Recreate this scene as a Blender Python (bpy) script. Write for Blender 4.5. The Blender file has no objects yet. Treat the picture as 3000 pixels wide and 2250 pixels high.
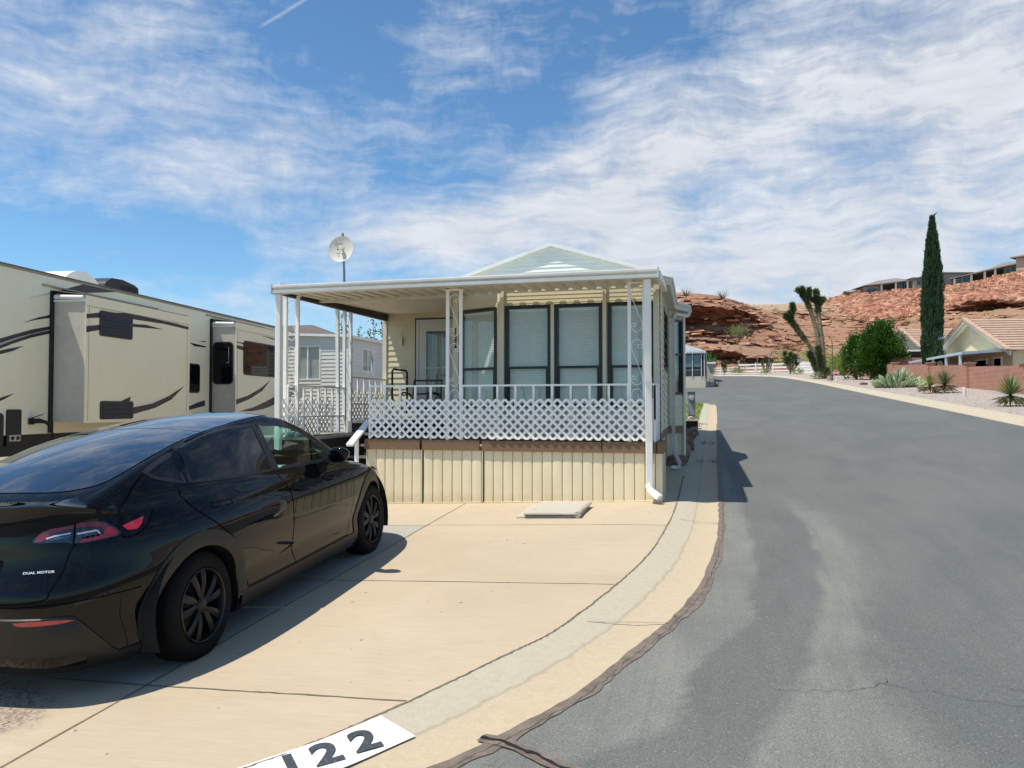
import bpy, bmesh, math, random
from math import sin, cos, pi, radians, sqrt, atan2
from mathutils import Vector, Matrix, noise as mnoise
R = random.Random(7)
scene = bpy.context.scene
COL = scene.collection

# ------------------------------------------------------------------ camera
SX, SY = .02, .056            # the whole street climbs gently away from the camera
def G(x, y): return SX*x + SY*y + (.02*(max(x, -5)+1) if x < -1 else 0)
cam_d = bpy.data.cameras.new("Camera"); cam = bpy.data.objects.new("Camera", cam_d); COL.objects.link(cam)
cam.location = (0, 0, 1.82)
cam.rotation_euler = (radians(90+1.65), radians(0), radians(14.8))
cam_d.sensor_width = 36; cam_d.lens = 27.04; cam_d.clip_start = .05; cam_d.clip_end = 6000
scene.camera = cam
# ------------------------------------------------------------------ exposure
scene.view_settings.view_transform = 'Standard'; scene.view_settings.look = 'None'
scene.view_settings.exposure = 0.27; scene.view_settings.gamma = 1; scene.view_settings.use_curve_mapping = False
# ------------------------------------------------------------------ node helper
class NT:
    def __init__(s, tree): s.t = tree; s.n = tree.nodes; s.l = tree.links
    def node(s, typ, ins=None, **kw):
        n = s.n.new(typ)
        for k, v in kw.items(): setattr(n, k, v)
        for k, v in (ins or {}).items(): s.put(n.inputs[k], v)
        return n
    def put(s, sock, v):
        if hasattr(v, 'is_output') or isinstance(v, bpy.types.NodeSocket): s.l.new(v, sock)
        elif isinstance(v, tuple) and sock.type == 'RGBA' and len(v) == 3: sock.default_value = (*v, 1)
        else: sock.default_value = v
    def m(s, op, a, b=0., c=0., clamp=False):
        n = s.n.new('ShaderNodeMath'); n.operation = op; n.use_clamp = clamp
        s.put(n.inputs[0], a); s.put(n.inputs[1], b); s.put(n.inputs[2], c); return n.outputs[0]
    def vm(s, op, a, b=(0, 0, 0), sc=None):
        n = s.n.new('ShaderNodeVectorMath'); n.operation = op
        s.put(n.inputs[0], a); s.put(n.inputs[1], b)
        if sc is not None: s.put(n.inputs['Scale'], sc)
        return n.outputs['Value'] if op in ('DOT_PRODUCT', 'LENGTH') else n.outputs[0]
    def mix(s, f, a, b, typ='MIX'):
        n = s.n.new('ShaderNodeMix'); n.data_type = 'RGBA'; n.blend_type = typ
        s.put(n.inputs[0], f); s.put(n.inputs[6], a); s.put(n.inputs[7], b); return n.outputs[2]
    def noise(s, vec, scale=5., detail=4., rough=.5, dist=0., out=0):
        n = s.node('ShaderNodeTexNoise', {'Scale': scale, 'Detail': detail, 'Roughness': rough, 'Distortion': dist})
        if vec is not None: s.l.new(vec, n.inputs['Vector'])
        return n.outputs[out]
    def vor(s, vec, scale=5., feature='F1', out='Distance', rnd=1.):
        n = s.node('ShaderNodeTexVoronoi', {'Scale': scale, 'Randomness': rnd}, feature=feature)
        if vec is not None: s.l.new(vec, n.inputs['Vector'])
        return n.outputs[out]
    def ramp(s, f, pts, interp='LINEAR'):
        n = s.n.new('ShaderNodeValToRGB'); cr = n.color_ramp; cr.interpolation = interp
        while len(cr.elements) < len(pts): cr.elements.new(.5)
        for e, (p, c) in zip(cr.elements, pts):
            e.position = p; e.color = (c, c, c, 1) if isinstance(c, (int, float)) else (*c, 1)
        s.put(n.inputs[0], f); return n.outputs[0]
    def mapr(s, v, a, b, c=0., d=1., smooth=False):
        n = s.n.new('ShaderNodeMapRange'); n.clamp = True
        if smooth: n.interpolation_type = 'SMOOTHSTEP'
        s.put(n.inputs[0], v)
        for i, q in enumerate((a, b, c, d)): n.inputs[i+1].default_value = q
        return n.outputs[0]
    def scale(s, vec, x, y, z, rot=(0, 0, 0)):
        n = s.node('ShaderNodeMapping', {'Scale': (x, y, z), 'Rotation': rot}); s.l.new(vec, n.inputs[0]); return n.outputs[0]
    def bump(s, h, strength=.3, dist=.01, normal=None):
        n = s.node('ShaderNodeBump', {'Strength': strength, 'Distance': dist}); s.l.new(h, n.inputs['Height'])
        if normal is not None: s.l.new(normal, n.inputs['Normal'])
        return n.outputs[0]
# ------------------------------------------------------------------ sky
SUN_DIR = Vector((-.36, -.235, 1.0)).normalized()      # towards the sun
SUN_EL = math.asin(SUN_DIR.z); SUN_AZ = atan2(SUN_DIR.x, SUN_DIR.y)
world = bpy.data.worlds.new("World"); scene.world = world; world.use_nodes = True
w = NT(world.node_tree); world.node_tree.nodes.clear()
sky = w.node('ShaderNodeTexSky', sky_type='NISHITA', sun_disc=False, sun_elevation=SUN_EL, sun_rotation=SUN_AZ,
             altitude=900, air_density=1.0, dust_density=.35, ozone_density=1.6)
tc = w.node('ShaderNodeTexCoord'); d = tc.outputs['Generated']
sep = w.node('ShaderNodeSeparateXYZ', {0: d})
az = w.m('MULTIPLY', w.m('ARCTAN2', sep.outputs[0], sep.outputs[1]), 57.2958)      # degrees clockwise from the street
el = w.m('MULTIPLY', w.m('ARCSINE', sep.outputs[2]), 57.2958)
YAWD = 14.8
blobs = [  # azimuth, elevation, sigma_az, sigma_el, amount   (where the cirrus lies thick or thin)
 (-47, 23, 8, 6, .20), (-46, 15, 8, 4, .02), (-38, 20, 5, 4, .0), (-32, 17.5, 7, 2.0, .17), (-24, 20, 6, 1.8, .10), (-36, 14.2, 5, 1.8, .14),
 (-30, 10.5, 3.4, 1.9, .16), (-24, 12.2, 4, 1.2, .16), (-20, 13.0, 4, 1.3, .16), (-34.5, 6.5, 3.5, 1.7, .20), (-27, 7.2, 5, .8, .08),
 (-12, 13, 8, 5, .25), (-6, 18, 6, 3.5, .20), (0, 10, 14, 5, .20), (10, 14, 10, 6, .22), (6, 22, 11, 4, .20), (20, 20, 9, 9, .22), (12, 5, 18, 4, .20), (-18, 24, 5, 3, .08),
 (-20, 3.5, 5, 1.2, .14), (-42, 2.5, 12, 1.2, .08), (-4, 3, 10, 3, .16),
 (-18, 19.3, 3.5, 2.2, -.22), (-12, 21, 3, 2.5, -.20), (1, 15.3, 3.0, 1.5, -.22), (5, 13, 3, 1.2, -.12), (-44, 9.5, 8, 2.4, -.24), (-22, 17, 3, 1.5, -.10), (-27, 23, 5, 3, -.12), (-38, 12, 4, 1.2, -.08), (-28, 14.2, 3.0, 1.2, -.06), (-17, 8, 6, 1.6, -.16), (-29, 24, 4, 3, -.08), (9, 17.5, 3, 1.2, -.14),
 (-40, 5.5, 3, 1.2, -.03), (-7, 25, 6, 2.5, -.16)]
cov = None
for (a, e, sa, se, k) in blobs:
    g = w.m('ADD', w.m('POWER', w.m('DIVIDE', w.m('SUBTRACT', az, a), sa), 2.), w.m('POWER', w.m('DIVIDE', w.m('SUBTRACT', el, e), se), 2.))
    g = w.m('MULTIPLY', w.m('EXPONENT', w.m('MULTIPLY', g, -.5)), k)
    cov = g if cov is None else w.m('ADD', cov, g)
comb = w.node('ShaderNodeCombineXYZ', {0: w.m('MULTIPLY', az, .1), 1: w.m('MULTIPLY', el, .1), 2: w.m('MULTIPLY', w.m('ABSOLUTE', az), .002)}).outputs[0]
warp = w.noise(comb, 1.1, 3, .5, 0, 1)
v1 = w.vm('ADD', comb, w.vm('SCALE', w.vm('SUBTRACT', warp, (.5, .5, .5)), sc=.42))
n1 = w.noise(w.scale(v1, 1.0, 2.0, 1, (0, 0, radians(-16))), 1.25, 8, .55, .0)
n2 = w.noise(w.scale(v1, .8, 4.0, 1, (0, 0, radians(-22))), 3.0, 9, .60, .0)
n3 = w.noise(w.scale(v1, 2.2, 1.2, 1, (0, 0, radians(20))), 7, 7, .6, .1)
dens = w.m('ADD', w.m('ADD', w.m('MULTIPLY', n1, .60), w.m('MULTIPLY', n2, .27)), w.m('MULTIPLY', n3, .13))
dens = w.m('ADD', dens, w.m('SUBTRACT', w.m('MULTIPLY', cov, .60), -.012))
da, de = w.m('ADD', az, 33.3), w.m('SUBTRACT', el, 25.3)      # short contrail
td = w.m('SUBTRACT', w.m('MULTIPLY', de, .84), w.m('MULTIPLY', da, .54)); ta = w.m('ADD', w.m('MULTIPLY', da, .84), w.m('MULTIPLY', de, .54))
tr_ = w.m('MULTIPLY', w.m('EXPONENT', w.m('MULTIPLY', w.m('POWER', w.m('DIVIDE', td, .10), 2.), -1.)), w.m('MULTIPLY', w.mapr(ta, 0, .6), w.mapr(ta, 5.2, 4.0)))
cl = w.mapr(dens, .48, .80, 0, 1, False)
cl = w.m('POWER', cl, 1.15)
cl = w.m('ADD', w.m('MULTIPLY', cl, .93), w.m('MULTIPLY', tr_, w.m('MULTIPLY', w.m('SUBTRACT', 1., cl), .34)), 0., True)
elc = w.mapr(el, 0, 22, 1, 0)
skyc = w.vm('MULTIPLY', sky.outputs[0], (.70, .98, 1.10))
cloudc = w.mix(elc, (5.5, 5.7, 6.05), (5.4, 5.6, 6.1))
cloudc = w.vm('SCALE', cloudc, sc=w.mapr(w.m('ADD', w.m('MULTIPLY', n1, .5), w.m('MULTIPLY', n2, .5)), .36, .62, .84, 1.07))
mixc = w.mix(cl, skyc, cloudc)
bg = w.node('ShaderNodeBackground', {'Color': mixc, 'Strength': .115})
wo = w.node('ShaderNodeOutputWorld', {0: bg.outputs[0]})
# ------------------------------------------------------------------ sun
sl = bpy.data.lights.new("Sun", 'SUN'); sl.energy = 4.6; sl.angle = radians(.53); sl.color = (1, .94, .835)
so = bpy.data.objects.new("Sun", sl); COL.objects.link(so)
so.rotation_euler = SUN_DIR.to_track_quat('Z', 'Y').to_euler(); so.location = (-20, -10, 40)

# ------------------------------------------------------------------ materials
def lin(h):
    if isinstance(h, tuple): return h
    h = h.lstrip('#'); c = [int(h[i:i+2], 16)/255 for i in (0, 2, 4)]
    return tuple(v/12.92 if v <= .04045 else ((v+.055)/1.055)**2.4 for v in c)
def mat(name, base, rough=.6, var=.12, vs=3., bump=0., bs=40., bd=.004, metal=0., coat=0., spec=.5, stretch=(1, 1, 1), **kw):
    m = bpy.data.materials.new(name); m.use_nodes = True; n = NT(m.node_tree)
    p = n.n['Principled BSDF']; base = lin(base)
    tcx = n.node('ShaderNodeTexCoord').outputs['Object']
    v = n.scale(tcx, *stretch)
    f = n.noise(v, vs, 6, .6)
    c1 = tuple(min(1, x*(1-var)) for x in base); c2 = tuple(min(1, x*(1+var)) for x in base)
    n.put(p.inputs['Base Color'], n.mix(n.mapr(f, .3, .7), c1, c2))
    n.put(p.inputs['Roughness'], rough if var == 0 else n.mapr(f, .2, .8, max(0, rough-.06), min(1, rough+.06)))
    p.inputs['Metallic'].default_value = metal
    p.inputs['Specular IOR Level'].default_value = spec
    if coat: p.inputs['Coat Weight'].default_value = coat; p.inputs['Coat Roughness'].default_value = kw.get('coatr', .02)
    if bump: n.put(p.inputs['Normal'], n.bump(n.noise(v, bs, 4, .6), bump, bd))
    for k, val in kw.items():
        if k in p.inputs: n.put(p.inputs[k], val)
    m['nt'] = 1
    return m
def custom(name, fn, rough=.6, **kw):
    """fn(n, objcoord) -> (color, height or None, roughness or None)"""
    m = bpy.data.materials.new(name); m.use_nodes = True; n = NT(m.node_tree); p = n.n['Principled BSDF']
    tcx = n.node('ShaderNodeTexCoord').outputs['Object']
    c, h, r = fn(n, tcx)
    n.put(p.inputs['Base Color'], c)
    n.put(p.inputs['Roughness'], rough if r is None else r)
    if h is not None: n.put(p.inputs['Normal'], n.bump(h, kw.pop('bump', .4), kw.pop('bd', .01)))
    for k, val in kw.items():
        if k in p.inputs: n.put(p.inputs[k], val)
    return m
# ------------------------------------------------------------------ mesh helper
class MB:
    def __init__(s): s.v = []; s.f = []; s.mi = []; s.uv = None; s.cur = 0
    def add(s, vs, fs):
        b = len(s.v); s.v += [tuple(v) for v in vs]
        for f in fs: s.f.append(tuple(b+i for i in f)); s.mi.append(s.cur)
        return s
    def box(s, x0, x1, y0, y1, z0, z1):
        x0, x1 = min(x0, x1), max(x0, x1); y0, y1 = min(y0, y1), max(y0, y1); z0, z1 = min(z0, z1), max(z0, z1)
        return s.add([(x0,y0,z0),(x1,y0,z0),(x1,y1,z0),(x0,y1,z0),(x0,y0,z1),(x1,y0,z1),(x1,y1,z1),(x0,y1,z1)],
                     [(0,3,2,1),(4,5,6,7),(0,1,5,4),(1,2,6,5),(2,3,7,6),(3,0,4,7)])
    def bar(s, p, q, w, h=None, up=(0, 0, 1)):
        """rectangular bar from p to q, w across, h along up"""
        h = h or w; p = Vector(p); q = Vector(q); d = (q-p).normalized(); u = Vector(up)
        a = d.cross(u); a = a.normalized() if a.length > 1e-6 else Vector((1, 0, 0)); b = a.cross(d).normalized()
        vs = [o+a*(i*w/2)+b*(j*h/2) for o in (p, q) for i, j in ((-1,-1),(1,-1),(1,1),(-1,1))]
        return s.add(vs, [(0,1,2,3),(7,6,5,4),(0,4,5,1),(1,5,6,2),(2,6,7,3),(3,7,4,0)])
    def tube(s, pts, r, n=8, cap=True):
        pts = [Vector(p) for p in pts]; rs = r if isinstance(r, (list, tuple)) else [r]*len(pts); vs = []; pa = None
        for i, p in enumerate(pts):
            d = (pts[min(i+1, len(pts)-1)]-pts[max(i-1, 0)])
            d = d.normalized() if d.length > 1e-9 else Vector((0, 0, 1))
            if pa is None: a = d.cross(Vector((0, 0, 1))); a = a if a.length > .05 else d.cross(Vector((1, 0, 0)))
            else: a = pa - d*pa.dot(d)
            a.normalize(); pa = a; b = d.cross(a)
            for k in range(n):
                t = 2*pi*k/n; vs.append(p+(a*cos(t)+b*sin(t))*rs[i])
        fs = [(i*n+k, i*n+(k+1) % n, (i+1)*n+(k+1) % n, (i+1)*n+k) for i in range(len(pts)-1) for k in range(n)]
        if cap: fs += [tuple(reversed(range(n))), tuple(range((len(pts)-1)*n, len(pts)*n))]
        return s.add(vs, fs)
    def prism(s, poly, o, ux, uy, un, t):
        """polygon (2d) in plane o+ux*a+uy*b extruded by t along un"""
        o, ux, uy, un = Vector(o), Vector(ux), Vector(uy), Vector(un); n = len(poly)
        a = [o+ux*p[0]+uy*p[1] for p in poly]; b = [q+un*t for q in a]
        return s.add(a+b, [tuple(range(n-1, -1, -1)), tuple(range(n, 2*n))]+[(i, (i+1) % n, n+(i+1) % n, n+i) for i in range(n)])
    def lathe(s, prof, o=(0,0,0), axis=(0,0,1), n=24):
        o = Vector(o); ax = Vector(axis).normalized(); a = ax.cross(Vector((0,0,1))); a = a if a.length > .05 else Vector((1,0,0)); a.normalize(); b = ax.cross(a)
        vs = [o+ax*h+(a*cos(2*pi*k/n)+b*sin(2*pi*k/n))*r for (r, h) in prof for k in range(n)]
        return s.add(vs, [(i*n+k, i*n+(k+1) % n, (i+1)*n+(k+1) % n, (i+1)*n+k) for i in range(len(prof)-1) for k in range(n)])
    def grid(s, rows):
        n = len(rows[0]); vs = [p for r in rows for p in r]
        return s.add(vs, [(i*n+k, i*n+k+1, (i+1)*n+k+1, (i+1)*n+k) for i in range(len(rows)-1) for k in range(n-1)])
    def ball(s, c, r, n=10, m=7, sc=(1,1,1)):
        rows = [[(c[0]+r*sc[0]*sin(pi*i/m)*cos(2*pi*k/n), c[1]+r*sc[1]*sin(pi*i/m)*sin(2*pi*k/n), c[2]+r*sc[2]*cos(pi*i/m)) for k in range(n+1)] for i in range(m+1)]
        return s.grid(rows)
    def rock(s, c, r, sc=(1,1,1), seed=0, rough=.25, sub=2):
        bm = bmesh.new(); bmesh.ops.create_icosphere(bm, subdivisions=sub, radius=1)
        vs = []
        for v in bm.verts:
            p = v.co.copy(); q = p*1.3+Vector((seed*3.1, seed*1.7, 0)); k = 1+rough*2*(mnoise.noise(q))+rough*.6*mnoise.noise(q*3)
            p = Vector((max(-.8, min(.8, p.x)), max(-.8, min(.8, p.y)), max(-.75, min(.75, p.z))))*k
            vs.append((c[0]+p.x*r*sc[0], c[1]+p.y*r*sc[1], c[2]+p.z*r*sc[2]))
        fs = [tuple(v.index for v in f.verts) for f in bm.faces]; bm.free()
        return s.add(vs, fs)
    def text(s, body, size, o, ux, uy, off=0., ext=.0, sx=1., align='CENTER', space=1., line=1.):
        c = bpy.data.curves.new('tmp', 'FONT'); c.body = body; c.size = size; c.offset = off; c.extrude = ext; c.align_x = align; c.align_y = 'CENTER'
        c.space_character = space; c.space_line = line; c.resolution_u = 6
        ob = bpy.data.objects.new('tmp', c); COL.objects.link(ob); dg = bpy.context.evaluated_depsgraph_get(); me = bpy.data.meshes.new_from_object(ob.evaluated_get(dg))
        o, ux, uy = Vector(o), Vector(ux), Vector(uy); un = ux.cross(uy)
        s.add([o+ux*v.co.x*sx+uy*v.co.y+un*v.co.z for v in me.vertices], [tuple(p.vertices) for p in me.polygons])
        bpy.data.objects.remove(ob); bpy.data.curves.remove(c); bpy.data.meshes.remove(me); return s
    def build(s, name, m, parent=None, smooth=False, bevel=0., world=True, label=None, angle=35, weld=False, solid=0.):
        me = bpy.data.meshes.new(name); root = parent
        while root is not None and root.parent is not None: root = root.parent
        vs = s.v
        if world and root is not None:
            inv = root.matrix_basis.inverted(); vs = [inv @ Vector(v) for v in vs]
        me.from_pydata([tuple(v) for v in vs], [], s.f)
        for mm in (m if isinstance(m, (list, tuple)) else [m]): me.materials.append(mm)
        if isinstance(m, (list, tuple)): me.polygons.foreach_set('material_index', s.mi)
        if s.uv:
            l = me.uv_layers.new(name='UVMap')
            for lp in me.loops: l.data[lp.index].uv = s.uv[lp.vertex_index]
        if weld:
            bm = bmesh.new(); bm.from_mesh(me); bmesh.ops.remove_doubles(bm, verts=bm.verts, dist=.0004); bm.to_mesh(me); bm.free()
        me.validate(); me.update()
        if smooth:
            me.polygons.foreach_set('use_smooth', [True]*len(me.polygons))
            if angle < 180:
                try: me.set_sharp_from_angle(angle=radians(angle))
                except Exception: pass
        o = bpy.data.objects.new(name, me); COL.objects.link(o)
        if parent is not None: o.parent = parent
        if bevel:
            b = o.modifiers.new('Bevel', 'BEVEL'); b.width = bevel; b.segments = 2; b.limit_method = 'ANGLE'
        if solid:
            b = o.modifiers.new('Solid', 'SOLIDIFY'); b.thickness = solid
        if label: o['label'] = label
        return o
def thing(name, label, cat, loc=(0, 0, 0), rz=0., group=None, eul=None):
    o = bpy.data.objects.new(name, None); COL.objects.link(o); o.empty_display_size = .2
    o.location = loc; o.rotation_euler = eul or (0, 0, rz)
    o['label'] = label; o['category'] = cat
    if group: o['group'] = group
    o.matrix_basis = Matrix.LocRotScale(Vector(loc), o.rotation_euler, None)
    return o
def tag(o, label, cat, group=None):
    o['label'] = label; o['category'] = cat
    if group: o['group'] = group
    return o
def struct(o, kind='structure', label=None):
    o['kind'] = kind
    if label: o['label'] = label
    return o
def dup(o, loc=None, rz=None, label=None, group=None, parent=None):
    c = o.copy(); COL.objects.link(c)
    if parent is not None: c.parent = parent
    if loc is not None: c.location = loc
    if rz is not None: c.rotation_euler[2] = rz
    if label: c['label'] = label
    if group: c['group'] = group
    for ch in [x for x in o.children]: dup(ch, parent=c)
    return c
def spline(pts, n=8):
    """Catmull-Rom through 2d/3d points"""
    P = [Vector(p) for p in pts]; P = [P[0]*2-P[1]]+P+[P[-1]*2-P[-2]]; out = []
    for i in range(1, len(P)-2):
        for k in range(n):
            t = k/n; a, b, c, e = P[i-1], P[i], P[i+1], P[i+2]
            out.append(.5*((2*b)+(c-a)*t+(2*a-5*b+4*c-e)*t*t+(3*b-a-3*c+e)*t**3))
    out.append(P[-2]); return out
def interp(tab, x):
    """smooth monotone-ish cubic through a table of (x, y)"""
    if x <= tab[0][0]: return tab[0][1]
    if x >= tab[-1][0]: return tab[-1][1]
    for i in range(len(tab)-1):
        if x <= tab[i+1][0]: break
    x0, y0 = tab[i]; x1, y1 = tab[i+1]; h = x1-x0; t = (x-x0)/h; s = (y1-y0)/h
    def sl(j):
        if j == 0 or j == len(tab)-1:
            k = 0 if j == 0 else j-1; return (tab[k+1][1]-tab[k][1])/(tab[k+1][0]-tab[k][0])
        a = (tab[j][1]-tab[j-1][1])/(tab[j][0]-tab[j-1][0]); b = (tab[j+1][1]-tab[j][1])/(tab[j+1][0]-tab[j][0])
        return 0 if a*b <= 0 else 2*a*b/(a+b)
    m0, m1 = sl(i), sl(i+1)
    return (2*t**3-3*t*t+1)*y0+(t**3-2*t*t+t)*h*m0+(-2*t**3+3*t*t)*y1+(t**3-t*t)*h*m1
def inpoly(x, y, P):
    c = False; j = len(P)-1
    for i in range(len(P)):
        if (P[i][1] > y) != (P[j][1] > y) and x < (P[j][0]-P[i][0])*(y-P[i][1])/(P[j][1]-P[i][1])+P[i][0]: c = not c
        j = i
    return c
# ================================================================== materials used by several things
M = {}
M['white'] = mat('white_paint', (.82, .82, .80), .35, .05, 6)
M['white_metal'] = mat('white_metal', (.80, .81, .80), .32, .07, 4, bump=.05, bs=8, bd=.01)
M['galv'] = mat('galvanised', (.36, .38, .40), .4, .15, 5, metal=.4)
M['black'] = mat('black_plastic', (.012, .012, .013), .5, .2, 5)
M['black_frame'] = mat('black_frame', (.018, .018, .02), .4, .2, 5)
M['dark'] = mat('dark_void', (.006, .006, .006), .9, .1)
M['rubber'] = mat('rubber', (.012, .012, .012), .75, .3, 9, bump=.3, bs=80)
M['chrome'] = mat('chrome', (.7, .7, .7), .15, 0, metal=1.)
# ================================================================== the car
CAR_POS = Vector((-4.27, 5.90, 0)); CAR_POS.z = G(CAR_POS.x, CAR_POS.y)
hd = radians(2.6); fwd = Vector((-sin(hd), cos(hd), SY)).normalized()
upv = Vector((-.04, -SY, 1)).normalized(); lft = upv.cross(fwd).normalized()
cm = Matrix((fwd, lft, upv)).transposed()
car = thing('car', 'glossy black electric hatchback with dark wheels parked on the concrete drive', 'car', CAR_POS, eul=cm.to_euler())
PAINT = mat('black_paint', (.0022, .0024, .003), .012, 0, spec=.30)
GLOSS = mat('black_glass', (.002, .0025, .003), .006, 0, spec=1., coat=.8)
SGLASS = mat('side_glass', (.002, .0025, .003), .008, 0, spec=.5)
CLAD = mat('cladding', (.0045, .0045, .0045), .5, .15, 30, bump=.15, bs=220, bd=.001)
TINT = bpy.data.materials.new('tinted_glass'); TINT.use_nodes = True
def glassmat(m, tint, f0=.035, rough=0.):
    n = NT(m.node_tree); m.node_tree.nodes.clear()
    ge = n.node('ShaderNodeNewGeometry'); c_ = n.m('ABSOLUTE', n.vm('DOT_PRODUCT', ge.outputs['Normal'], ge.outputs['Incoming']))
    fr_ = n.m('ADD', n.m('MULTIPLY', n.m('POWER', n.m('SUBTRACT', 1., c_), 5.), 1-f0), f0); gl = n.node('ShaderNodeBsdfGlossy', {'Roughness': rough, 'Color': (1, 1, 1)})
    tr = n.node('ShaderNodeBsdfTransparent', {'Color': tint}); mx = n.node('ShaderNodeMixShader', {0: fr_, 1: tr.outputs[0], 2: gl.outputs[0]})
    n.node('ShaderNodeOutputMaterial', {0: mx.outputs[0]})
glassmat(TINT, (.025, .03, .032))
CLEAR = bpy.data.materials.new('clear_glass'); CLEAR.use_nodes = True; glassmat(CLEAR, (.62, .84, .78))
SEAM = mat('shut_line', (.001, .001, .001), .9, 0, spec=.05)

LX, HWID, NE = 2.375, .975, 3.8
XC = -.0125
def insR(z): return interp([(.18, .15), (.30, .08), (.50, .015), (.60, 0), (.68, .01), (.76, .055), (.85, .09), (.95, .105), (1.05, .125), (1.10, .14)], z)
def insF(z): return interp([(.18, .10), (.35, .02), (.52, 0), (.66, .04), (.78, .14), (1.0, .3)], z)
def insS(z): return interp([(.18, .085), (.27, .05), (.34, .045), (.44, .050), (.56, .022), (.70, 0), (.84, .004), (.94, .025), (1.02, .065), (1.09, .10)], z)
def inset(x, y, z):
    r = max(-1, min(1, (x-XC)/LX)); k = abs(r)**7
    e = insR(z) if r < 0 else insF(z)
    return insS(z)*(1-k)+e*k
def zb(x):  # top of the side band (just under the glass)
    return interp([(-2.4, 1.09), (-2.0, 1.09), (-1.6, 1.08), (-.8, 1.035), (.2, .99), (1.0, .95), (1.6, .86), (2.1, .74), (2.4, .64)], x)
def outline(th):
    c, s_ = cos(th), sin(th); r = (abs(c/LX)**NE+abs(s_/HWID)**NE)**(-1/NE); return r*c, r*s_
# plan outline sampled by arc length, from rear centre round the right side (s>0 -> y<0)
NO = 1600; OUT = [outline(pi+2*pi*i/NO) for i in range(NO+1)]     # th=pi is rear centre; increasing th -> y negative (right side)
ARC = [0.]
for i in range(NO): ARC.append(ARC[-1]+sqrt((OUT[i+1][0]-OUT[i][0])**2+(OUT[i+1][1]-OUT[i][1])**2))
PER = ARC[-1]
def at_s(s_):
    s_ %= PER; lo, hi = 0, NO
    while hi-lo > 1:
        m_ = (lo+hi)//2
        if ARC[m_] <= s_: lo = m_
        else: hi = m_
    t = (s_-ARC[lo])/(ARC[lo+1]-ARC[lo]); x = OUT[lo][0]*(1-t)+OUT[lo+1][0]*t; y = OUT[lo][1]*(1-t)+OUT[lo+1][1]*t
    gx = abs(x/LX)**(NE-1)/LX*(1 if x > 0 else -1); gy = abs(y/HWID)**(NE-1)/HWID*(1 if y > 0 else -1); l = sqrt(gx*gx+gy*gy)
    return x, y, gx/l, gy/l
def band(s_, z, off=0.):
    x, y, nx, ny = at_s(s_); d_ = inset(x, y, z)-off
    return Vector((x-nx*d_+XC, y-ny*d_, z))
def s_of_x(x):   # right side arc position for a given x
    lo, hi = 0., PER/2
    for _ in range(40):
        m_ = (lo+hi)/2
        if band(m_, .68).x < x: lo = m_
        else: hi = m_
    return lo
def deck(x): return interp([(-2.4, 1.12), (-2.2, 1.165), (-2.0, 1.195), (-1.7, 1.20), (-1.0, 1.15), (0, 1.10), (1.0, 1.07), (1.4, 1.03), (1.9, .93), (2.2, .82), (2.4, .70)], x)
def roofz(x): return interp([(-2.6, .85), (-2.35, 1.03), (-2.12, 1.175), (-1.95, 1.245), (-1.6, 1.365), (-1.2, 1.468), (-.8, 1.538), (-.4, 1.58), (-.1, 1.59), (.2, 1.565), (.5, 1.48), (.8, 1.34), (1.1, 1.18), (1.4, 1.0), (1.8, .75)], x)
def smin(a, b, k):
    h = max(0, min(1, .5+.5*(b-a)/k)); return b*(1-h)+a*h-k*h*(1-h)
def ghalf(x): return interp([(-2.4, .55), (-2.1, .66), (-1.7, .77), (-1.2, .835), (-.5, .865), (.3, .865), (.7, .845), (1.1, .79), (1.5, .68)], x)
def H(x, y):
    b = zb(x); D = deck(x); xx = x-XC; k_ = min(1, abs(xx)/LX)**7; es = insS(b)
    lx = LX-(insR(b) if xx < 0 else insF(b)); wy = HWID-(es*(1-k_)+(insR(b) if xx < 0 else insF(b))*k_)
    r = (abs(xx/lx)**NE+abs(y/wy)**NE)**(1/NE)
    low = b+(D-b)*max(0, 1-min(r, 1)**3.0)**.6
    y2 = abs(y); xr = x+(.20*y2*y2 if x > 0 else -.10*y2*y2)
    top = roofz(xr)-(.050 if x > -.6 else .050-.022*min(1, (-.6-x)/.6))*(y2/.6)**2
    g = ghalf(x); side = 1.075+(g-y2)*2.05-.4*max(0, g-y2)**2
    gr = smin(top, side, .06)
    return -smin(-low, -gr, .05)
def capy(x, z, off=0.):   # |y| on the cap surface at height z (searching inwards)
    lo, hi = .2, HWID*.98
    if H(x, lo) < z: return lo
    for _ in range(32):
        m_ = (lo+hi)/2
        if H(x, m_) > z: lo = m_
        else: hi = m_
    return lo
def capn(x, y):
    e = .004; gx = (H(x+e, y)-H(x-e, y))/(2*e); gy = (H(x, y+e)-H(x, y-e))/(2*e); return Vector((-gx, -gy, 1)).normalized()
def sidept(x, z, sgn=-1, off=0.):
    if z <= zb(x)+.001: p = band(s_of_x(x), z, off); return Vector((p.x, abs(p.y)*sgn, z))
    y = capy(x, z)*sgn; n = capn(x, y); return Vector((x, y, z))+n*off
def toppt(x, y, off=0.):
    return Vector((x, y, H(x, y)))+capn(x, y)*off
def clipcell(P, x0, x1, y0, y1):
    for ax, lim, keep in ((0, x0, 1), (0, x1, -1), (1, y0, 1), (1, y1, -1)):
        Q = []
        for i in range(len(P)):
            a, b = P[i-1], P[i]; ia = (a[ax]-lim)*keep >= 0; ib = (b[ax]-lim)*keep >= 0
            if ia != ib:
                t = (lim-a[ax])/(b[ax]-a[ax]); Q.append((a[0]+(b[0]-a[0])*t, a[1]+(b[1]-a[1])*t))
            if ib: Q.append(b)
        P = Q
        if len(P) < 3: return []
    return P
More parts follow.
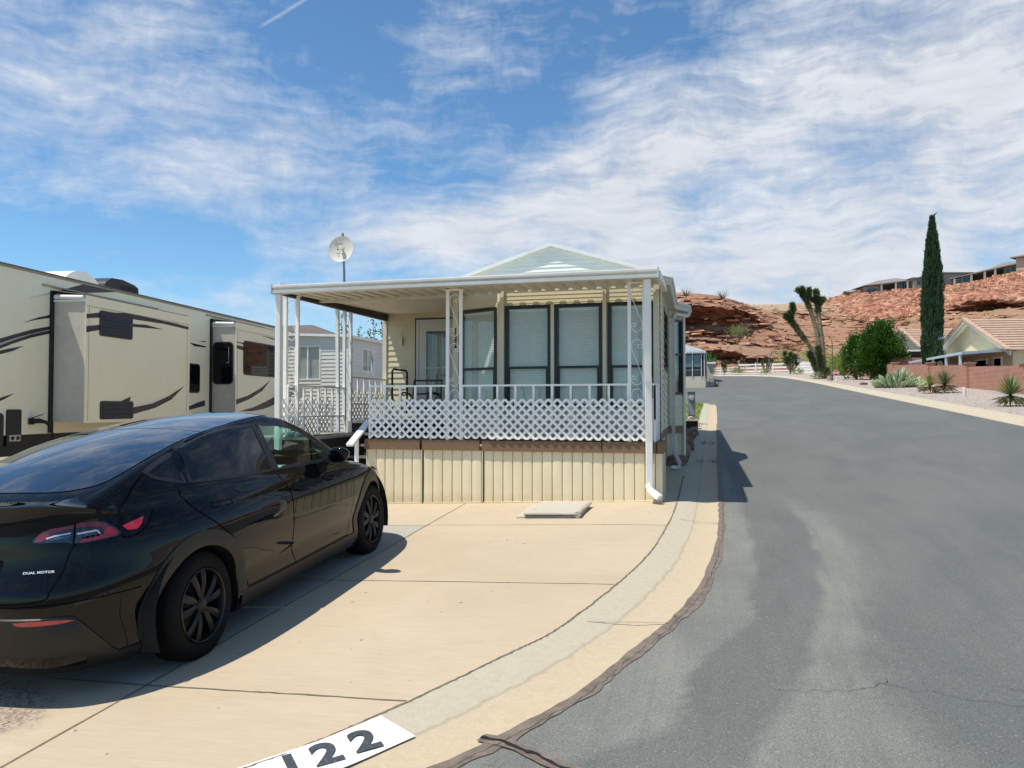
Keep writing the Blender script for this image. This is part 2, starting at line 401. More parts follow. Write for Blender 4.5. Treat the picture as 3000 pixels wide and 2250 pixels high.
def smoothpoly(P, k=5):
    """closed Catmull-Rom; points given as (a,b,'c') stay corners"""
    n = len(P); out = []
    for i in range(n):
        a, b, c, e = P[i-1], P[i], P[(i+1) % n], P[(i+2) % n]
        A = Vector(a[:2]); B = Vector(b[:2]); C_ = Vector(c[:2]); E_ = Vector(e[:2])
        if len(b) > 2: A = B*2-C_
        if len(c) > 2: E_ = C_*2-B
        if len(b) > 2 and len(c) > 2: out.append((B.x, B.y)); continue
        for q in range(k):
            t = q/k; p = .5*((2*B)+(C_-A)*t+(2*A-5*B+4*C_-E_)*t*t+(3*B-A-3*C_+E_)*t**3); out.append((p.x, p.y))
    return out
def panel(name, poly, fn, m, parent, cell=.05, mirror=False, hole=None, thick=0.):
    xs = [p[0] for p in poly]; ys = [p[1] for p in poly]; b = MB()
    i0, i1 = int(math.floor(min(xs)/cell)), int(math.ceil(max(xs)/cell)); j0, j1 = int(math.floor(min(ys)/cell)), int(math.ceil(max(ys)/cell))
    cache = {}
    def P3(p):
        k = (round(p[0], 5), round(p[1], 5))
        if k not in cache: cache[k] = len(b.v); b.v.append(tuple(fn(*k)))
        return cache[k]
    for i in range(i0, i1):
        for j in range(j0, j1):
            q = clipcell(poly, i*cell, (i+1)*cell, j*cell, (j+1)*cell)
            if len(q) < 3: continue
            ids = []
            for p in q:
                t = P3(p)
                if not ids or ids[-1] != t: ids.append(t)
            if len(ids) > 2 and ids[0] == ids[-1]: ids.pop()
            if len(set(ids)) >= 3: b.f.append(tuple(ids)); b.mi.append(0)
    # analytic normals
    e = .004; nm = {}
    for (x, y), idx in cache.items():
        p0 = Vector(b.v[idx]); n = (Vector(fn(x+e, y))-Vector(fn(x-e, y))).cross(Vector(fn(x, y+e))-Vector(fn(x, y-e)))
        n = n.normalized() if n.length > 1e-12 else Vector((0, 0, 1))
        if n.dot(p0-Vector((p0.x*.8, 0, .6))) < 0: n = -n
        nm[idx] = n
    # consistent winding
    for k, f in enumerate(b.f):
        n = (Vector(b.v[f[1]])-Vector(b.v[f[0]])).cross(Vector(b.v[f[2]])-Vector(b.v[f[0]]))
        if n.dot(nm[f[0]]) < 0: b.f[k] = tuple(reversed(f))
    o = b.build(name, m, parent, smooth=True, world=False, angle=180)
    me = o.data
    if len(me.vertices) == len(b.v): me.normals_split_custom_set_from_vertices([nm.get(i, Vector((0, 0, 1))) for i in range(len(b.v))])
    return o
def ribbon(b, pts, fn, w_, closed=False):
    """thin dark line along a path on the surface (shut line)"""
    n = len(pts); rows = []
    for i in range(n):
        a = Vector(pts[i-1] if (closed or i > 0) else pts[i]); c = Vector(pts[(i+1) % n] if (closed or i < n-1) else pts[i])
        t = (c-a); t = t.normalized() if t.length > 1e-9 else Vector((1, 0)); pr = Vector((-t.y, t.x))*w_/2
        p = Vector(pts[i]); rows.append([fn(*(p-pr)), fn(*(p+pr))])
    if closed: rows.append(rows[0])
    b.grid(rows)
AX = (-1.445, 1.445); WR = .358
SIDE_WIN = {  # side glass outlines in (x, z)
 'front': smoothpoly([(-.285, 1.108, 'c'), (.20, 1.088), (.66, 1.068, 'c'), (.74, 1.085), (.58, 1.235), (.32, 1.385), (.02, 1.462), (-.245, 1.480, 'c')], 5),
 'rear':  smoothpoly([(-1.33, 1.163, 'c'), (-.85, 1.130), (-.365, 1.110, 'c'), (-.33, 1.485, 'c'), (-.70, 1.487), (-1.0, 1.462), (-1.31, 1.395, 'c')], 5),
 'quarter': smoothpoly([(-1.645, 1.272), (-1.58, 1.225), (-1.372, 1.165, 'c'), (-1.352, 1.375, 'c'), (-1.50, 1.335), (-1.64, 1.285)], 5)}
def shrink(P, k):
    cx = sum(p[0] for p in P)/len(P); cy = sum(p[1] for p in P)/len(P); out = []
    n = len(P)
    for i in range(n):
        a = Vector(P[i-1]); c = Vector(P[(i+1) % n]); t = (c-a).normalized(); q = Vector((-t.y, t.x))
        p = Vector(P[i])
        if q.dot(Vector((cx, cy))-p) < 0: q = -q
        out.append(tuple(p+q*k))
    return out
FW_in = shrink(SIDE_WIN['front'], .022); FW_hole = shrink(SIDE_WIN['front'], .012)
WS = smoothpoly([(1.14, -.60), (1.20, -.3), (1.22, 0), (1.20, .3), (1.14, .60), (.70, .60), (.38, .54), (.39, .3), (.40, 0), (.39, -.3), (.38, -.54), (.70, -.60)], 4)
# ---- body shell
b = MB(); NU = 264; NB = 22; NC = 46
def svals():
    return [PER*i/NU for i in range(NU)]
SV = svals(); rows = []
for j in range(NB+1):
    row = []
    for s_ in SV:
        x0 = band(s_, .6).x; z = .19+(zb(x0)-.19)*j/NB; row.append(band(s_, z))
    rows.append(row)
for j in range(1, NC+1):
    t = (j/NC); t = 1-(1-t)**1.0; row = []
    g_ = t**1.15
    for i, s_ in enumerate(SV):
        p0 = rows[NB][i]; xs_ = max(-1.35, min(1.5, p0.x*.66)); x = p0.x+(xs_-p0.x)*g_; y = p0.y*(1-g_)
        row.append(Vector((x, y, H(x, y))) if j > 0 else p0)
    rows.append(row)
# blend the seam row exactly onto the cap
b.v = [tuple(p) for r in rows for p in r]; n_ = NU
def cellok(c):
    x, y, z = c
    if z < zb(x)+.02 and abs(y) > .5:
        for a in AX:
            if (x-a)**2+(z-WR)**2 < .41**2: return False
    if abs(y) > .35 and z > zb(x)-.01 and inpoly(x, z, FW_hole): return False
    if z > 1.0 and inpoly(x, y, shrinkWS) and abs(y) < .62: return False
    return True
shrinkWS = shrink(WS, .035)
for j in range(len(rows)-1):
    for i in range(NU):
        q = (j*n_+i, j*n_+(i+1) % n_, (j+1)*n_+(i+1) % n_, (j+1)*n_+i)
        c = sum((Vector(b.v[k]) for k in q), Vector())/4
        if cellok(c): b.f.append(q); b.mi.append(0)
body = b.build('body', PAINT, car, smooth=True, world=False, weld=True, angle=60)
# ---- wheel arches: trim, liner
for sg in (-1, 1):
    for a in AX:
        ring = MB(); N_ = 44; r0, r1 = .392, .495; rows_ = []
        for k in range(N_+1):
            th = radians(-8)+radians(196)*k/N_; row = []
            for rr, off in ((r1+.004, -.004), (r1, .008), (r0+.02, .010), (r0, .004)):
                x = a+rr*cos(th); z = max(.16, WR+rr*sin(th)); zz = min(z, zb(x)-.005); p = sidept(x, zz, sg, off); row.append(p)
            q = row[-1].copy(); row.append(Vector((q.x, q.y-sg*.02, q.z))); row.append(Vector((q.x, q.y-sg*.16, q.z)))
            rows_.append(row)
        ring.grid(rows_); ring.build('arch_trim', CLAD, car, smooth=True, world=False, angle=50)
        ln = MB(); ln.grid([[Vector((a+.47*cos(t), sg*yy, WR+.47*sin(t))) for yy in (.90, .62)] for t in [radians(-20+220*k/20) for k in range(21)]])
        ln.add([(a+.47*cos(t), sg*.62, WR+.47*sin(t)) for t in [radians(-20+220*k/20) for k in range(21)]], [tuple(range(21))])
        ln.build('arch_liner', M['dark'], car, world=False)
# ---- sills and underbody
for sg in (-1, 1):
    sl_ = MB(); rows_ = []
    for i in range(25):
        x = -1.02+2.05*i/24; rows_.append([sidept(x, z, sg, o_) for z, o_ in ((.33, .000), (.325, .012), (.25, .012), (.19, -.005), (.17, -.06))])
    sl_.grid(rows_); sl_.build('sill', CLAD, car, smooth=True, world=False)
ub = MB(); ub.box(-2.05, 2.15, -.60, .60, .19, .22); ub.box(-1.0, 1.0, -.84, .84, .165, .21); ub.build('underbody', M['dark'], car, world=False)
# ---- glass and frames
for sg in (-1, 1):
    fnS = lambda o_: (lambda x, z: sidept(x, z, sg, o_))
    fr = MB()
    for nm_ in ('front', 'rear', 'quarter'):
        P = SIDE_WIN[nm_]
        if nm_ == 'front':
            gl = panel('window', FW_in, fnS(.0035), CLEAR, car)
        else:
            gl = panel('window', shrink(P, .018), fnS(.0035), SGLASS, car)
        In = FW_in if nm_ == 'front' else shrink(P, .018); Out = shrink(P, -.006)
        n2 = len(P); A_ = [fnS(.003)(*p) for p in Out]; B_ = [fnS(.005)(*p) for p in In]
        fr.grid([[A_[i % n2], B_[i % n2]] for i in range(n2+1)])
    # pillar applique between front and rear windows
    fr.build('window_trim', M['black_frame'], car, smooth=True, world=False)
    pil = panel('pillar', [(-.358, 1.108), (-.292, 1.108), (-.268, 1.482), (-.323, 1.486)], fnS(.004), M['black_frame'], car)
panel('windscreen', WS, lambda x, y: toppt(x, y, .004), CLEAR, car)
RG = smoothpoly([(-2.02, 0), (-2.01, .28), (-1.95, .45), (-1.82, .56), (-1.45, .60), (-.9, .605), (-.2, .60), (.22, .56), (.33, .46), (.35, .2), (.355, 0), (.35, -.2), (.33, -.46), (.22, -.56), (-.2, -.60), (-.9, -.605), (-1.45, -.60), (-1.82, -.56), (-1.95, -.45), (-2.01, -.28)], 3)
rg = panel('roof_glass', RG, lambda x, y: toppt(x, y, .004), GLOSS, car, cell=.06)
# ---- shut lines, doors
sm = MB(); fS = lambda x, z: sidept(x, z, -1, .0012)
def hline(P, k=8): return [tuple(p) for p in spline(P, k)]
doorF = [(.10, .30), (.03, .36), (.0, .55), (.02, .80), (.045, .93)]
BP = [(-.22, .33), (-.275, .45), (-.295, .68), (-.285, .90), (-.33, 1.08)]
FD = [(.80, .34), (.86, .45), (.90, .66), (.905, .90), (.86, 1.04)]
RD = [(-.93, .34), (-.985, .50), (-1.09, .70), (-1.26, .85), (-1.42, .98), (-1.49, 1.07), (-1.46, 1.13)]
lines = [hline(BP), hline(FD), hline(RD), hline([(-.93, .338), (0, .338), (.80, .338)], 12)]
for sg in (-1, 1):
    sm = MB()
    for L in lines: ribbon(sm, L, (lambda x, z, sg=sg: sidept(x, z, sg, .0012)), .007)
    sm.build('shut_line', SEAM, car, world=False)
    for nm_, P in (('front', [(a+.007, max(z, .345)) for a, z in hline(BP, 4)]+[(a-.007, max(z, .345)) for a, z in reversed(hline(FD, 4))]),
                   ('rear', [(a+.007, max(z, .345)) for a, z in hline(RD, 4)]+[(a-.007, max(z, .345)) for a, z in reversed(hline(BP, 4))])):
        dr = panel('door', P, (lambda x, z, sg=sg: sidept(x, z, sg, .0022)), PAINT, car)
        hx = -.20 if nm_ == 'front' else -1.27; P0_ = P
        dz = .125 if nm_ == 'front' else .155; hp = smoothpoly([(hx-.0, .822+dz), (hx+.19, .817+dz), (hx+.205, .832+dz), (hx+.19, .848+dz), (hx+.06, .850+dz), (hx+.0, .858+dz), (hx-.015, .84+dz)], 4)
        hb = MB(); ribbon(hb, hp, (lambda x, z, sg=sg: sidept(x, z, sg, .003)), .005, True); hb.build('handle', SEAM, dr, world=False)
sm = MB()   # hatch shut line, fender line
fT = lambda x, y: toppt(x, y, .0015)
for sg in (-1, 1):
    ribbon(sm, hline([(-.92, .625*sg), (-1.5, .66*sg), (-1.85, .70*sg), (-2.00, .72*sg), (-2.05, .715*sg)]), fT, .007)
    L = hline([(.845, 1.0), (.83, .93), (.80, .86), (.74, .74), (.64, .64), (.55, .58)])
    ribbon(sm, [(a*sg, z) for a, z in hline([(.86, 1.10), (.82, 1.0), (.68, .92), (.62, .80), (.55, .70), (.48, .645), (0.01, .635)])], (lambda s_, z: band(s_, z, .0012)), .007)
ribbon(sm, [(-.92, y/10) for y in range(-6, 7)], lambda x, y: toppt(x, y, .0052), .006)
sm.build('hatch_line', SEAM, car, world=False)
# ---- rear: spoiler lip, lamps, bumper trim, lettering
sp = MB(); rows_ = []
for i in range(61):
    s_ = -.98+1.96*i/60; k = max(0, 1-(abs(s_)/.98)**3); k = k*k*(3-2*k)
    p = band(s_, 1.06, 0); x, y, nx, ny = at_s(s_)
    top0 = Vector((p.x-.15*nx, p.y-.15*ny, 0)); top0.z = H(top0.x, top0.y)+.002
    e0 = Vector((p.x, p.y, 0)); e0.z = min(H(p.x, p.y), 1.10)
    lip = e0.lerp(Vector((p.x+nx*.03, p.y+ny*.03, 1.172)), k)+Vector((nx, ny, 0))*.003; und = band(s_, 1.0, .002).lerp(band(s_, 1.07, .002), 1-k)
    rows_.append([top0, top0.lerp(lip, .4)+Vector((0, 0, -.004*k)), lip+Vector((-nx*.03*k, -ny*.03*k, -.002*k)), lip, lip+Vector((-nx*.006, -ny*.006, -.012*k)), lip.lerp(und, .55)-Vector((nx, ny, 0))*.012*k, und])
sp.grid(rows_); sp.build('spoiler', PAINT, car, smooth=True, world=False, angle=50)
RED = mat('red_lens', (.20, .004, .012), .06, .1, 20, coat=1.)
REDG = mat('bright_red_lens', (.45, .008, .02), .08, .1, 20, coat=1.)
LGT = mat('lamp_bar', (.55, .58, .62), .2, .1, 20)
SMK = mat('smoked_lens', (.006, .008, .014), .03, 0, coat=1.)
SH = mat('lamp_core', (.10, .13, .2), .1, .4, 30, metal=.7)
bandf = lambda o_: (lambda s_, z: band(s_, z, o_))
for sg in (1, -1):
    mir = lambda P: [((a-.09)*sg, c+.095) for a, c in P]
    mir2 = lambda P: [(a*sg, c) for a, c in P]
    lens = smoothpoly([(.52, .872), (.56, .915), (.64, .948), (.80, .962), (.93, .955), (1.0, .93), (1.055, .872), (1.03, .855), (.86, .845), (.78, .848), (.70, .862)], 4)
    lamp = panel('tail_lamp', mir(lens), bandf(.006), SMK, car, cell=.03)
    cband = smoothpoly([(.53, .874, 'c'), (.555, .908), (.64, .942), (.80, .956), (.92, .951), (.985, .925), (1.045, .872, 'c'), (1.02, .858, 'c'), (.86, .850), (.81, .851, 'c'), (.83, .868, 'c'), (.955, .874, 'c'), (.955, .895), (.93, .922), (.80, .932), (.66, .918), (.585, .876, 'c')], 4)
    panel('lens', mir(cband), bandf(.0085), RED, lamp, cell=.03)
    for P in ([(.605, .893), (.66, .905), (.765, .912), (.765, .904), (.665, .897), (.612, .885)], [(.80, .905), (.915, .910), (.93, .90), (.935, .884), (.925, .884), (.918, .898), (.80, .894)]):
        panel('light_bar', mir(P), bandf(.0105), LGT, lamp, cell=.03)
    for P in ([(.60, .874), (.765, .886), (.765, .898), (.66, .892)], [(.80, .878), (.91, .882), (.905, .892), (.80, .888)]):
        panel('reflector', mir(P), bandf(.0095), SH, lamp, cell=.03)
    gap = MB(); ribbon(gap, mir([(.775, .845), (.785, .90), (.795, .963)]), bandf(.0125), .010); gap.build('lamp_gap', SEAM, lamp, world=False)
    sref = smoothpoly([(1.075, .905, 'c'), (1.23, .935, 'c'), (1.20, .895, 'c'), (1.16, .872), (1.10, .875, 'c')], 4)
    panel('side_reflector', mir(sref), bandf(.005), REDG, car, cell=.03)
    out_ = smoothpoly([(1.055, .925, 'c'), (1.32, .962, 'c'), (1.22, .87), (1.12, .835), (1.06, .85)], 4)
    gap = MB(); ribbon(gap, mir(out_), bandf(.003), .005, True); gap.build('lamp_outline', SEAM, car, world=False)
    rr_ = smoothpoly([(.34, .535, 'c'), (.38, .512), (.58, .508), (.67, .515, 'c'), (.60, .528), (.46, .538)], 4)
    panel('bumper_reflector', mir2(rr_), bandf(.0145), REDG, car, cell=.03)
    hl = smoothpoly([(PER/2-.92, .70), (PER/2-.80, .735), (PER/2-.55, .70), (PER/2-.5, .66), (PER/2-.8, .65)], 4)
    panel('head_lamp', mir(hl), bandf(.004), SMK, car, cell=.04)
lowb = MB(); rows_ = []
for i in range(61):
    s_ = -1.05+2.1*i/60; a_ = abs(s_); zt = .565-.03*a_ if a_ < .66 else max(.27, .545-1.15*(a_-.66)); rows_.append([band(s_, zt, .002), band(s_, zt-.008, .012), band(s_, zt*.5+.10, .012), band(s_, .19, .004), band(s_, .175, -.10)])
lowb.grid(rows_); lowb.build('rear_diffuser', CLAD, car, smooth=True, world=False, angle=60)
bl = MB(); ribbon(bl, [( -1.05+2.1*i/40, .62) for i in range(41)], bandf(.0012), .006); bl.build('bumper_line', SEAM, car, world=False)
tx = MB(); s0 = .475; pc = band(s0, .80, .004); t_ = (band(s0-.02, .80)-band(s0+.02, .80)).normalized()*-1; uz = (band(s0, .83)-band(s0, .77)).normalized()
tx.text('DUAL MOTOR', .0185, pc, t_, uz, off=.0006, ext=.001, sx=1.42, space=1.05)
tx.build('lettering', mat('badge_silver', (.75, .76, .78), .25, 0, metal=.3), car, world=False)
plt = MB(); pcs = band(0, .72, .002); plt.box(pcs.x-.012, pcs.x+.03, -.16, .16, .74, .88); plt.build('number_plate', M['white'], car, world=False, bevel=.004)
# ---- mirrors
for sg in (-1, 1):
    mb = MB(); c0 = Vector((.50, sg*1.03, 1.125))
    rows_ = []
    for i in range(15):
        t = i/14; e_ = sin(pi*min(1, max(0, t)))**.5 if 0 < t < 1 else 0
        yy = c0.y+sg*(-.115+.22*t); rows_.append([Vector((c0.x+.085*e_*cos(a)*(1.15 if cos(a) > 0 else .45)-.02*t, yy, c0.z+.078*e_*sin(a)*(1-.15*t)+.012*t)) for a in [2*pi*k/20 for k in range(21)]])
    mb.grid(rows_); mi_ = mb.build('wing_mirror', PAINT, car, smooth=True, world=False, angle=180)
    am = MB(); am.bar((.60, sg*.84, 1.07), (.52, sg*.97, 1.09), .09, .035, up=(0, 0, 1)); am.build('mirror_arm', M['black'], mi_, world=False)
# ---- wheels
TYRE = mat('tyre', (.0035, .0035, .0035), .8, .3, 20, bump=.2, bs=60, bd=.002, spec=.2)
RIM = mat('rim', (.006, .0057, .0054), .42, .1, 8, spec=.35)
RIM2 = mat('rim_barrel', (.006, .006, .006), .4, .1)
for sg in (-1, 1):
    for a in AX:
        yo = sg*.935; dirn = Vector((0, sg, 0)); c0 = Vector((a, sg*.685, WR))
        ty = MB(); ty.lathe([(.245, .01), (.252, .0), (.325, .0), (.350, .02), (WR, .05), (WR+.001, .11), (WR, .18), (.350, .205), (.318, .228), (.285, .233), (.249, .226), (.245, .21), (.245, .01)], c0, dirn, 48)
        wh = ty.build('wheel', TYRE, car, smooth=True, world=False, angle=50)
        rm = MB(); rm.lathe([(.245, .01), (.245, .21), (.241, .229), (.234, .231), (.228, .222), (.221, .16), (.221, .01)], c0, dirn, 48)
        rm.build('rim', RIM, wh, smooth=True, world=False, angle=40)
        bk = MB(); bk.lathe([(0, .10), (.221, .10)], c0, dirn, 32); bk.lathe([(.0, .125), (.165, .125), (.17, .12), (.17, .105)], c0, dirn, 32); bk.build('brake_disc', RIM2, wh, smooth=True, world=False)
        spk = MB(); ux = Vector((1, 0, 0)); uz = Vector((0, 0, 1))
        for k in range(5):
            for dd in (-.155, .155):
                for (w0, w1_, y0_) in ((.060, .034, .212),):
                    th0 = 2*pi*k/5+pi/2+dd*.9; th1 = th0+dd*.85+.10
                    p0 = Vector((.045*cos(th0), .045*sin(th0))); p1 = Vector((.226*cos(th1), .226*sin(th1))); pm = p0.lerp(p1, .5)
                    t2 = (p1-p0).normalized(); nn = Vector((-t2.y, t2.x)); rows_ = []
                    for q in range(7):
                        f = q/6; cc = p0.lerp(p1, f); ww = (w1_+(w0-w1_)*abs(f-.15)**.8)*(.55 if f < .1 else 1)/1.0; dep = .212+.012*sin(pi*f)-.004
                        e1 = cc+nn*ww*.5; e2 = cc-nn*ww*.5
                        row = []
                        for (e, dy) in ((e1, dep-.03), (e1, dep), (cc, dep+.008), (e2, dep), (e2, dep-.03)):
                            row.append(c0+ux*e.x+uz*e.y+dirn*dy)
                        rows_.append(row)
                    spk.grid(rows_)
        spk.build('spoke_set', RIM, wh, smooth=True, world=False, angle=30)
        hb = MB(); hb.lathe([(0, .226), (.028, .226), (.036, .222), (.052, .214), (.06, .19)], c0, dirn, 28); hb.build('hub_cap', RIM, wh, smooth=True, world=False)
        rg_ = MB(); rg_.lathe([(.231, .229), (.237, .234), (.243, .229)], c0, dirn, 48); rg_.build('rim_lip', mat('rim_edge', (.05, .048, .045), .3, 0, metal=.8), wh, smooth=True, world=False)
# ---- interior
inn = MB()
for yy in (-.37, .37):
    for (x0, z0) in ((-.15, .45), ):
        inn.box(x0, x0+.5, yy-.25, yy+.25, .40, .58)
        inn.bar((x0+.03, yy, .55), (x0-.16, yy, 1.13), .48, .13, up=(1, 0, 0)); inn.bar((x0-.17, yy, 1.16), (x0-.21, yy, 1.34), .26, .09, up=(1, 0, 0))
inn.box(-1.2, -.7, -.60, .60, .45, .60); inn.bar((-1.15, 0, .55), (-1.35, 0, 1.12), 1.15, .12, up=(1, 0, 0))
inn.build('seats', mat('seat_fabric', (.02, .02, .022), .6), car, world=False, bevel=.03)
ds = MB(); ds.box(.72, 1.25, -.72, .72, .78, .97); ds.box(.66, .72, -.18, .18, .85, 1.08); ds.build('dashboard', mat('dashboard', (.45, .46, .45), .6), car, world=False, bevel=.03)
fl = MB(); fl.box(-1.4, 1.3, -.70, .70, .28, .32)
for yy in (-.78, .78): fl.box(-1.2, 1.0, yy-.02, yy+.02, .3, .93)
fl.build('cabin_floor', mat('cabin', (.03, .03, .03), .8), car, world=False)
# ================================================================== ground, street, kerbs
def m_ground(n, v):
    a = n.noise(v, .6, 6, .6); f = n.noise(v, 9, 5, .7)
    c = n.mix(n.mapr(a, .35, .65), (.30, .24, .175), (.38, .31, .23)); return n.mix(n.mapr(f, .3, .8), c, (.24, .18, .13)), f, None
gm = MB(); ys_ = [-200, -40, 0, 40, 80, 115, 128]
gm.grid([[(x, y, G(x, y)-.09) for x in (-900, -300, -100, -40, -20, -5, -3, -1, 0, 20, 60, 120, 400)] for y in ys_]); 
gm.grid([[(x, y, G(x, y)-.09) for x in (-900, -400, -150, -60, -5, -1)] for y in (128, 300, 900)])
gm.grid([[(x, y, G(x, y)-.09-(.3 if y > 128 else 0)) for x in (-1, 60, 400)] for y in (128, 300, 900)])
struct(gm.build('ground', custom('ground_soil', m_ground, .95)))
RL = [(-20, -60), (.0, -60), (.1, -20), (.3, -10), (.45, -7), (1.1, -4.2), (2.0, -2.6), (2.75, -1.8), (3.365, -1.248), (3.77, -.996), (4.23, -.748), (4.8, -.561), (5.61, -.294), (6.62, -.1), (8.285, .029), (10, .05), (20.7, .05), (33.0, .0), (34.6, -.35), (35.6, -1.3), (35.8, -60), (56.2, -60), (56.4, -2.5), (57.0, -1.0), (58.5, -.3), (62, -.15), (80, -.2), (98, -1.5), (104, -12), (104.1, -40)]
RR = [(-20, 7.2), (25, 7.2), (39, 7.13), (61.5, 7.08), (70, 6.9), (78, 6.6), (86, 6.0), (93, 4.2), (98, 1.5), (102, -3), (104.1, -12)]
def lerp_tab(T, y):
    if y <= T[0][0]: return T[0][1]
    for (a, b), (c, d_) in zip(T, T[1:]):
        if y <= c: return b+(d_-b)*(y-a)/(c-a) if c > a else d_
    return T[-1][1]
WEAR_DARK = [(.217, 26), (.53, 17.5), (.64, 11.3), (.93, 8.84), (.92, 7.44), (.77, 6.3), (.60, 5.5), (.52, 4.9), (.30, 4.2), (.10, 3.6), (-.3, 2.8), (-2, 1), (-1.2, 2.9), (-.62, 3.6), (-.20, 4.0), (-.20, 4.5), (.03, 5.3), (.27, 5.75), (.25, 6.2), (.34, 7.5), (.36, 9), (.30, 11.3), (.18, 17)]
WEAR_LIGHT = [(.50, 5.1), (.62, 4.2), (.95, 3.3), (1.6, 1.5), (-.2, 1.5), (.05, 3.4), (.28, 4.2), (.46, 4.85)]
def wear(x, y):
    v = 1.0 if y > 4 else 1.0
    if inpoly(x, y, WEAR_DARK): return .0
    xe = lerp_tab([(-5, -2.), (3, .9), (5, .75), (6.3, .95), (7.4, 1.12), (9, 1.18), (12, .9), (17, .75), (26, .6), (60, .5)], y)
    if inpoly(x, y, WEAR_LIGHT): return 1.
    if y < 26 and x < xe and y > 1.6:
        k_ = 1. if y < 8 else max(0., 1-(y-8)/4.5)
        return k_ if x > .32 else max(k_, .75*max(0, 1-(y-12)/12))
    if 1.5 < y < 13 and x > xe: return .62*math.exp(-(x-xe)/.45)*min(1, (13-y)/4)
    return 0.
ysr = []; y = -8.
while y < 106:
    ysr.append(y); y += .07 if 1.5 < y < 14 else (.4 if y < 30 else 1.)
ysr += [t[0]+1e-4 for t in RL if -8 < t[0] < 104]; ysr = sorted(set(ysr))
rm = MB(); at = []
fx = [i*.012 for i in range(0, 60)]
for y in ysr:
    a, b_ = lerp_tab(RL, y), lerp_tab(RR, y); row = []
    for i in range(61):
        t = i/60; x = a+(b_-a)*t
        if y < 35.6 and a > -9: x = a+(min(2.6, b_-a))*(i/48) if i <= 48 else a+min(2.6, b_-a)+(b_-a-min(2.6, b_-a))*(i-48)/12
        row.append((x, y, G(x, y))); at.append(sum(wear(x+.05*mnoise.noise(Vector((x*3, y*1.2, 0)))+dx, y+dy) for dx in (-.08, 0, .08) for dy in (-.12, 0, .12))/9 if y < 27 and x < 2.6 else 0.)
    rm.v += row
nn_ = 61
for j in range(len(ysr)-1):
    for i in range(60): rm.f.append((j*nn_+i, j*nn_+i+1, (j+1)*nn_+i+1, (j+1)*nn_+i)); rm.mi.append(0)
def m_road(n, v):
    at_ = n.node('ShaderNodeAttribute', attribute_name='wear').outputs['Fac']
    agg = n.noise(v, 130, 3, .8); agv = n.vor(v, 170, 'F1', 'Color')
    big = n.noise(n.scale(v, .9, .35, 1, (0, 0, radians(-6))), .9, 5, .55, .6); med = n.noise(n.scale(v, 1.6, .25, 1, (0, 0, radians(-4))), 2.2, 5, .6, .4)
    streak = n.noise(n.scale(v, 9, .25, 1, (0, 0, radians(-3))), 2.5, 5, .65)
    dark = n.mix(n.mapr(big, .38, .62), (.097, .102, .095), (.121, .125, .115)); dark = n.mix(n.m('MULTIPLY', n.mapr(med, .48, .70), .40), dark, (.132, .135, .128))
    dark = n.mix(n.m('MULTIPLY', n.mapr(streak, .50, .75), .25), dark, (.072, .080, .084))
    light = n.mix(n.mapr(med, .3, .7), (.150, .152, .132), (.190, .190, .166)); light = n.mix(n.m('MULTIPLY', n.mapr(streak, .50, .72), .4), light, (.115, .115, .107))
    w_ = n.m('ADD', at_, n.m('MULTIPLY', n.m('SUBTRACT', n.noise(v, 4, 8, .75), .5), .55)); w_ = n.m('MULTIPLY', n.mapr(w_, .34, .70), n.mapr(n.noise(v, 1.3, 5, .6), .3, .6, .45, 1.))
    c = n.mix(w_, dark, light)
    sp_ = n.mapr(agg, .30, .70, .40, 1.60); c = n.mix(1., c, n.node('ShaderNodeCombineColor', {0: sp_, 1: sp_, 2: sp_}).outputs[0], 'MULTIPLY')
    peb = n.mapr(n.m('MULTIPLY', n.noise(v, 75, 2, .5), 1.), .66, .74); c = n.mix(n.m('MULTIPLY', peb, .5), c, (.45, .43, .38))
    return c, agg, None
road = rm.build('road', custom('asphalt', m_road, .82, bump=.6, bd=.004))
a_ = road.data.attributes.new('wear', 'FLOAT', 'POINT'); a_.data.foreach_set('value', at); struct(road)
# gutter strip with its shallow valley
INN = [(-.49, 33.4), (-.49, 28), (-.49, 20), (-.49, 12), (-.485, 10.2), (-.514, 8.94), (-.608, 7.51), (-.796, 6.35), (-1.057, 5.25), (-1.263, 4.78), (-1.733, 3.825), (-2.138, 3.196), (-2.7, 2.6), (-3.5, 2.05), (-5, 1.45), (-7.5, 1.0), (-12, .75), (-30, .7)]
OUTR = [(-.0, 33.2), (.05, 28), (.05, 20), (.05, 11.8), (.05, 9.9), (.029, 8.285), (-.1, 6.62), (-.294, 5.61), (-.53, 4.88), (-.748, 4.23), (-1.10, 3.58), (-1.45, 3.12), (-1.95, 2.6), (-2.6, 2.0), (-4.2, 1.1), (-7, .45), (-12, .1), (-30, 0)]
I_ = spline([(-1.6, 34.6), (-.75, 34.5)]+INN, 10); O_ = spline([(-1.6, 35.6), (-.35, 34.6)]+OUTR, 10)
gb = MB(); prof = [(0, .018), (.25, .010), (.5, -.004), (.72, -.012), (.9, -.002), (1.0, .004)]; gb.uv = []; acc = 0
for i in range(len(I_)):
    if i: acc += (I_[i]-I_[i-1]).length
    for u, h in prof:
        p = I_[i].lerp(O_[i], u); gb.v.append((p.x, p.y, G(p.x, p.y)+h)); gb.uv.append((u, acc))
for i in range(len(I_)-1):
    for k in range(5): q = i*6+k; gb.f.append((q, q+1, q+7, q+6)); gb.mi.append(0)
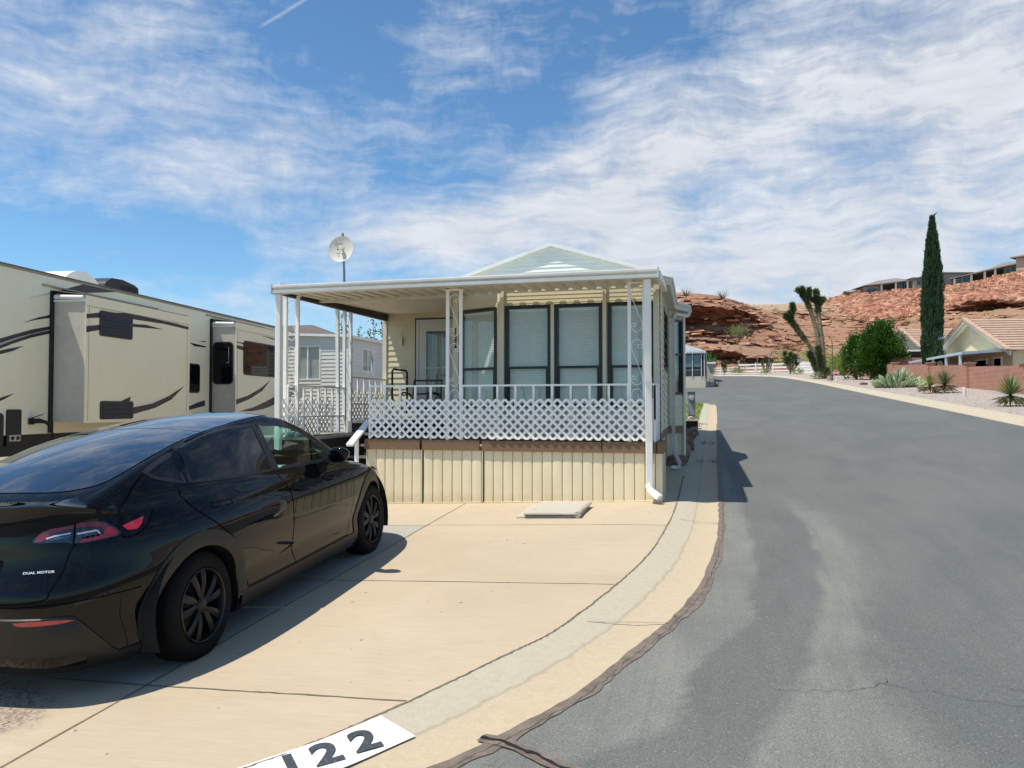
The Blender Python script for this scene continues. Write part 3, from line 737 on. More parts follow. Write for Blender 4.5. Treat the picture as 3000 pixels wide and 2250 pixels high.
def m_gutter(n, v):
    uv = n.node('ShaderNodeUVMap').outputs[0]; s_ = n.node('ShaderNodeSeparateXYZ', {0: uv}).outputs[0]
    nz = n.noise(v, 4, 7, .7, .3); e = n.m('ADD', s_, n.m('MULTIPLY', n.m('SUBTRACT', nz, .5), .17))
    f = n.noise(v, 18, 6, .7); fine = n.noise(v, 140, 3, .7)
    grey = n.mix(n.mapr(f, .3, .7), (.385, .345, .26), (.45, .40, .30)); tan = n.mix(n.mapr(f, .3, .7), (.43, .35, .235), (.48, .395, .27))
    c = n.mix(n.mapr(e, .46, .50), grey, tan); ln = n.m('MULTIPLY', n.mapr(e, .435, .465), n.mapr(e, .50, .468)); c = n.mix(n.m('MULTIPLY', ln, .5), c, (.27, .21, .15))
    sp = n.mapr(fine, .3, .7, .86, 1.1); c = n.mix(1., c, n.node('ShaderNodeCombineColor', {0: sp, 1: sp, 2: sp}).outputs[0], 'MULTIPLY')
    pit = n.mapr(n.noise(v, 55, 2, .5), .70, .74); c = n.mix(n.m('MULTIPLY', pit, .6), c, (.2, .17, .13))
    return c, fine, None
gutter = struct(gb.build('gutter', custom('gutter_concrete', m_gutter, .85, bump=.35, bd=.004), smooth=True))
# driveway slab
def m_drive(n, v):
    sx = n.node('ShaderNodeSeparateXYZ', {0: v}); X, Y = sx.outputs[0], sx.outputs[1]
    br = n.noise(n.scale(v, 1.2, 42, 1, (0, 0, radians(2))), 3, 5, .6); big = n.noise(v, .7, 6, .6, .5); med = n.noise(v, 3.5, 6, .7); fine = n.noise(v, 120, 3, .7)
    c = n.mix(n.mapr(big, .35, .65), (.42, .34, .238), (.47, .385, .272)); c = n.mix(n.mapr(med, .5, .8), c, (.44, .345, .232))
    grey = n.mix(n.mapr(med, .3, .7), (.33, .31, .275), (.38, .355, .31))
    isg = n.m('MULTIPLY', n.m('LESS_THAN', X, -3.352), n.m('MULTIPLY', n.m('LESS_THAN', Y, 8.70), n.m('GREATER_THAN', Y, 3.99)))
    c = n.mix(isg, c, grey)
    st = n.mapr(n.noise(n.scale(v, .5, 1.4, 1), 1.6, 7, .7), .60, .72); c = n.mix(n.m('MULTIPLY', st, .28), c, (.37, .28, .18))
    sp = n.m('MULTIPLY', n.mapr(br, .3, .7, .91, 1.06), n.mapr(fine, .3, .7, .95, 1.05)); c = n.mix(1., c, n.node('ShaderNodeCombineColor', {0: sp, 1: sp, 2: sp}).outputs[0], 'MULTIPLY')
    wid = n.m('POWER', n.m('ADD', n.m('POWER', n.m('ADD', X, 4.55), 2.), n.m('POWER', n.m('MULTIPLY', n.m('ADD', Y, -3.45), 1.7), 2.)), .5)
    ag = n.mapr(n.m('ADD', wid, n.m('MULTIPLY', n.noise(v, 9, 5, .8), .5)), 1.05, 1.25, 1, 0)
    vo = n.vor(v, 62, 'F1', 'Color'); vl = n.node('ShaderNodeSeparateColor', {0: vo}).outputs[0]
    agc = n.ramp(vl, [(0, (.15, .10, .07)), (.4, (.30, .23, .17)), (.75, (.42, .34, .26)), (1, (.20, .16, .14))]); c = n.mix(ag, c, agc)
    spot = n.mapr(n.noise(v, 16, 1, .4), .785, .795); c = n.mix(n.m('MULTIPLY', spot, .7), c, (.06, .05, .04))
    return c, n.m('ADD', n.m('MULTIPLY', br, .6), n.m('ADD', n.m('MULTIPLY', fine, .5), n.m('MULTIPLY', n.m('MULTIPLY', vl, ag), 2.5))), None
db = MB(); nI = [p for p in I_ if p.y < 15.5]; rows_ = []
for p in nI:
    rows_.append([(p.x, p.y, G(p.x, p.y)+.016)]+[(x, p.y, G(x, p.y)+.016) for x in sorted([max(-14., p.x-.01-(p.x+14)*k/14) for k in range(1, 15)]+[min(-1.0, p.x-.005)] if p.x > -1 else [p.x-(p.x+32)*k/15 for k in range(1, 16)], reverse=True)])
db.grid([[(x, y, G(x, y)+.016) for x in (-5.0, -13.5)] for y in (1.5, 15.5)])
db.v, db.f, db.mi = [], [], []
db.grid(rows_)
jt = MB()
def jline(pts, w_, h=.0185, jit=.004):
    pts = spline(pts, 10) if len(pts) > 2 else [Vector(pts[0]).lerp(Vector(pts[1]), i/30) for i in range(31)]; rows = []
    for i, p in enumerate(pts):
        t = (pts[min(i+1, len(pts)-1)]-pts[max(i-1, 0)]).normalized(); q = Vector((-t.y, t.x)); c_ = p+q*R.uniform(-jit, jit); ww = w_*R.uniform(.7, 1.3)
        rows.append([(c_.x-q.x*ww/2, c_.y-q.y*ww/2, G(c_.x, c_.y)+h), (c_.x+q.x*ww/2, c_.y+q.y*ww/2, G(c_.x, c_.y)+h)])
    return rows
db.cur = 1
for P, w_ in (([(-3.355, 10.23), (-3.352, 2.35)], .014), ([(-8, 8.66), (-.505, 8.75)], .010), ([(-8, 6.25), (-.81, 6.36)], .012), ([(-8, 4.06), (-3.35, 4.0), (-2.4, 4.0), (-1.66, 4.0)], .014)):
    db.grid(jline(P, w_))
db.grid(jline([tuple(p) for p in I_ if 1.0 < p.y < 13.2][::3], .016, .0205, .005))
JOINT = mat('joint_dirt', (.15, .12, .085), .95, .4, 20)
drive = struct(db.build('driveway', [custom('drive_concrete', m_drive, .85, bump=.3, bd=.003), JOINT]))
kj = MB()
for (a, b_) in (((-1.0, 5.42), (-.33, 5.50)), ((-.5, 9.15), (.04, 8.95)), ((-.48, 14.2), (.05, 14.2)), ((-.48, 17.3), (.05, 17.3)), ((-.48, 11.6), (.05, 11.6))): kj.grid(jline([a, b_], .010, .012, .006))
struct(kj.build('gutter_joint', JOINT))
# crack filler along the edge of the asphalt
cs = MB(); OO = [p for p in O_ if .4 < p.y < 24]; 
for i, p in enumerate(OO):
    t = (OO[min(i+1, len(OO)-1)]-OO[max(i-1, 0)]).normalized(); q = Vector((-t.y, t.x)); q = q if q.x > 0 or q.y < 0 else -q
    w1 = -.022+.02*mnoise.noise(Vector((p.x*6, p.y*6, 0))); w2 = (.055+.035*mnoise.noise(Vector((p.x*2.1, p.y*2.1, 5)))+.02*mnoise.noise(Vector((p.x*11, p.y*11, 5))))*(1.15 if p.y < 8 else .75)
    cs.v += [(p.x+q.x*w1, p.y+q.y*w1, G(p.x, p.y)+.0085), (p.x+q.x*w2, p.y+q.y*w2, G(p.x, p.y)+.0045)]
    if i: k = len(cs.v)-4; cs.f.append((k, k+1, k+3, k+2)); cs.mi.append(0)
base_ = [Vector(q) for q in ((-1.13, 3.68), (-.98, 3.64), (-.85, 3.57), (-.68, 3.47), (-.45, 3.36), (-.2, 3.2))]
bs_ = spline(base_, 6); rows = []
for i, p in enumerate(bs_):
    t = (bs_[min(i+1, len(bs_)-1)]-bs_[max(i-1, 0)]).normalized(); q = Vector((-t.y, t.x)); w_ = .045+.02*mnoise.noise(Vector((p.x*9, p.y*9, 0)))
    rows.append([(p.x-q.x*w_, p.y-q.y*w_, G(p.x, p.y)+.006), (p.x+q.x*w_, p.y+q.y*w_, G(p.x, p.y)+.006)])
cs.grid(rows)
cs.cur = 1
def crack(P, w0, k=.012, h=.0095, n=9):
    P = spline(P, n); rows = []
    for i, p in enumerate(P):
        t = (P[min(i+1, len(P)-1)]-P[max(i-1, 0)]).normalized(); q = Vector((-t.y, t.x)); p = p+q*k*mnoise.noise(Vector((p.x*14, p.y*14, 3)))*2
        w_ = w0*(.5+abs(mnoise.noise(Vector((p.x*20, p.y*20, 9))))*1.4)
        rows.append([(p.x-q.x*w_, p.y-q.y*w_, G(p.x, p.y)+h), (p.x+q.x*w_, p.y+q.y*w_, G(p.x, p.y)+h)])
    cs.grid(rows)
crack(base_, .013, .01)
off = [p+Vector((.030, -.02)) for p in OO if p.y < 11][::3]; crack([tuple(p) for p in off], .0014, .014, .0095, 6)
crack([(.30, 4.50), (.5, 4.52), (.734, 4.587), (.867, 4.673), (.92, 4.76)], .0016, .02, .0045, 10); crack([(.867, 4.673), (1.1, 4.62), (1.4, 4.52), (1.7, 4.50)], .0016, .02, .0045, 10); crack([(1.5, 4.72), (1.8, 4.73), (2.1, 4.70), (2.4, 4.75), (2.8, 4.70)], .0016, .02, .0045, 10)
cs.cur = 0
struct(cs.build('crack_seal', [mat('crack_filler', (.155, .122, .098), .85, .35, 12, bump=.3, bs=30), mat('crack_dark', (.006, .006, .006), .9, .1)]))
# painted house number on the gutter
pm = MB()
pA, pB, pC, pD = Vector((-1.735, 3.806)), Vector((-1.463, 3.521)), Vector((-1.73, 3.10)), Vector((-2.20, 3.10))
pin = [p for p in I_ if 2.9 < p.y < 3.81]; rows = []
N_ = 14
ipts = [Vector((-1.737, 3.812)).lerp(Vector((-1.93, 3.50)), t/4) for t in range(4)]+[Vector((-1.93, 3.50)).lerp(Vector((-2.60, 2.70)), t/10) for t in range(11)]
for i, p in enumerate(ipts):
    t = (ipts[min(i+1, len(ipts)-1)]-ipts[max(i-1, 0)]).normalized(); q = Vector((-t.y, t.x)); q = q if q.x > 0 else -q
    rows.append([(p.x+q.x*w_, p.y+q.y*w_, G(p.x, p.y)+.0215-.016*(w_/.38)) for w_ in [.015+.31*k/6 for k in range(7)]])
pm.grid(rows)
pm.cur = 1
dirn = Vector((.72, .69)).normalized(); nrm = Vector((dirn.y, -dirn.x))       # reading direction up the kerb; letters stand towards the drive
uxv = Vector((dirn.x, dirn.y, SX*dirn.x+SY*dirn.y+.02*dirn.x*(1 if True else 0))); ux2 = Vector((-nrm.x, -nrm.y, -(SX*nrm.x+SY*nrm.y)+.02*.8+.025))
cc = Vector((-1.812, 3.380, 0)); dstep = Vector((.127, .151, .151*SY+.127*.04)); cc.z = G(cc.x, cc.y)+.016
for k, ch in enumerate('122'):
    o_ = cc+dstep*(k-1.0 if k else -.86); pm.text(ch, .272, (o_.x, o_.y, o_.z+.004), uxv, ux2, off=.009, sx=1.0)
def m_paintw(n, v):
    f = n.noise(v, 30, 7, .8); return n.mix(n.mapr(f, .54, .72), (.72, .71, .68), (.44, .40, .33)), f, None
def m_paintk(n, v):
    f = n.noise(v, 60, 7, .85); return n.mix(n.mapr(f, .52, .80), (.035, .045, .055), (.25, .26, .26)), f, None
tag(pm.build('kerb_number', [custom('kerb_white', m_paintw, .6), custom('kerb_black', m_paintk, .6)]), 'white painted rectangle with black stencilled 122 on the concrete gutter', 'painted number')
# right-hand kerb and gravel verge
kb = MB(); rows = []
for y in [-20+2*i for i in range(0, 62)]:
    x0 = lerp_tab(RR, y); rows.append([(x0+dx, y, G(x0, y)+h) for dx, h in ((0, .002), (.14, .012), (.24, .05), (.36, .125), (.46, .14), (.60, .145), (.62, .12))])
kb.grid(rows)
def m_kerb(n, v):
    f = n.noise(v, 8, 6, .7); g2 = n.noise(v, 90, 3, .7); c = n.mix(n.mapr(f, .35, .65), (.40, .345, .25), (.48, .42, .31)); return n.mix(n.mapr(g2, .5, .8), c, (.33, .29, .21)), g2, None
struct(kb.build('kerb', custom('kerb_concrete', m_kerb, .85, bump=.3), smooth=True))
gv = MB(); gv.grid([[(lerp_tab(RR, y)+.6 if k == 0 else x, y, G(x, y)+.11+.03*mnoise.noise(Vector((x, y*.6, 0)))*(1 if k else 0)) for k, x in enumerate([8, 9, 10, 11, 12, 13, 16, 20, 30, 45, 60])] for y in [-20+2*i for i in range(0, 64)]])
def m_gravel(n, v):
    vo = n.vor(v, 24, 'F1', 'Color'); s_ = n.node('ShaderNodeSeparateColor', {0: vo}); dd = n.vor(v, 24, 'F1', 'Distance')
    c = n.ramp(s_.outputs[0], [(0, (.22, .17, .15)), (.3, (.36, .305, .27)), (.6, (.46, .40, .355)), (.85, (.30, .27, .26)), (1, (.56, .50, .44))]); big = n.noise(v, .5, 5, .6)
    return n.mix(n.m('MULTIPLY', n.mapr(big, .4, .7), .3), c, (.40, .30, .22)), n.m('SUBTRACT', 1., dd), None
struct(gv.build('gravel_bed', custom('gravel', m_gravel, .9, bump=.8, bd=.03), smooth=True), 'structure')
gs = MB()
for k in range(5200):
    y = 22+(R.random()**1.6)*45; x = R.uniform(7.85, 12.0); r_ = R.uniform(.012, .035); z = G(x, y)+.12; a = R.random()*6
    gs.add([(x+r_*cos(a), y+r_*sin(a), z), (x+r_*cos(a+1.6), y+r_*sin(a+1.6), z), (x+r_*cos(a+3.1), y+r_*sin(a+3.1), z), (x+r_*cos(a+4.7), y+r_*sin(a+4.7), z), (x, y, z+r_*.9)], [(0, 1, 4), (1, 2, 4), (2, 3, 4), (3, 0, 4)])
st_ = struct(gs.build('gravel_stones', mat('gravel_stone', (.38, .325, .285), .9, .5, 4)), 'stuff'); st_['label'] = 'pinkish grey landscaping gravel between the kerb and the block wall'
# ================================================================== the mobile home
home = thing('mobile_home', 'beige mobile home with a white lattice porch, dark framed windows and pale gable', 'mobile home', (-3.4, 12.5, G(-3.4, 12.5)))
def m_siding(base, pitch, dark=.55, seed=0, vert=False, rough=.5):
    def f(n, v):
        s_ = n.node('ShaderNodeSeparateXYZ', {0: v}); nz = n.noise(v, 1.5, 6, .6); c = n.mix(n.mapr(nz, .3, .7), tuple(x*.93 for x in base), tuple(min(1, x*1.06) for x in base))
        dirt = n.mapr(n.noise(n.scale(v, 3, 3, .8), 2.2, 6, .7), .62, .85); c = n.mix(n.m('MULTIPLY', dirt, .25), c, tuple(x*.6 for x in base)); return c, None, None
    return custom('siding', f, rough)
def lap(b, p0, ux, L, z0, z1, pitch, un, proj=.016):
    """horizontal lap siding as real courses: profile leans out to each drip edge"""
    p0 = Vector(p0); ux = Vector(ux); un = Vector(un); z = z1; rows = []; proj = .0075 if pitch < .08 else proj
    while z > z0+1e-4:
        zn = max(z0, z-pitch)
        for (zz, o_) in ((z, .0015), (zn+.003, proj), (zn, proj), (zn, -.004)): rows.append([tuple(p0+un*o_+Vector((0, 0, zz))), tuple(p0+ux*L+un*o_+Vector((0, 0, zz)))])
        z = zn
    if len(rows) > 1: b.grid(rows)
def wallwith(b, p0, ux, un, L, z0, z1, holes, pitch):
    """lap siding wall with rectangular holes [(a0,a1,zb,zt)]; p0 at local ground z=0"""
    xs = sorted({0, L}|{h[0] for h in holes}|{h[1] for h in holes}); p0 = Vector(p0); ux = Vector(ux)
    for a, c in zip(xs, xs[1:]):
        m_ = (a+c)/2; hs = sorted([(h[2], h[3]) for h in holes if h[0] <= m_ <= h[1]]); z = z0
        segs = []
        for lo, hi in hs: segs.append((z, lo)); z = hi
        segs.append((z, z1))
        for lo, hi in segs:
            if hi-lo > .01:
                k0 = z1-math.ceil((z1-hi)/pitch-1e-6)*pitch if False else None
                zz = hi
                lap(b, p0+ux*a, ux, c-a, lo, hi, pitch, un)
SID = m_siding((.62, .56, .38), .1); TRIM = mat('trim_board', (.66, .62, .49), .5, .06, 4)
SIDG = m_siding((.66, .66, .60), .1)
HX = lambda y: -.75-.022*(y-10.95)
Zs0, ZT = 1.47, 3.66
FRONT = 10.95
wa = MB(); U = Vector((1, 0, 0))
WINS = [(-3.0, -2.31), (-2.25, -1.56), (-1.48, -.81)]
holes = [(a+3.05, c+3.05, 1.80, 3.30) for a, c in WINS]
wallwith(wa, (-3.05, FRONT, 0), U, (0, -1, 0), 2.30, 1.36, 3.62, holes, .058)
fd = Vector((-.88, .42, 0)); Lf = fd.length; fd.normalize(); fu = -fd; fn = Vector((-.43, -.90, 0)).normalized()
fl0 = Vector((-3.05, FRONT, 0))-fu*Lf
wallwith(wa, fl0, fu, fn, Lf, 1.36, 3.62, [(.10, .88, 1.80, 3.30)], .058)
# bay return, door wall, side walls
lap(wa, (fl0.x, 13.5, 0), (0, -1, 0), 13.5-fl0.y, 1.40, 3.62, .058, (-1, 0, 0))
wallwith(wa, (-6.05, 13.5, 0), U, (0, -1, 0), 6.05+fl0.x, 1.40, 3.62, [(.63, 1.50, 1.56, 3.44)], .105)
lap(wa, (-6.05, 19, 0), (0, -1, 0), 5.5, 1.0, 3.6, .105, (-1, 0, 0))
sdir = Vector((-.022, 1, 0)).normalized(); sn = Vector((1, .022, 0)).normalized()
wallwith(wa, (HX(10.95), 10.95, 0), sdir, sn, 2.95, Zs0, 3.62, [(1.27, 2.47, 2.40, 3.36)], .105)
B0, B1, B2, B3 = Vector((HX(13.9), 13.9, 0)), Vector((-.545, 14.35, 0)), Vector((-.56, 15.2, 0)), Vector((HX(15.6), 15.6, 0))
def facet(b, P, Q, z0, z1, holes, pitch=.105):
    u_ = (Q-P); L = u_.length; u_.normalize(); n_2 = Vector((u_.y, -u_.x, 0)); wallwith(b, P, u_, n_2, L, z0, z1, holes, pitch); return u_, n_2, L
bu, bn, bL = facet(wa, B0, B1, Zs0, 3.62, [(.10, .46, 2.03, 3.38)])
facet(wa, B1, B2, Zs0, 3.62, []); facet(wa, B2, B3, Zs0, 3.62, []); facet(wa, B3, Vector((HX(20.2), 20.2, 0)), Zs0, 3.62, [])
facet(wa, Vector((HX(20.2), 20.2, 0)), Vector((-4.0, 20.2, 0)), 1.1, 3.62, []); facet(wa, Vector((-4, 20.2, 0)), Vector((-4., 19, 0)), 1.1, 3.6, []); facet(wa, Vector((-4, 19, 0)), Vector((-6.05, 19, 0)), 1.1, 3.6, [])
wa.build('wall', SID, home)
# trim boards
def vboard(b, p, u_, n_2, w_, z0, z1, t=.02):
    p = Vector(p); u_ = Vector(u_); n_2 = Vector(n_2); b.prism([(-w_/2, z0), (w_/2, z0), (w_/2, z1), (-w_/2, z1)], (p.x, p.y, 0), u_, (0, 0, 1), n_2, t)
def vbd(*a):
    b = MB(); vboard(b, *a); b.build('corner_board', TRIM, home)
vbd((-.79, FRONT-.012, 0), U, (0, -1, 0), .085, 1.36, 3.60); vbd((HX(11)+.012, 11.0, 0), sdir, sn, .11, 1.45, 3.60)
vbd((-3.04, FRONT-.014, 0), U, (0, -1, 0), .06, 1.36, 3.58); vbd(Vector((-3.05, FRONT, 0))-fu*.03+fn*.012, fu, fn, .06, 1.36, 3.58)
for x in (-2.28, -1.52): vbd((x, FRONT-.014, 0), U, (0, -1, 0), .05, 1.36, 3.30 if x < -2 else 3.6)
vbd(fl0+fu*.045+fn*.012, fu, fn, .12, 1.36, 3.60)
vbd((-6.06, 13.485, 0), U, (0, -1, 0), .08, 1.0, 3.46)
vbd(B0+bn*.012+bu*.04, bu, bn, .07, Zs0, 3.6); vbd(B1+bn*.012-bu*.035, bu, bn, .06, Zs0-.9, 3.6)
# interior darkness behind the windows
ib = MB(); ib.box(-3.7, -.95, 11.45, 12.2, 1.5, 3.6); ib.build('interior', mat('interior_wall', (.10, .10, .09), .9), home)
BLIND = mat('blind_slat', (.80, .80, .74), .45, .05, 8); WGL = bpy.data.materials.new('window_glass'); WGL.use_nodes = True; glassmat(WGL, (.93, .95, .94))
FRM = mat('dark_frame', (.006, .008, .008), .38, .1, 8)
def window(P, u_, n_2, w_, z0, z1, fw=.044, bar=None, parent=home, blinds=True, fm=FRM, glass=WGL, slat=.026, vbar=False, inset=.0):
    """P: lower-left corner on the wall plane; frame + pane + blind"""
    P = Vector(P); u_ = Vector(u_); n_2 = Vector(n_2); f = MB()
    def bx(a0, a1, b0, b1, d0, d1, mb): mb.prism([(a0, b0), (a1, b0), (a1, b1), (a0, b1)], P+n_2*d0, u_, (0, 0, 1), n_2, d1-d0)
    bx(0, w_, z0, z0+fw, -.03, .022, f); bx(0, w_, z1-fw, z1, -.03, .022, f); bx(0, fw, z0+fw, z1-fw, -.03, .022, f); bx(w_-fw, w_, z0+fw, z1-fw, -.03, .022, f)
    if bar: bx(fw, w_-fw, bar-.018, bar+.018, -.03, .012, f)
    if bar: bx(fw, fw+.028, z0+fw, bar-.018, -.03, .006, f); bx(w_-fw-.028, w_-fw, z0+fw, bar-.018, -.03, .006, f)
    if vbar: bx(w_/2-.02, w_/2+.02, z0+fw, z1-fw, -.03, .012, f)
    wn = f.build('window', fm, parent)
    g = MB(); bx(fw, w_-fw, z0+fw, z1-fw, -.014, -.010, g); g.build('pane', glass, wn)
    if blinds:
        s_ = MB(); z = z0+fw+.01
        while z < z1-fw-.03:
            a, c = P+u_*(fw+.01)-n_2*.060, P+u_*(w_-fw-.01)-n_2*.060; dz = slat*.55
            s_.add([(a.x, a.y, z), (c.x, c.y, z), (c.x-n_2.x*.010, c.y-n_2.y*.010, z+slat*.96), (a.x-n_2.x*.010, a.y-n_2.y*.010, z+slat*.96)], [(0, 1, 2, 3)])
            z += slat
        bx(fw+.01, w_-fw-.01, z1-fw-.03, z1-fw-.004, -.085, -.045, s_)
        s_.build('blind', BLIND, wn)
        k = MB(); bx(.0, w_, z0, z1, -.16, -.15, k); k.build('backing', M['dark'], wn)
    return wn
for a, c in WINS: window((a, FRONT, 0), U, (0, -1, 0), c-a, 1.80, 3.30, bar=2.385)
window(fl0+fu*.10, fu, fn, .78, 1.80, 3.30, bar=2.385)
window(Vector((HX(10.95), 10.95, 0))+sdir*1.27, sdir, sn, 1.2, 2.40, 3.36, bar=2.9, fw=.045, glass=TINT)
bw = window(B0+bu*.10, bu, bn, .36, 2.03, 3.38, bar=2.75, fw=.035)
# door
dr = MB(); dx0 = -5.42; yy = 13.5
dr.box(dx0, dx0+.05, yy-.03, yy+.04, 1.56, 3.44); dr.box(dx0+.82, dx0+.87, yy-.03, yy+.04, 1.56, 3.44); dr.box(dx0+.05, dx0+.82, yy-.03, yy+.04, 3.39, 3.44)
dr.box(dx0+.05, dx0+.20, yy-.02, yy+.02, 1.6, 3.39); dr.box(dx0+.67, dx0+.82, yy-.02, yy+.02, 1.6, 3.39); dr.box(dx0+.20, dx0+.67, yy-.02, yy+.02, 3.22, 3.39); dr.box(dx0+.20, dx0+.67, yy-.02, yy+.02, 1.6, 1.9)
dr.box(dx0+.20, dx0+.67, yy-.022, yy-.018, 2.52, 2.545)
door = dr.build('door', mat('door_white', (.55, .56, .55), .4, .05), home, bevel=.004)
g = MB(); g.box(dx0+.20, dx0+.67, yy+.0, yy+.004, 1.9, 3.22); g.build('pane', WGL, door)
cu = MB(); rows = [[(dx0+.20+.47*i/24, yy+.06+.018*sin(i*1.9), z) for i in range(25)] for z in (1.9, 3.18)]; cu.grid(rows); cu.box(dx0+.18, dx0+.69, yy+.12, yy+.13, 1.6, 3.4); cu.build('curtain', mat('curtain', (.42, .43, .41), .8), door)
h_ = MB(); h_.tube([(dx0+.76, yy-.02, 2.36), (dx0+.76, yy-.07, 2.36), (dx0+.76, yy-.07, 2.30), (dx0+.755, yy-.02, 2.27)], .010, 8); h_.box(dx0+.735, dx0+.785, yy-.032, yy-.02, 2.24, 2.42); h_.build('handle', M['galv'], door)
db_ = MB(); db_.box(dx0-.03, dx0-.001, yy-.016, yy+.02, 1.56, 3.46); db_.box(dx0-.03, dx0+.9, yy-.016, yy+.02, 3.442, 3.47); db_.build('door_surround', M['black_frame'], home)
wl = MB(); wl.box(-5.735, -5.695, 13.44, 13.485, 2.96, 3.12); wl.tube([(-5.715, 13.46, 3.12), (-5.72, 13.45, 3.2)], .006); wl.build('wall_thermometer', TRIM, home)
nb = MB()
for k, ch in enumerate('122'): nb.text(ch, .13, fl0+fu*.05+fn*.036+Vector((0, 0, 2.98-.108*k)), fu, (0, 0, 1), off=.004, ext=.003)
nb.build('house_number', M['black'], home)
# gable and main roof
ROOFM = mat('roof_metal', (.80, .85, .81), .40, .06, 3)
gbm = MB(); apex, ez, xl, xr_ = 4.17, 3.66, -4.02, -.58
def gx(z, side): t = (z-ez)/(apex-ez); return (xl+(-2.30-xl)*t) if side < 0 else (xr_+(-2.30-xr_)*t)
z = ez; rows = []
while z < apex-.012:
    zn = min(z+.062, apex-.004)
    for zz, o_ in ((z, .012), (zn-.002, .001)): rows.append([(gx(zz, -1)+.02, FRONT-o_, zz), (gx(zz, 1)-.02, FRONT-o_, zz)])
    z = zn
gbm.grid(rows); gbm.build('gable', ROOFM, home)
rf = MB(); yb = 20.5; dx_ = .022*9.5
for (x0, z0, x1, z1) in ((xl-.06, ez-.02, -2.30, apex+.03), (-2.30, apex+.03, xr_+.02, ez-.0)):
    rf.add([(x0, FRONT-.06, z0), (x1, FRONT-.06, z1), (x1-dx_, yb, z1), (x0-dx_*(1 if x0 > -3 or x1 > -2 else 0), yb, z0), (x0, FRONT-.06, z0-.05), (x1, FRONT-.06, z1-.05), (x1-dx_, yb, z1-.05), (x0, yb, z0-.05)], [(0, 1, 2, 3), (7, 6, 5, 4), (0, 4, 5, 1), (1, 5, 6, 2), (2, 6, 7, 3), (3, 7, 4, 0)])
rf.box(-6.1, -4.0, 13.5, 19.1, 3.62, 3.68)
rf.build('roof', M['white_metal'], home)
# side eave with gutter following the bay
GUT = mat('gutter_metal', (.56, .53, .46), .4, .07, 5)
sg_ = MB(); eo = [Vector((-.575, 11.02, 0)), Vector((-.64, 13.75, 0)), Vector((-.42, 14.35, 0)), Vector((-.43, 15.05, 0)), Vector((-.74, 15.75, 0)), Vector((-.86, 20.3, 0))]; rows = []
for i, p in enumerate(eo):
    ins_ = Vector((-.13, 0, 0)); rows.append([tuple(p+ins_*1.7+Vector((0, 0, 3.70))), tuple(p+ins_+Vector((0, 0, 3.66))), tuple(p+Vector((0, 0, 3.66))), tuple(p+Vector((.012, 0, 3.62))), tuple(p+Vector((-.01, 0, 3.60))), tuple(p+Vector((-.03, 0, 3.53))), tuple(p+ins_+Vector((0, 0, 3.53))), tuple(p+ins_*1.8+Vector((0, 0, 3.53)))])
sg_.grid(rows); sg_.add(rows[0], [tuple(range(8))]); sg_.build('eave_gutter', GUT, home)
sp_ = MB(); dpx = [Vector((-.45, 14.30, 3.52)), Vector((-.50, 14.22, 3.45)), Vector((-.68, 13.90, 3.45)), Vector((-.715, 13.86, 3.38)), Vector((-.715, 13.86, 1.0))]
for a, c in zip(dpx, dpx[1:]): sp_.bar(a, c, .062, .05, up=(0, 1, 0) if abs((c-a).z) > .1 else (0, 0, 1))
sp_.bar((-.715, 13.86, 1.02), (-.58, 13.2, .86), .062, .05); sp_.build('downpipe', GUT, home)
# porch roof: fascia gutter, pans, beams
FY, FX0, FX1 = 9.7, -6.105, -.675
fa = MB(); prof = [(.0, 3.545), (-.012, 3.545), (-.034, 3.53), (-.036, 3.505), (-.018, 3.485), (-.016, 3.478), (-.030, 3.470), (-.030, 3.430), (-.024, 3.424), (.0, 3.424), (.10, 3.424), (.10, 3.50)]
fa.grid([[(x, FY+dy, z) for dy, z in prof] for x in (FX0, FX1)]); 
fa.box(FX0-.004, FX0+.012, FY-.04, FY+.10, 3.418, 3.552); fa.box(FX1-.012, FX1+.006, FY-.04, FY+.10, 3.418, 3.552)
fa.box(FX0, FX1, FY+.06, FY+.07, 3.50, 3.545)
fa.build('porch_gutter', mat('fascia_metal', (.60, .575, .52), .35, .08, 3, metal=.25), home, smooth=True, angle=40)
PANM = mat('ceiling_pan', (.60, .56, .45), .45, .08, 3)
pr = MB(); zc = lambda y: 3.445+.030*(y-FY); n_p = 27; rows = [[], []]; wp = (FX1-FX0)/n_p
xs = []
for k in range(n_p): x = FX0+k*wp; xs += [(x, 0), (x+wp*.16, .0), (x+wp*.30, .045), (x+wp*.62, .045), (x+wp*.76, 0)]
xs.append((FX1, 0))
pr.grid([[(x, y, zc(y)+h) for x, h in xs] for y in (FY+.10, 10.9)]); pr.grid([[(x, y, zc(y)+h+.012) for x, h in xs] for y in (FY+.06, 10.9)])
pr.build('roof_pan', PANM, home)
p2_ = MB(); rows = []
n2 = 34; rows = [[], []]
ysx = []
for k in range(n2): yv = 10.93+(13.5-10.93)*k/n2; ysx += [(yv, 0), (yv+.018, .008), (yv+.055, .008), (yv+.066, 0)]
p2_.grid([[(x, yv, zc(yv)+.012+h) for yv, h in ysx] for x in (-6.02, -3.72)]); p2_.box(-6.05, -.72, 10.93, 13.5, 3.60, 3.62)
p2_.build('porch_ceiling', PANM, home)
bm_ = MB(); bm_.box(-6.03, -3.9, 10.86, 10.93, zc(10.9)-.035, zc(10.9)+.04); bm_.build('cross_beam', PANM, home)
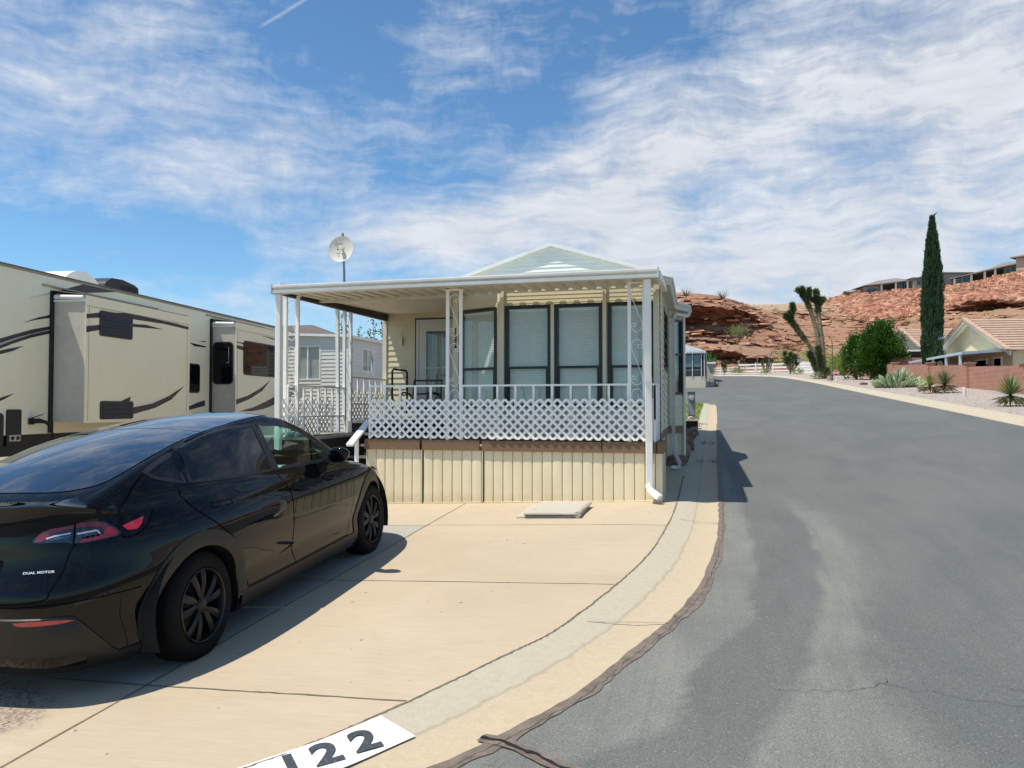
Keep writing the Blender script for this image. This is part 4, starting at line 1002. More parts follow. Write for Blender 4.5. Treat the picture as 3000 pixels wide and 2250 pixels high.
sb = MB(); sb.add([(-6.07, 9.75, 3.42), (-6.0, 9.75, 3.42), (-6.0, 13.52, 3.435), (-6.07, 13.52, 3.435), (-6.07, 9.75, 3.50), (-6.0, 9.75, 3.50), (-6.0, 13.52, 3.55), (-6.07, 13.52, 3.55)], [(0, 3, 2, 1), (4, 5, 6, 7), (0, 1, 5, 4), (1, 2, 6, 5), (2, 3, 7, 6), (3, 0, 4, 7)])
sb.build('side_beam', mat('beam_brown', (.05, .04, .033), .6, .2), home)
sr = MB(); sr.box(FX0+.03, FX0+.07, 9.8, 13.5, 3.50, 3.60); sr.build('side_fascia', M['white_metal'], home)
sr = MB(); sr.box(FX1-.03, FX1+.02, FY+.1, 10.94, 3.43, 3.53); sr.box(FX1-.01, FX1+.035, FY+.14, 10.9, 3.415, 3.445); sr.build('side_fascia', M['white_metal'], home)
# deck, skirting
DZ = 1.35; DX0, DX1 = -4.86, -.66
dk = MB(); dk.box(DX0+.03, DX1-.03, 10.24, 10.93, DZ-.06, DZ-.005); dk.box(DX0+.03, -3.5, 10.93, 12.1, DZ-.06, DZ-.006); dk.build('deck', mat('deck_floor', (.10, .075, .06), .8), home)
def m_brown(n, v):
    g_ = n.noise(n.scale(v, 3, 3, 30), 4, 6, .7, .8); return n.mix(n.mapr(g_, .3, .7), (.16, .092, .050), (.24, .142, .078)), g_, None
BRW = custom('brown_board', m_brown, .7, bump=.5, bd=.004)
for (a, c, pz) in ((-4.86, -4.02, 0), (-4.00, -3.14, .0), (-3.12, -1.45, -.002), (-1.45, -.735, 0)):
    q = MB(); q.box(a, c-.012, 10.165, 10.195, 1.205+pz, 1.348+pz*2); q.build('rim_board', BRW, home, bevel=.003)
q = MB(); q.box(-.734, -.655, 10.158, 10.2, 1.20, 1.350); q.box(-.69, -.655, 10.2, 10.93, 1.20, 1.350); q.build('rim_board', BRW, home, bevel=.003)
q = MB(); q.box(-4.88, -4.85, 10.165, 11.0, 1.205, 1.348); q.build('rim_board', BRW, home, bevel=.003)
q = MB(); P_ = Vector((HX(10.95)-.0, 10.95, 0)); q.prism([(0, 1.34), (2.95, 1.34), (2.95, 1.475), (0, 1.475)], P_+sn*-.02, sdir, (0, 0, 1), sn, .035)
for A_, B_ in ((B0, B1), (B1, B2), (B2, B3)):
    u_ = (B_-A_); L = u_.length; u_.normalize(); n_2 = Vector((u_.y, -u_.x, 0)); q.prism([(0, 1.34), (L, 1.34), (L, 1.475), (0, 1.475)], A_-n_2*.02, u_, (0, 0, 1), n_2, .03)
q.build('side_board', BRW, home)
def m_skirt(n, v):
    a = n.noise(n.scale(v, 2.2, 1, .8), 1.7, 5, .6); c = n.mix(n.mapr(a, .35, .65), (.80, .68, .44), (.86, .75, .52))
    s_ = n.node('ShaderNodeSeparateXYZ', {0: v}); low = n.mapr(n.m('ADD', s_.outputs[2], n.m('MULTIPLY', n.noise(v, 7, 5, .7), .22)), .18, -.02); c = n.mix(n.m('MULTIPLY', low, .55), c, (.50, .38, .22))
    return c, n.noise(v, 2.5, 3, .5), None
SK = custom('skirt_panel', m_skirt, .42, bump=.25, bd=.03)
def skirt(b, P, u_, n_2, L, z1, pitch, seed=0, drop=.03):
    P = Vector(P); u_ = Vector(u_).normalized(); n_2 = Vector(n_2); rr = random.Random(seed); n = max(1, round(L/pitch)); w_ = L/n; rows = []
    zsteps = 7
    cols = []
    for k in range(n):
        bow = rr.uniform(.0015, .0045)
        cols.append((k*w_, -.024)); cols.append((k*w_+.008, .0))
        for q in range(1, 6): cols.append((k*w_+.006+(w_-.016)*q/6, bow*sin(pi*q/6)))
        cols.append((k*w_+w_-.010, .0)); cols.append((k*w_+w_-.002, -.024))
    for j in range(zsteps+1):
        row = []
        for a, o_ in cols:
            p = P+u_*a; zg = G(p.x, p.y)+drop; z = z1+(zg-z1)*j/zsteps
            o2 = o_+(.004*mnoise.noise(Vector((a*1.3, z*3, seed))) if o_ >= 0 else 0); row.append((p.x+n_2.x*o2, p.y+n_2.y*o2, z))
        rows.append(row)
    b.grid(rows)
    # bottom track
    pts = [P+u_*t*L for t in (0, 1)]
    for sgn, z_ in ((0, 0),):
        a, c = pts; za, zc_ = G(a.x, a.y), G(c.x, c.y)
        b.add([(a.x+n_2.x*.016, a.y+n_2.y*.016, za+.0), (c.x+n_2.x*.016, c.y+n_2.y*.016, zc_+.0), (c.x+n_2.x*.016, c.y+n_2.y*.016, zc_+.034), (a.x+n_2.x*.016, a.y+n_2.y*.016, za+.034), (a.x-n_2.x*.02, a.y-n_2.y*.02, za+.038), (c.x-n_2.x*.02, c.y-n_2.y*.02, zc_+.038)], [(0, 1, 2, 3), (3, 2, 5, 4)])
for (a, c, sd) in ((-4.85, -4.02, 1), (-3.99, -3.13, 2), (-3.10, -.755, 3)):
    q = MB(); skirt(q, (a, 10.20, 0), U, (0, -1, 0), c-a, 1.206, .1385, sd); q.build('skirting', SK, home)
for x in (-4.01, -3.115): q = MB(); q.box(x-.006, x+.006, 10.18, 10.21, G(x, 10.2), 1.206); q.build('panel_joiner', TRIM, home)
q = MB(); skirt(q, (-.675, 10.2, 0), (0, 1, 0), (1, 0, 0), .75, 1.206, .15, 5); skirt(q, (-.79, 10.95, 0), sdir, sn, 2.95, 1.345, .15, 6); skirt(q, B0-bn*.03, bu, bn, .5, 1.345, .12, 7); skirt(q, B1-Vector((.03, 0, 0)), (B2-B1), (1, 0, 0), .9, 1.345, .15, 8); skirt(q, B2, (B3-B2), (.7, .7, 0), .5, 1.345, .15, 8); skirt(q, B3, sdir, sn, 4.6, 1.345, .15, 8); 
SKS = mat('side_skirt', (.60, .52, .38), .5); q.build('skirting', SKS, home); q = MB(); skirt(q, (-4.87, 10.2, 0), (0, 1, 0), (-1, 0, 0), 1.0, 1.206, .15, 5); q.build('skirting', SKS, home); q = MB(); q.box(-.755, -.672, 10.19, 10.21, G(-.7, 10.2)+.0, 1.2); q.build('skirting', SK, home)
# lattice, rails, posts
def lattice(b, P, u_, n_2, L, z0, z1, pitch=.122, w_=.034, t=.006, phase=0.):
    P = Vector(P); u_ = Vector(u_); n_2 = Vector(n_2); H_ = z1-z0
    for s_, lay in ((1, 0), (-1, 1)):
        k = -int(H_/pitch)-2
        while k*pitch < L+H_+pitch:
            c = k*pitch+phase; k += 1
            pts = []
            a0, b0 = (c, 0) if s_ > 0 else (c, 0); a1, b1 = (c+s_*H_, H_)
            hw = w_/2*1.414
            poly = clipcell([(a0-hw, 0), (a0+hw, 0), (a1+hw, H_), (a1-hw, H_)], 0, L, 0, H_)
            if len(poly) > 2: b.prism(poly, P+n_2*(lay*t)+Vector((0, 0, z0)), u_, (0, 0, 1), n_2, t*.98)
LAT = mat('lattice_white', (.92, .90, .85), .45, .03)
q = MB(); lattice(q, (-4.81, 10.165, 0), U, (0, -1, 0), 2.0, 1.370, 1.917, phase=.02); q.build('lattice_panel', LAT, home)
q = MB(); lattice(q, (-3.04, 10.150, 0), U, (0, -1, 0), 2.20, 1.366, 1.919, phase=.075); q.build('lattice_panel', LAT, home)
q = MB(); lattice(q, (-.80, 10.17, 0), (0, 1, 0), (1, 0, 0), .72, 1.366, 1.919); q.build('lattice_panel', LAT, home)
q = MB(); lattice(q, (-6.06, 9.92, 0), (0, 1, 0), (1, 0, 0), 1.42, 1.40, 1.95, phase=.03); q.build('lattice_panel', LAT, home)
q = MB(); lattice(q, (-6.06, 11.98, 0), (0, 1, 0), (1, 0, 0), 1.5, 1.58, 2.10, phase=.03); q.build('lattice_panel', LAT, home)
def rail(a, c, ztop, zmid, spacing, y, bal=.030, along=U, n_2=Vector((0, -1, 0)), zbot=None, P0=None):
    b = MB(); P0 = Vector(P0 or (a, y, 0)); L = c-a; al = Vector(along)
    p = P0; e = P0+al*L
    b.bar((p.x, p.y, ztop-.012), (e.x, e.y, ztop-.012), .04, .024); b.bar((p.x, p.y, zmid), (e.x, e.y, zmid), .026, .022)
    n = max(1, int(round(L/spacing))); 
    for k in range(n+1):
        o_ = p+al*(L*k/n if n else 0); zz = (zbot if zbot and k % 2 == 0 else zmid)
        b.bar((o_.x, o_.y, zz), (o_.x, o_.y, ztop-.022), bal, bal*.8, up=(0, 1, 0))
    return b.build('railing', LAT, home)
rail(-4.81, -3.648, 2.117, 1.635, .232, 10.20, zbot=1.35); rail(-3.414, -1.11, 2.117, 1.635, .252, 10.20, zbot=1.35); rail(-.878, -.76, 2.117, 1.635, .12, 10.20, zbot=1.35)
rail(0, .72, 2.117, 1.635, .10, 10.20, along=(0, 1, 0), P0=(-.765, 10.20, 0), zbot=1.35)
rail(0, 1.80, 2.135, 1.66, .235, 10.0, along=(0, 1, 0), P0=(-6.02, 10.0, 0), zbot=1.39)
rail(0, 1.48, 2.325, 1.86, .24, 10.0, along=(0, 1, 0), P0=(-6.02, 12.02, 0), zbot=1.58)
def scroll(b, xa, xb, z0, z1, y, un=Vector((1, 0, 0)), o=Vector((0, 0, 0)), r_=.0045):
    """S-shaped wrought scroll between two uprights"""
    xm, hw = (xa+xb)/2, (xb-xa)/2*.93; H_ = z1-z0; pts = []
    def curl(cx, cz, r0, a0, turns, sgn, n=22): return [(cx+(r0*(1-.62*i/n))*cos(a0+sgn*turns*2*pi*i/n), cz+(r0*(1-.62*i/n))*sin(a0+sgn*turns*2*pi*i/n)) for i in range(n+1)]
    top = [(xm+hw*cos(t), z1-hw*1.25+hw*1.25*sin(t)) for t in [pi*(k/14) for k in range(15)]]      # arch right->left over the top
    inner = curl(xm+hw*.52, z1-hw*1.25, hw*.48, 0, .95, -1, 16); inner.reverse()
    bot = [(xm+hw*cos(t), z0+hw*1.25+hw*1.25*sin(t)) for t in [0-pi*(k/14) for k in range(15)]]      # right->left under the bottom
    inner2 = curl(xm-hw*.52, z0+hw*1.25, hw*.48, pi, .95, -1, 16)
    path = inner+top+[(xm-hw*.9, z1-hw*1.9)]+[(xm+hw*.9, z0+hw*1.9)]+bot+inner2
    b.tube([o+un*(px) +Vector((0, y, pz)) if un.x else o+un*px+Vector((y, 0, pz)) for px, pz in path], r_, 5, False)
def post_pair(xa, xb, y, z0, z1, w_=.050, spans=((3.39, 2.80), (2.70, 2.10), (2.05, 1.50)), name='post'):
    b = MB(); b.box(xa, xa+w_, y-.02, y+.02, z0, z1); b.box(xb-w_, xb, y-.02, y+.02, z0, z1); b.box(xa-.02, xb+.02, y-.025, y+.025, z1-.012, z1+.004)
    po = b.build(name, LAT, home); s_ = MB()
    for (zt, zb_) in spans: scroll(s_, xa+w_, xb-w_, zb_, zt, y)
    s_.build('scrollwork', LAT, po, smooth=True)
post_pair(-6.212, -5.962, 10.2, G(-6.1, 10.2), 3.455)
post_pair(-3.650, -3.412, 10.2, 1.35, 3.455, .044)
post_pair(-1.112, -.876, 10.2, 1.35, 3.455, .042)
b = MB()
for yv in (11.76, 11.98): b.box(-6.045, -5.995, yv-.022, yv+.022, 1.57, 3.42)
po = b.build('post', M['white_metal'], home); s_ = MB()
for (zt, zb_) in ((3.36, 2.80), (2.68, 2.10), (2.05, 1.62)): scroll(s_, 11.78, 11.96, zb_, zt, -6.02, un=Vector((0, 1, 0)))
s_.build('scrollwork', M['white_metal'], po)
b = MB(); b.bar((-6.02, 11.50, 3.41), (-6.03, 11.57, 1.40), .055, .045, up=(0, 1, 0)); b.build('post', M['white_metal'], home)
# front downpipes (ribbed)
def downpipe(path, w_=.082, d_=.06, elbow=True):
    b = MB()
    for (p, q) in zip(path, path[1:]):
        p, q = Vector(p), Vector(q); b.bar(p, q, w_, d_, up=(0, 1, 0))
        if abs((q-p).z) > .3:
            for k in range(5): o_ = Vector((-w_*.36+w_*.18*k, -d_/2-.002, 0)); b.bar(p+o_, q+o_, .008, .006, up=(0, 1, 0))
    return b
b = downpipe([(-.815, 9.78, 3.42), (-.83, 9.98, 2.14)]); b2 = downpipe([(-.83, 10.01, 2.18), (-.83, 10.10, 1.36), (-.83, 10.11, .80)], .088, .066)
b.v += []; n0 = len(b.v); b.add(b2.v, b2.f)
eb = [(-.83, 10.11, .81), (-.82, 10.09, .76), (-.79, 10.07, .715), (-.74, 10.05, .68), (-.70, 10.03, .65)]
for i in range(4): b.bar(eb[i], eb[i+1], .088, .07, up=(.3, 0, 1))
b.build('downpipe', LAT, home)
b = downpipe([(-6.03, 9.76, 3.42), (-6.05, 9.80, G(-6, 9.8)+.1)]); b.build('downpipe', LAT, home)
# steps
STP = mat('step_carpet', (.030, .023, .022), .95, .5, 30, bump=.6, bs=140, bd=.004); NOS = mat('step_nosing', (.30, .29, .27), .6)
s_ = MB(); e_ = MB()
lev = [(1.57, 12.0, 13.5), (1.375, 11.70, 12.0), (1.205, 11.42, 11.7), (1.035, 11.14, 11.42), (.865, 10.86, 11.14), (.695, 10.58, 10.86), (.54, 10.3, 10.58)]
for z, y0, y1 in lev:
    s_.box(-6.0, -4.88, y0, y1, .3, z); e_.box(-6.0, -4.885, y0-.022, y0-.002, z-.036, z+.003)
s_.box(-6.0, -4.0, 12.1, 13.48, 1.2, 1.568); s_.box(-6.1, -5.62, 9.9, 11.69, .3, 1.372); e_.box(-5.618, -5.60, 9.9, 11.69, 1.335, 1.374); e_.box(-6.1, -5.62, 9.88, 9.898, 1.335, 1.374)
s_.build('steps', STP, home); e_.build('step_nosing', NOS, home)
hr = MB(); hr.bar((-4.93, 9.80, 1.275), (-4.93, 10.42, 1.60), .10, .035); hr.bar((-4.90, 9.96, G(-4.9, 9.96)), (-4.90, 9.96, 1.34), .045, .045, up=(0, 1, 0)); hr.build('handrail', LAT, home)
# things on the porch
ch = thing('porch_chair', 'dark metal armchair on the porch behind the railing beside the door', 'chair', (-4.55, 11.5, 1.35)); f_ = MB()
for sx_ in (-.24, .24):
    f_.tube([(-4.55+sx_, 11.25, 1.35), (-4.55+sx_, 11.27, 1.98), (-4.55+sx_, 11.36, 2.04), (-4.55+sx_, 11.62, 2.02), (-4.55+sx_, 11.70, 1.98)], .014, 6); f_.tube([(-4.55+sx_, 11.75, 1.35), (-4.55+sx_, 11.72, 1.8), (-4.55+sx_, 11.84, 2.25)], .014, 6)
f_.build('frame', M['black'], ch, smooth=True); c_ = MB(); c_.box(-4.79, -4.31, 11.25, 11.72, 1.76, 1.80); c_.build('seat', M['black'], ch, bevel=.01); c_ = MB(); c_.bar((-4.79, 11.84, 2.24), (-4.31, 11.84, 2.24), .03, .03); c_.bar((-4.79, 11.78, 2.02), (-4.31, 11.78, 2.02), .02, .03); c_.build('backrest', M['black'], ch)
dhr = MB(); dhr.tube([(-5.30, 12.1, 1.57), (-5.30, 12.1, 2.42), (-5.30, 12.16, 2.45), (-5.30, 12.7, 2.45), (-5.30, 12.75, 2.40), (-5.30, 12.75, 1.57)], .018, 6); tag(dhr.build('grab_rail', M['black'], smooth=True), 'black metal grab rail standing at the top of the porch steps', 'rail')
# rug
def m_rug(n, v): f = n.noise(v, 90, 4, .8); return n.mix(n.mapr(f, .3, .7), (.42, .37, .29), (.70, .64, .54)), f, None
RUG = custom('rug_pile', m_rug, 1., bump=1., bd=.015)
rg_ = MB(); zb0 = lambda x, y: G(x, y)+.018
def slab(x0, x1, y0, y1, h0, h1, sk, seed):
    nx, ny = 34, 26; top = []
    for j in range(ny+1):
        row = []
        for i in range(nx+1):
            u, v_ = i/nx, j/ny; x = x0+(x1-x0)*u+sk*v_; y = y0+(y1-y0)*v_+.02*mnoise.noise(Vector((u*3, 0, seed)))
            e = min(u, 1-u)*(x1-x0)/.03; e2 = min(v_, 1-v_)*(y1-y0)/.03; k = min(1, e)*min(1, e2); k = k**.5 if k > 0 else 0
            row.append((x, y, zb0(x, y)+h0+(h1-h0)*(.45+.55*k)+.008*mnoise.noise(Vector((x*3, y*3, seed)))))
        top.append(row)
    n0 = len(rg_.v); rg_.grid(top); W = nx+1
    per = [i for i in range(W)]+[j*W+nx for j in range(1, ny+1)]+[ny*W+i for i in range(nx-1, -1, -1)]+[j*W for j in range(ny-1, 0, -1)]
    k0 = len(rg_.v)
    for q in per: x, y, z = rg_.v[n0+q]; rg_.v.append((x, y, zb0(x, y)+h0))
    for i in range(len(per)): a, c = per[i], per[(i+1) % len(per)]; rg_.f.append((n0+a, k0+i, k0+(i+1) % len(per), n0+c)); rg_.mi.append(0)
slab(-2.36, -1.63, 9.13, 9.86, .0, .040, .02, 1); slab(-2.26, -1.58, 9.10, 9.84, .043, .082, .04, 2)
rr_ = MB(); rg_.tube([(-1.60, 9.10+.74*t/12, zb0(-1.6, 9.1+.74*t/12)+.042) for t in range(13)], .040, 10)
tag(rg_.build('folded_rug', RUG, smooth=True), 'folded beige shaggy rug lying on the driveway in front of the skirting', 'rug')
# satellite dish
sd = thing('satellite_dish', 'round white dish aerial on a bent grey mast above the porch roof', 'satellite dish', (-6.05+.0, 12.2, 3.6))
m_ = MB(); m_.tube([(-6.22, 12.25, 3.60), (-6.24, 12.25, 3.78), (-6.28, 12.25, 3.92), (-6.285, 12.25, 4.2), (-6.32, 12.25, 4.86)], .021, 8); m_.build('mast', mat('mast', (.16, .19, .22), .5), sd, smooth=True)
dn = Vector((.02, -.95, .10)).normalized(); c0 = Vector((-6.30, 12.17, 4.56)); dd = MB(); prof_ = [(.0, .0), (.06, .002), (.12, .010), (.18, .024), (.225, .040), (.232, .044), (.230, .048), (.218, .044), (.12, .016), (0, .006)]
dd.lathe([(r, h) for r, h in prof_[:6]], c0-dn*.02, dn, 40); dd.lathe([(r, h-.004) for r, h in prof_[:6]], c0-dn*.024, dn, 40); di = dd.build('dish', mat('dish_white', (.62, .60, .54), .8, .05, spec=.2), sd, smooth=True)
lb = MB(); ua = dn.cross(Vector((0, 0, 1))).normalized()*-1; ub_ = dn.cross(ua).normalized(); ub_ = ub_ if ub_.z > 0 else -ub_
lb.lathe([(0, .075), (.03, .075), (.038, .06), (.036, .03), (.02, .0), (.02, -.02)], c0+ua*.012+ub_*.01, dn, 20); lb.build('feed', mat('feed_cap', (.6, .58, .5), .4), di, smooth=True)
lb = MB()
for (a, c) in ((-.07, .0), (-.065, -.075), (.02, -.085)): lb.lathe([(0, .012), (.009, .012), (.009, 0)], c0+ua*a+ub_*c, dn, 8)
lb.bar(c0+ua*-.11+ub_*.07+dn*.006, c0+ua*.035+ub_*.10+dn*.006, .004, .004); lb.bar(c0+ua*-.11+ub_*.07+dn*.006, c0+ua*-.105+ub_*.105+dn*.006, .004, .004); lb.bar(c0+ua*-.105+ub_*.105+dn*.006, c0+ua*.035+ub_*.10+dn*.006, .004, .004)
lb.build('bracket_bolts', M['black'], di)
# ================================================================== the fifth-wheel trailer on the left
RA = radians(7.2); RP = (-12.15, 10.75); rz0 = G(*RP)
rv = thing('travel_trailer', 'long cream fifth wheel trailer with dark swoosh stripes and two slide-outs', 'trailer', (RP[0], RP[1], rz0), rz=RA)
def rvb(b, name, m, parent=None, **kw):
    b.v = [(x, y, z-rz0) for x, y, z in b.v]; return b.build(name, m, parent or rv, world=False, **kw)
def m_cream(n, v):
    a = n.noise(n.scale(v, 1, 1, .35), 1.4, 5, .6); c = n.mix(n.mapr(a, .3, .7), (.86, .78, .55), (.90, .84, .62))
    st = n.mapr(n.noise(n.scale(v, 7, 7, .35), 2, 5, .7), .58, .85); return n.mix(n.m('MULTIPLY', st, .22), c, (.50, .38, .24)), n.noise(v, 1.2, 2, .5), None
CREAM = custom('cream_gelcoat', m_cream, .30, bump=.04, bd=.05); GREYW = mat('slide_side_grey', (.55, .51, .43), .5, .08, 5)
DST = mat('stripe_black', (.022, .022, .034), .25, .15, 5); DST2 = mat('stripe_plum', (.026, .022, .030), .25, .15, 5); SIL = mat('stripe_silver', (.42, .41, .40), .3, .3, 3)
b = MB(); S0, S1, HB, HT = -1.6, 11.2, 1.30, 4.38
sec = [(0, HB), (0, HT-.10), (-.02, HT-.03), (-.10, HT), (-1.2, HT+.05), (-2.30, HT), (-2.42, HT-.10), (-2.42, HB)]
b.grid([[(x, s_, z) for x, z in sec] for s_ in (S0, S1)]); b.add([(x, S0, z) for x, z in sec], [tuple(range(8))]); b.add([(x, S1, z) for x, z in sec], [tuple(range(7, -1, -1))])
rvb(b, 'body', CREAM, smooth=True, angle=30)
b = MB(); b.box(-2.3, -.03, S0, S1, .92, 1.30); b.box(-2.2, -.2, 3.0, 10.5, .7, .92); rvb(b, 'chassis', M['black'])
b = MB(); b.box(-.012, .012, S0, S1, HT-.085, HT-.045); rvb(b, 'roof_trim', mat('roof_trim', (.30, .25, .18), .4, .1), bevel=.003)
b = MB(); b.box(-.018, .016, S0, S1, HT-.035, HT-.018); rvb(b, 'roof_rail', mat('roof_rail', (.16, .13, .10), .4, .1))
for s_ in (5.6, 6.5):
    b = MB(); b.lathe([(.0, 0), (.36, 0), (.38, .03), (.38, .2), (.36, .24), (.22, .24), (.20, .2), (0, .2)], (-.30, s_, .36+G(-12.8, 17)-.02), (1, 0, 0), 24); rvb(b, 'wheel', M['rubber'], smooth=True)
def poly(name, P, o_, m, parent=None, t=.004, **kw):
    b = MB(); pts = [tuple(p) for p in (spline(P+[P[0]], 1) if False else [Vector(q) for q in P])]
    b.prism(pts, (o_, 0, 0), (0, 1, 0), (0, 0, 1), (1, 0, 0), t); return rvb(b, name, m, parent, **kw)
def sm(P, k=4): return smoothpoly([(*p, 'c') if i in (P.index(min(P)), P.index(max(P))) else p for i, p in enumerate(P)], k)
for P, m_ in (([(.63, 3.8), (2.11, 4.30), (3.19, 4.30), (2.04, 4.11), (1.18, 3.98)], mat('stripe_charcoal', (.05, .042, .045), .35)), ([(.51, 3.34), (.88, 3.48), (1.24, 3.58), (1.24, 3.52), (.82, 3.43)], DST), ([(-1.5, 2.3), (-.8, 2.7), (-.12, 2.97), (.28, 3.1), (.73, 3.24), (1.24, 3.36), (1.24, 3.22), (.73, 3.09), (.28, 2.94), (-.11, 2.79), (-.8, 2.45)], DST),  # top swoosh is charcoal, the others black
              ([(-.6, 2.6), (-.06, 2.78), (.17, 2.84), (.54, 2.92), (.29, 2.81), (-.05, 2.72)], DST), ([(-.8, 1.6), (-.04, 1.95), (.34, 2.05), (.13, 1.95), (-.03, 1.89)], DST),
              ([(6.02, 3.44), (6.44, 3.42), (6.84, 3.4), (6.84, 3.37), (6.32, 3.36)], DST), ([(6.44, 3.51), (6.84, 3.54), (6.84, 3.51)], DST), ([(5.2, 1.5), (6.06, 1.81), (6.47, 1.91), (6.84, 1.98), (6.84, 1.83), (6.48, 1.78), (6.06, 1.72)], DST)):
    poly('stripe', P, .002, m_)
poly('stripe_highlight', [(-.8, 2.55), (-.06, 2.91), (.34, 3.05), (.82, 3.19), (1.2, 3.29), (1.2, 3.275), (.73, 3.155), (.28, 3.0), (-.06, 2.87), (-.8, 2.5)], .0065, SIL)
def rrect(a0, a1, b0, b1, r_=.06, n=4):
    out = []
    for cx, cz, t0 in ((a1-r_, b1-r_, 0), (a0+r_, b1-r_, 90), (a0+r_, b0+r_, 180), (a1-r_, b0+r_, 270)): out += [(cx+r_*cos(radians(t0+90*k/n)), cz+r_*sin(radians(t0+90*k/n))) for k in range(n+1)]
    return out
WBL = mat('dark_window', (.003, .004, .005), .02, 0, spec=.18); VNT = mat('vent_plastic', (.010, .013, .02), .45, .1)
# slide-outs
for (s0, s1, z0, z1, o_) in ((1.27, 4.84, 1.53, 3.94, .70), (7.14, 10.4, 1.56, 4.06, .70)):
    sl = MB(); sl.box(0, o_, s0, s1, z0, z1); so_ = rvb(sl, 'slide_out', GREYW)
    f = MB(); f.box(o_, o_+.012, s0-.03, s1+.03, z0-.03, z1); f.box(o_-.0, o_+.02, s0-.03, s1+.03, z1-.19, z1-.0); rvb(f, 'slide_face', CREAM, so_)
    f = MB(); f.box(o_+.021, o_+.024, s0, s1, z1-.20, z1-.195); f.box(o_+.013, o_+.016, s0+.06, s0+.065, z0, z1-.2); f.box(o_+.013, o_+.016, s1-.08, s1-.074, z0, z1-.02); rvb(f, 'seam', mat('seam_dark', (.16, .15, .11), .6), so_)
    g_ = MB(); g_.box(.0, .035, s0-.09, s0+.02, 1.31, z1+.09); rvb(g_, 'gasket', M['black'])
    g_ = MB(); g_.box(.0, .035, s1-.02, s1+.06, 1.31, z1+.06); rvb(g_, 'gasket', M['black'])
    t_ = MB(); t_.tube([(o_-.05, s0-.01, z1-.04), (.05, s0-.01, z1-.02)], .045, 10); t_.box(0, o_, s0-.03, s0, z1-.12, z1-.08); rvb(t_, 'awning_roller', M['white_metal'], so_)
    t_ = MB(); t_.box(0, .05, s0-.3, s1-.2, z1+.16, z1+.185); rvb(t_, 'drip_rail', mat('drip_rail', (.33, .28, .20), .5), so_)
    t_ = MB(); t_.add([(0, s0-.02, z1+.10), (0, s1, z1+.10), (o_, s1, z1+.01), (o_, s0-.02, z1+.01)], [(0, 1, 2, 3)]); rvb(t_, 'awning_fabric', mat('awning', (.3, .28, .24), .8), so_, solid=.01)
    if s0 < 2: S1O = so_
    else: S2O = so_
o1 = .713
for P, m_ in (([(1.26, 3.58), (1.62, 3.65), (2.4, 3.74), (3.36, 3.735), (4.24, 3.72), (4.80, 3.69), (4.80, 3.63), (3.84, 3.66), (2.68, 3.64), (1.62, 3.55), (1.26, 3.5)], DST), ([(1.26, 3.35), (1.63, 3.41), (1.63, 3.31), (1.26, 3.23)], DST2), ([(2.66, 3.54), (3.14, 3.57), (3.77, 3.53), (3.28, 3.51), (2.66, 3.48)], DST2),
              ([(2.72, 1.79), (3.41, 1.88), (4.03, 2.05), (4.65, 2.29), (4.13, 1.97), (3.5, 1.78), (2.72, 1.65)], DST2), ([(2.32, 1.92), (2.65, 2.02), (2.60, 1.9)], DST)):
    poly('stripe', P, o1, m_, S1O)
poly('stripe_highlight', [(2.72, 1.85), (3.4, 1.91), (4.02, 2.08), (3.41, 1.895), (2.72, 1.8)], o1, mat('stripe_white', (.7, .7, .66), .4), S1O)
for P, m_ in (([(7.15, 3.54), (7.52, 3.54), (7.52, 3.5), (7.15, 3.52)], DST), ([(7.15, 3.45), (7.51, 3.44), (7.51, 3.33), (7.16, 3.36)], DST), ([(8.58, 3.83), (9.22, 3.83), (9.73, 3.80), (9.74, 3.76), (9.14, 3.80)], DST), ([(7.15, 2.0), (7.77, 2.1), (8.52, 2.31), (9.2, 2.58), (8.68, 2.26), (7.92, 2.02), (7.15, 1.86)], DST), ([(7.31, 1.68), (8.15, 1.79), (8.85, 1.94), (9.68, 2.15), (9.69, 1.9), (8.77, 1.74), (8.07, 1.68)], DST2)):
    poly('stripe', P, o1, m_, S2O)
def ventp(P, z0, z1):
    v_ = poly('vent', rrect(P[0], P[1], z0, z1, .05), .712, VNT, S1O, t=.018)
    for k in range(3):
        zz = z0+(z1-z0)*(.22+.27*k); l_ = MB(); l_.add([(.730, P[0]+.08, zz), (.730, P[1]-.06, zz), (.745, P[1]-.06, zz-.06), (.745, P[0]+.08, zz-.06)], [(0, 1, 2, 3)]); l_.box(.728, .732, P[0]+.08, P[1]-.06, zz+.001, zz+.028); rvb(l_, 'louvre', mat('louvre', (.004, .005, .008), .5, 0), v_)
ventp((1.63, 2.66), 3.20, 3.70); ventp((1.68, 2.72), 1.56, 1.92)
def rwin(name, P, o_, parent, ax=0, s_=0.):
    if ax == 0:
        w_ = poly(name, P, o_, M['black_frame'], parent, t=.016); Q_ = shrink(P, .035); poly('pane', Q_, o_+.017, WBL, w_, t=.003)
    else:
        b = MB(); b.prism(P, (0, s_, 0), (1, 0, 0), (0, 0, 1), (0, -1, 0), .014); w_ = rvb(b, name, M['black_frame'], parent); b = MB(); b.prism(shrink(P, .035), (0, s_-.015, 0), (1, 0, 0), (0, 0, 1), (0, -1, 0), .003); rvb(b, 'pane', WBL, w_)
        b = MB(); b.box(.50, .512, s_-.022, s_-.019, 2.98, 3.40); b.box(.43, .51, s_-.022, s_-.019, 2.97, 2.985); rvb(b, 'latch', M['galv'], w_)
    return w_
rwin('window', rrect(5.95, 6.56, 2.16, 2.91, .10), .003, rv); rwin('window', rrect(7.52, 9.66, 2.67, 3.61, .12), .713, S2O); rwin('window', rrect(.05, .63, 2.40, 3.54, .12), 0, S2O, 1, 7.14)
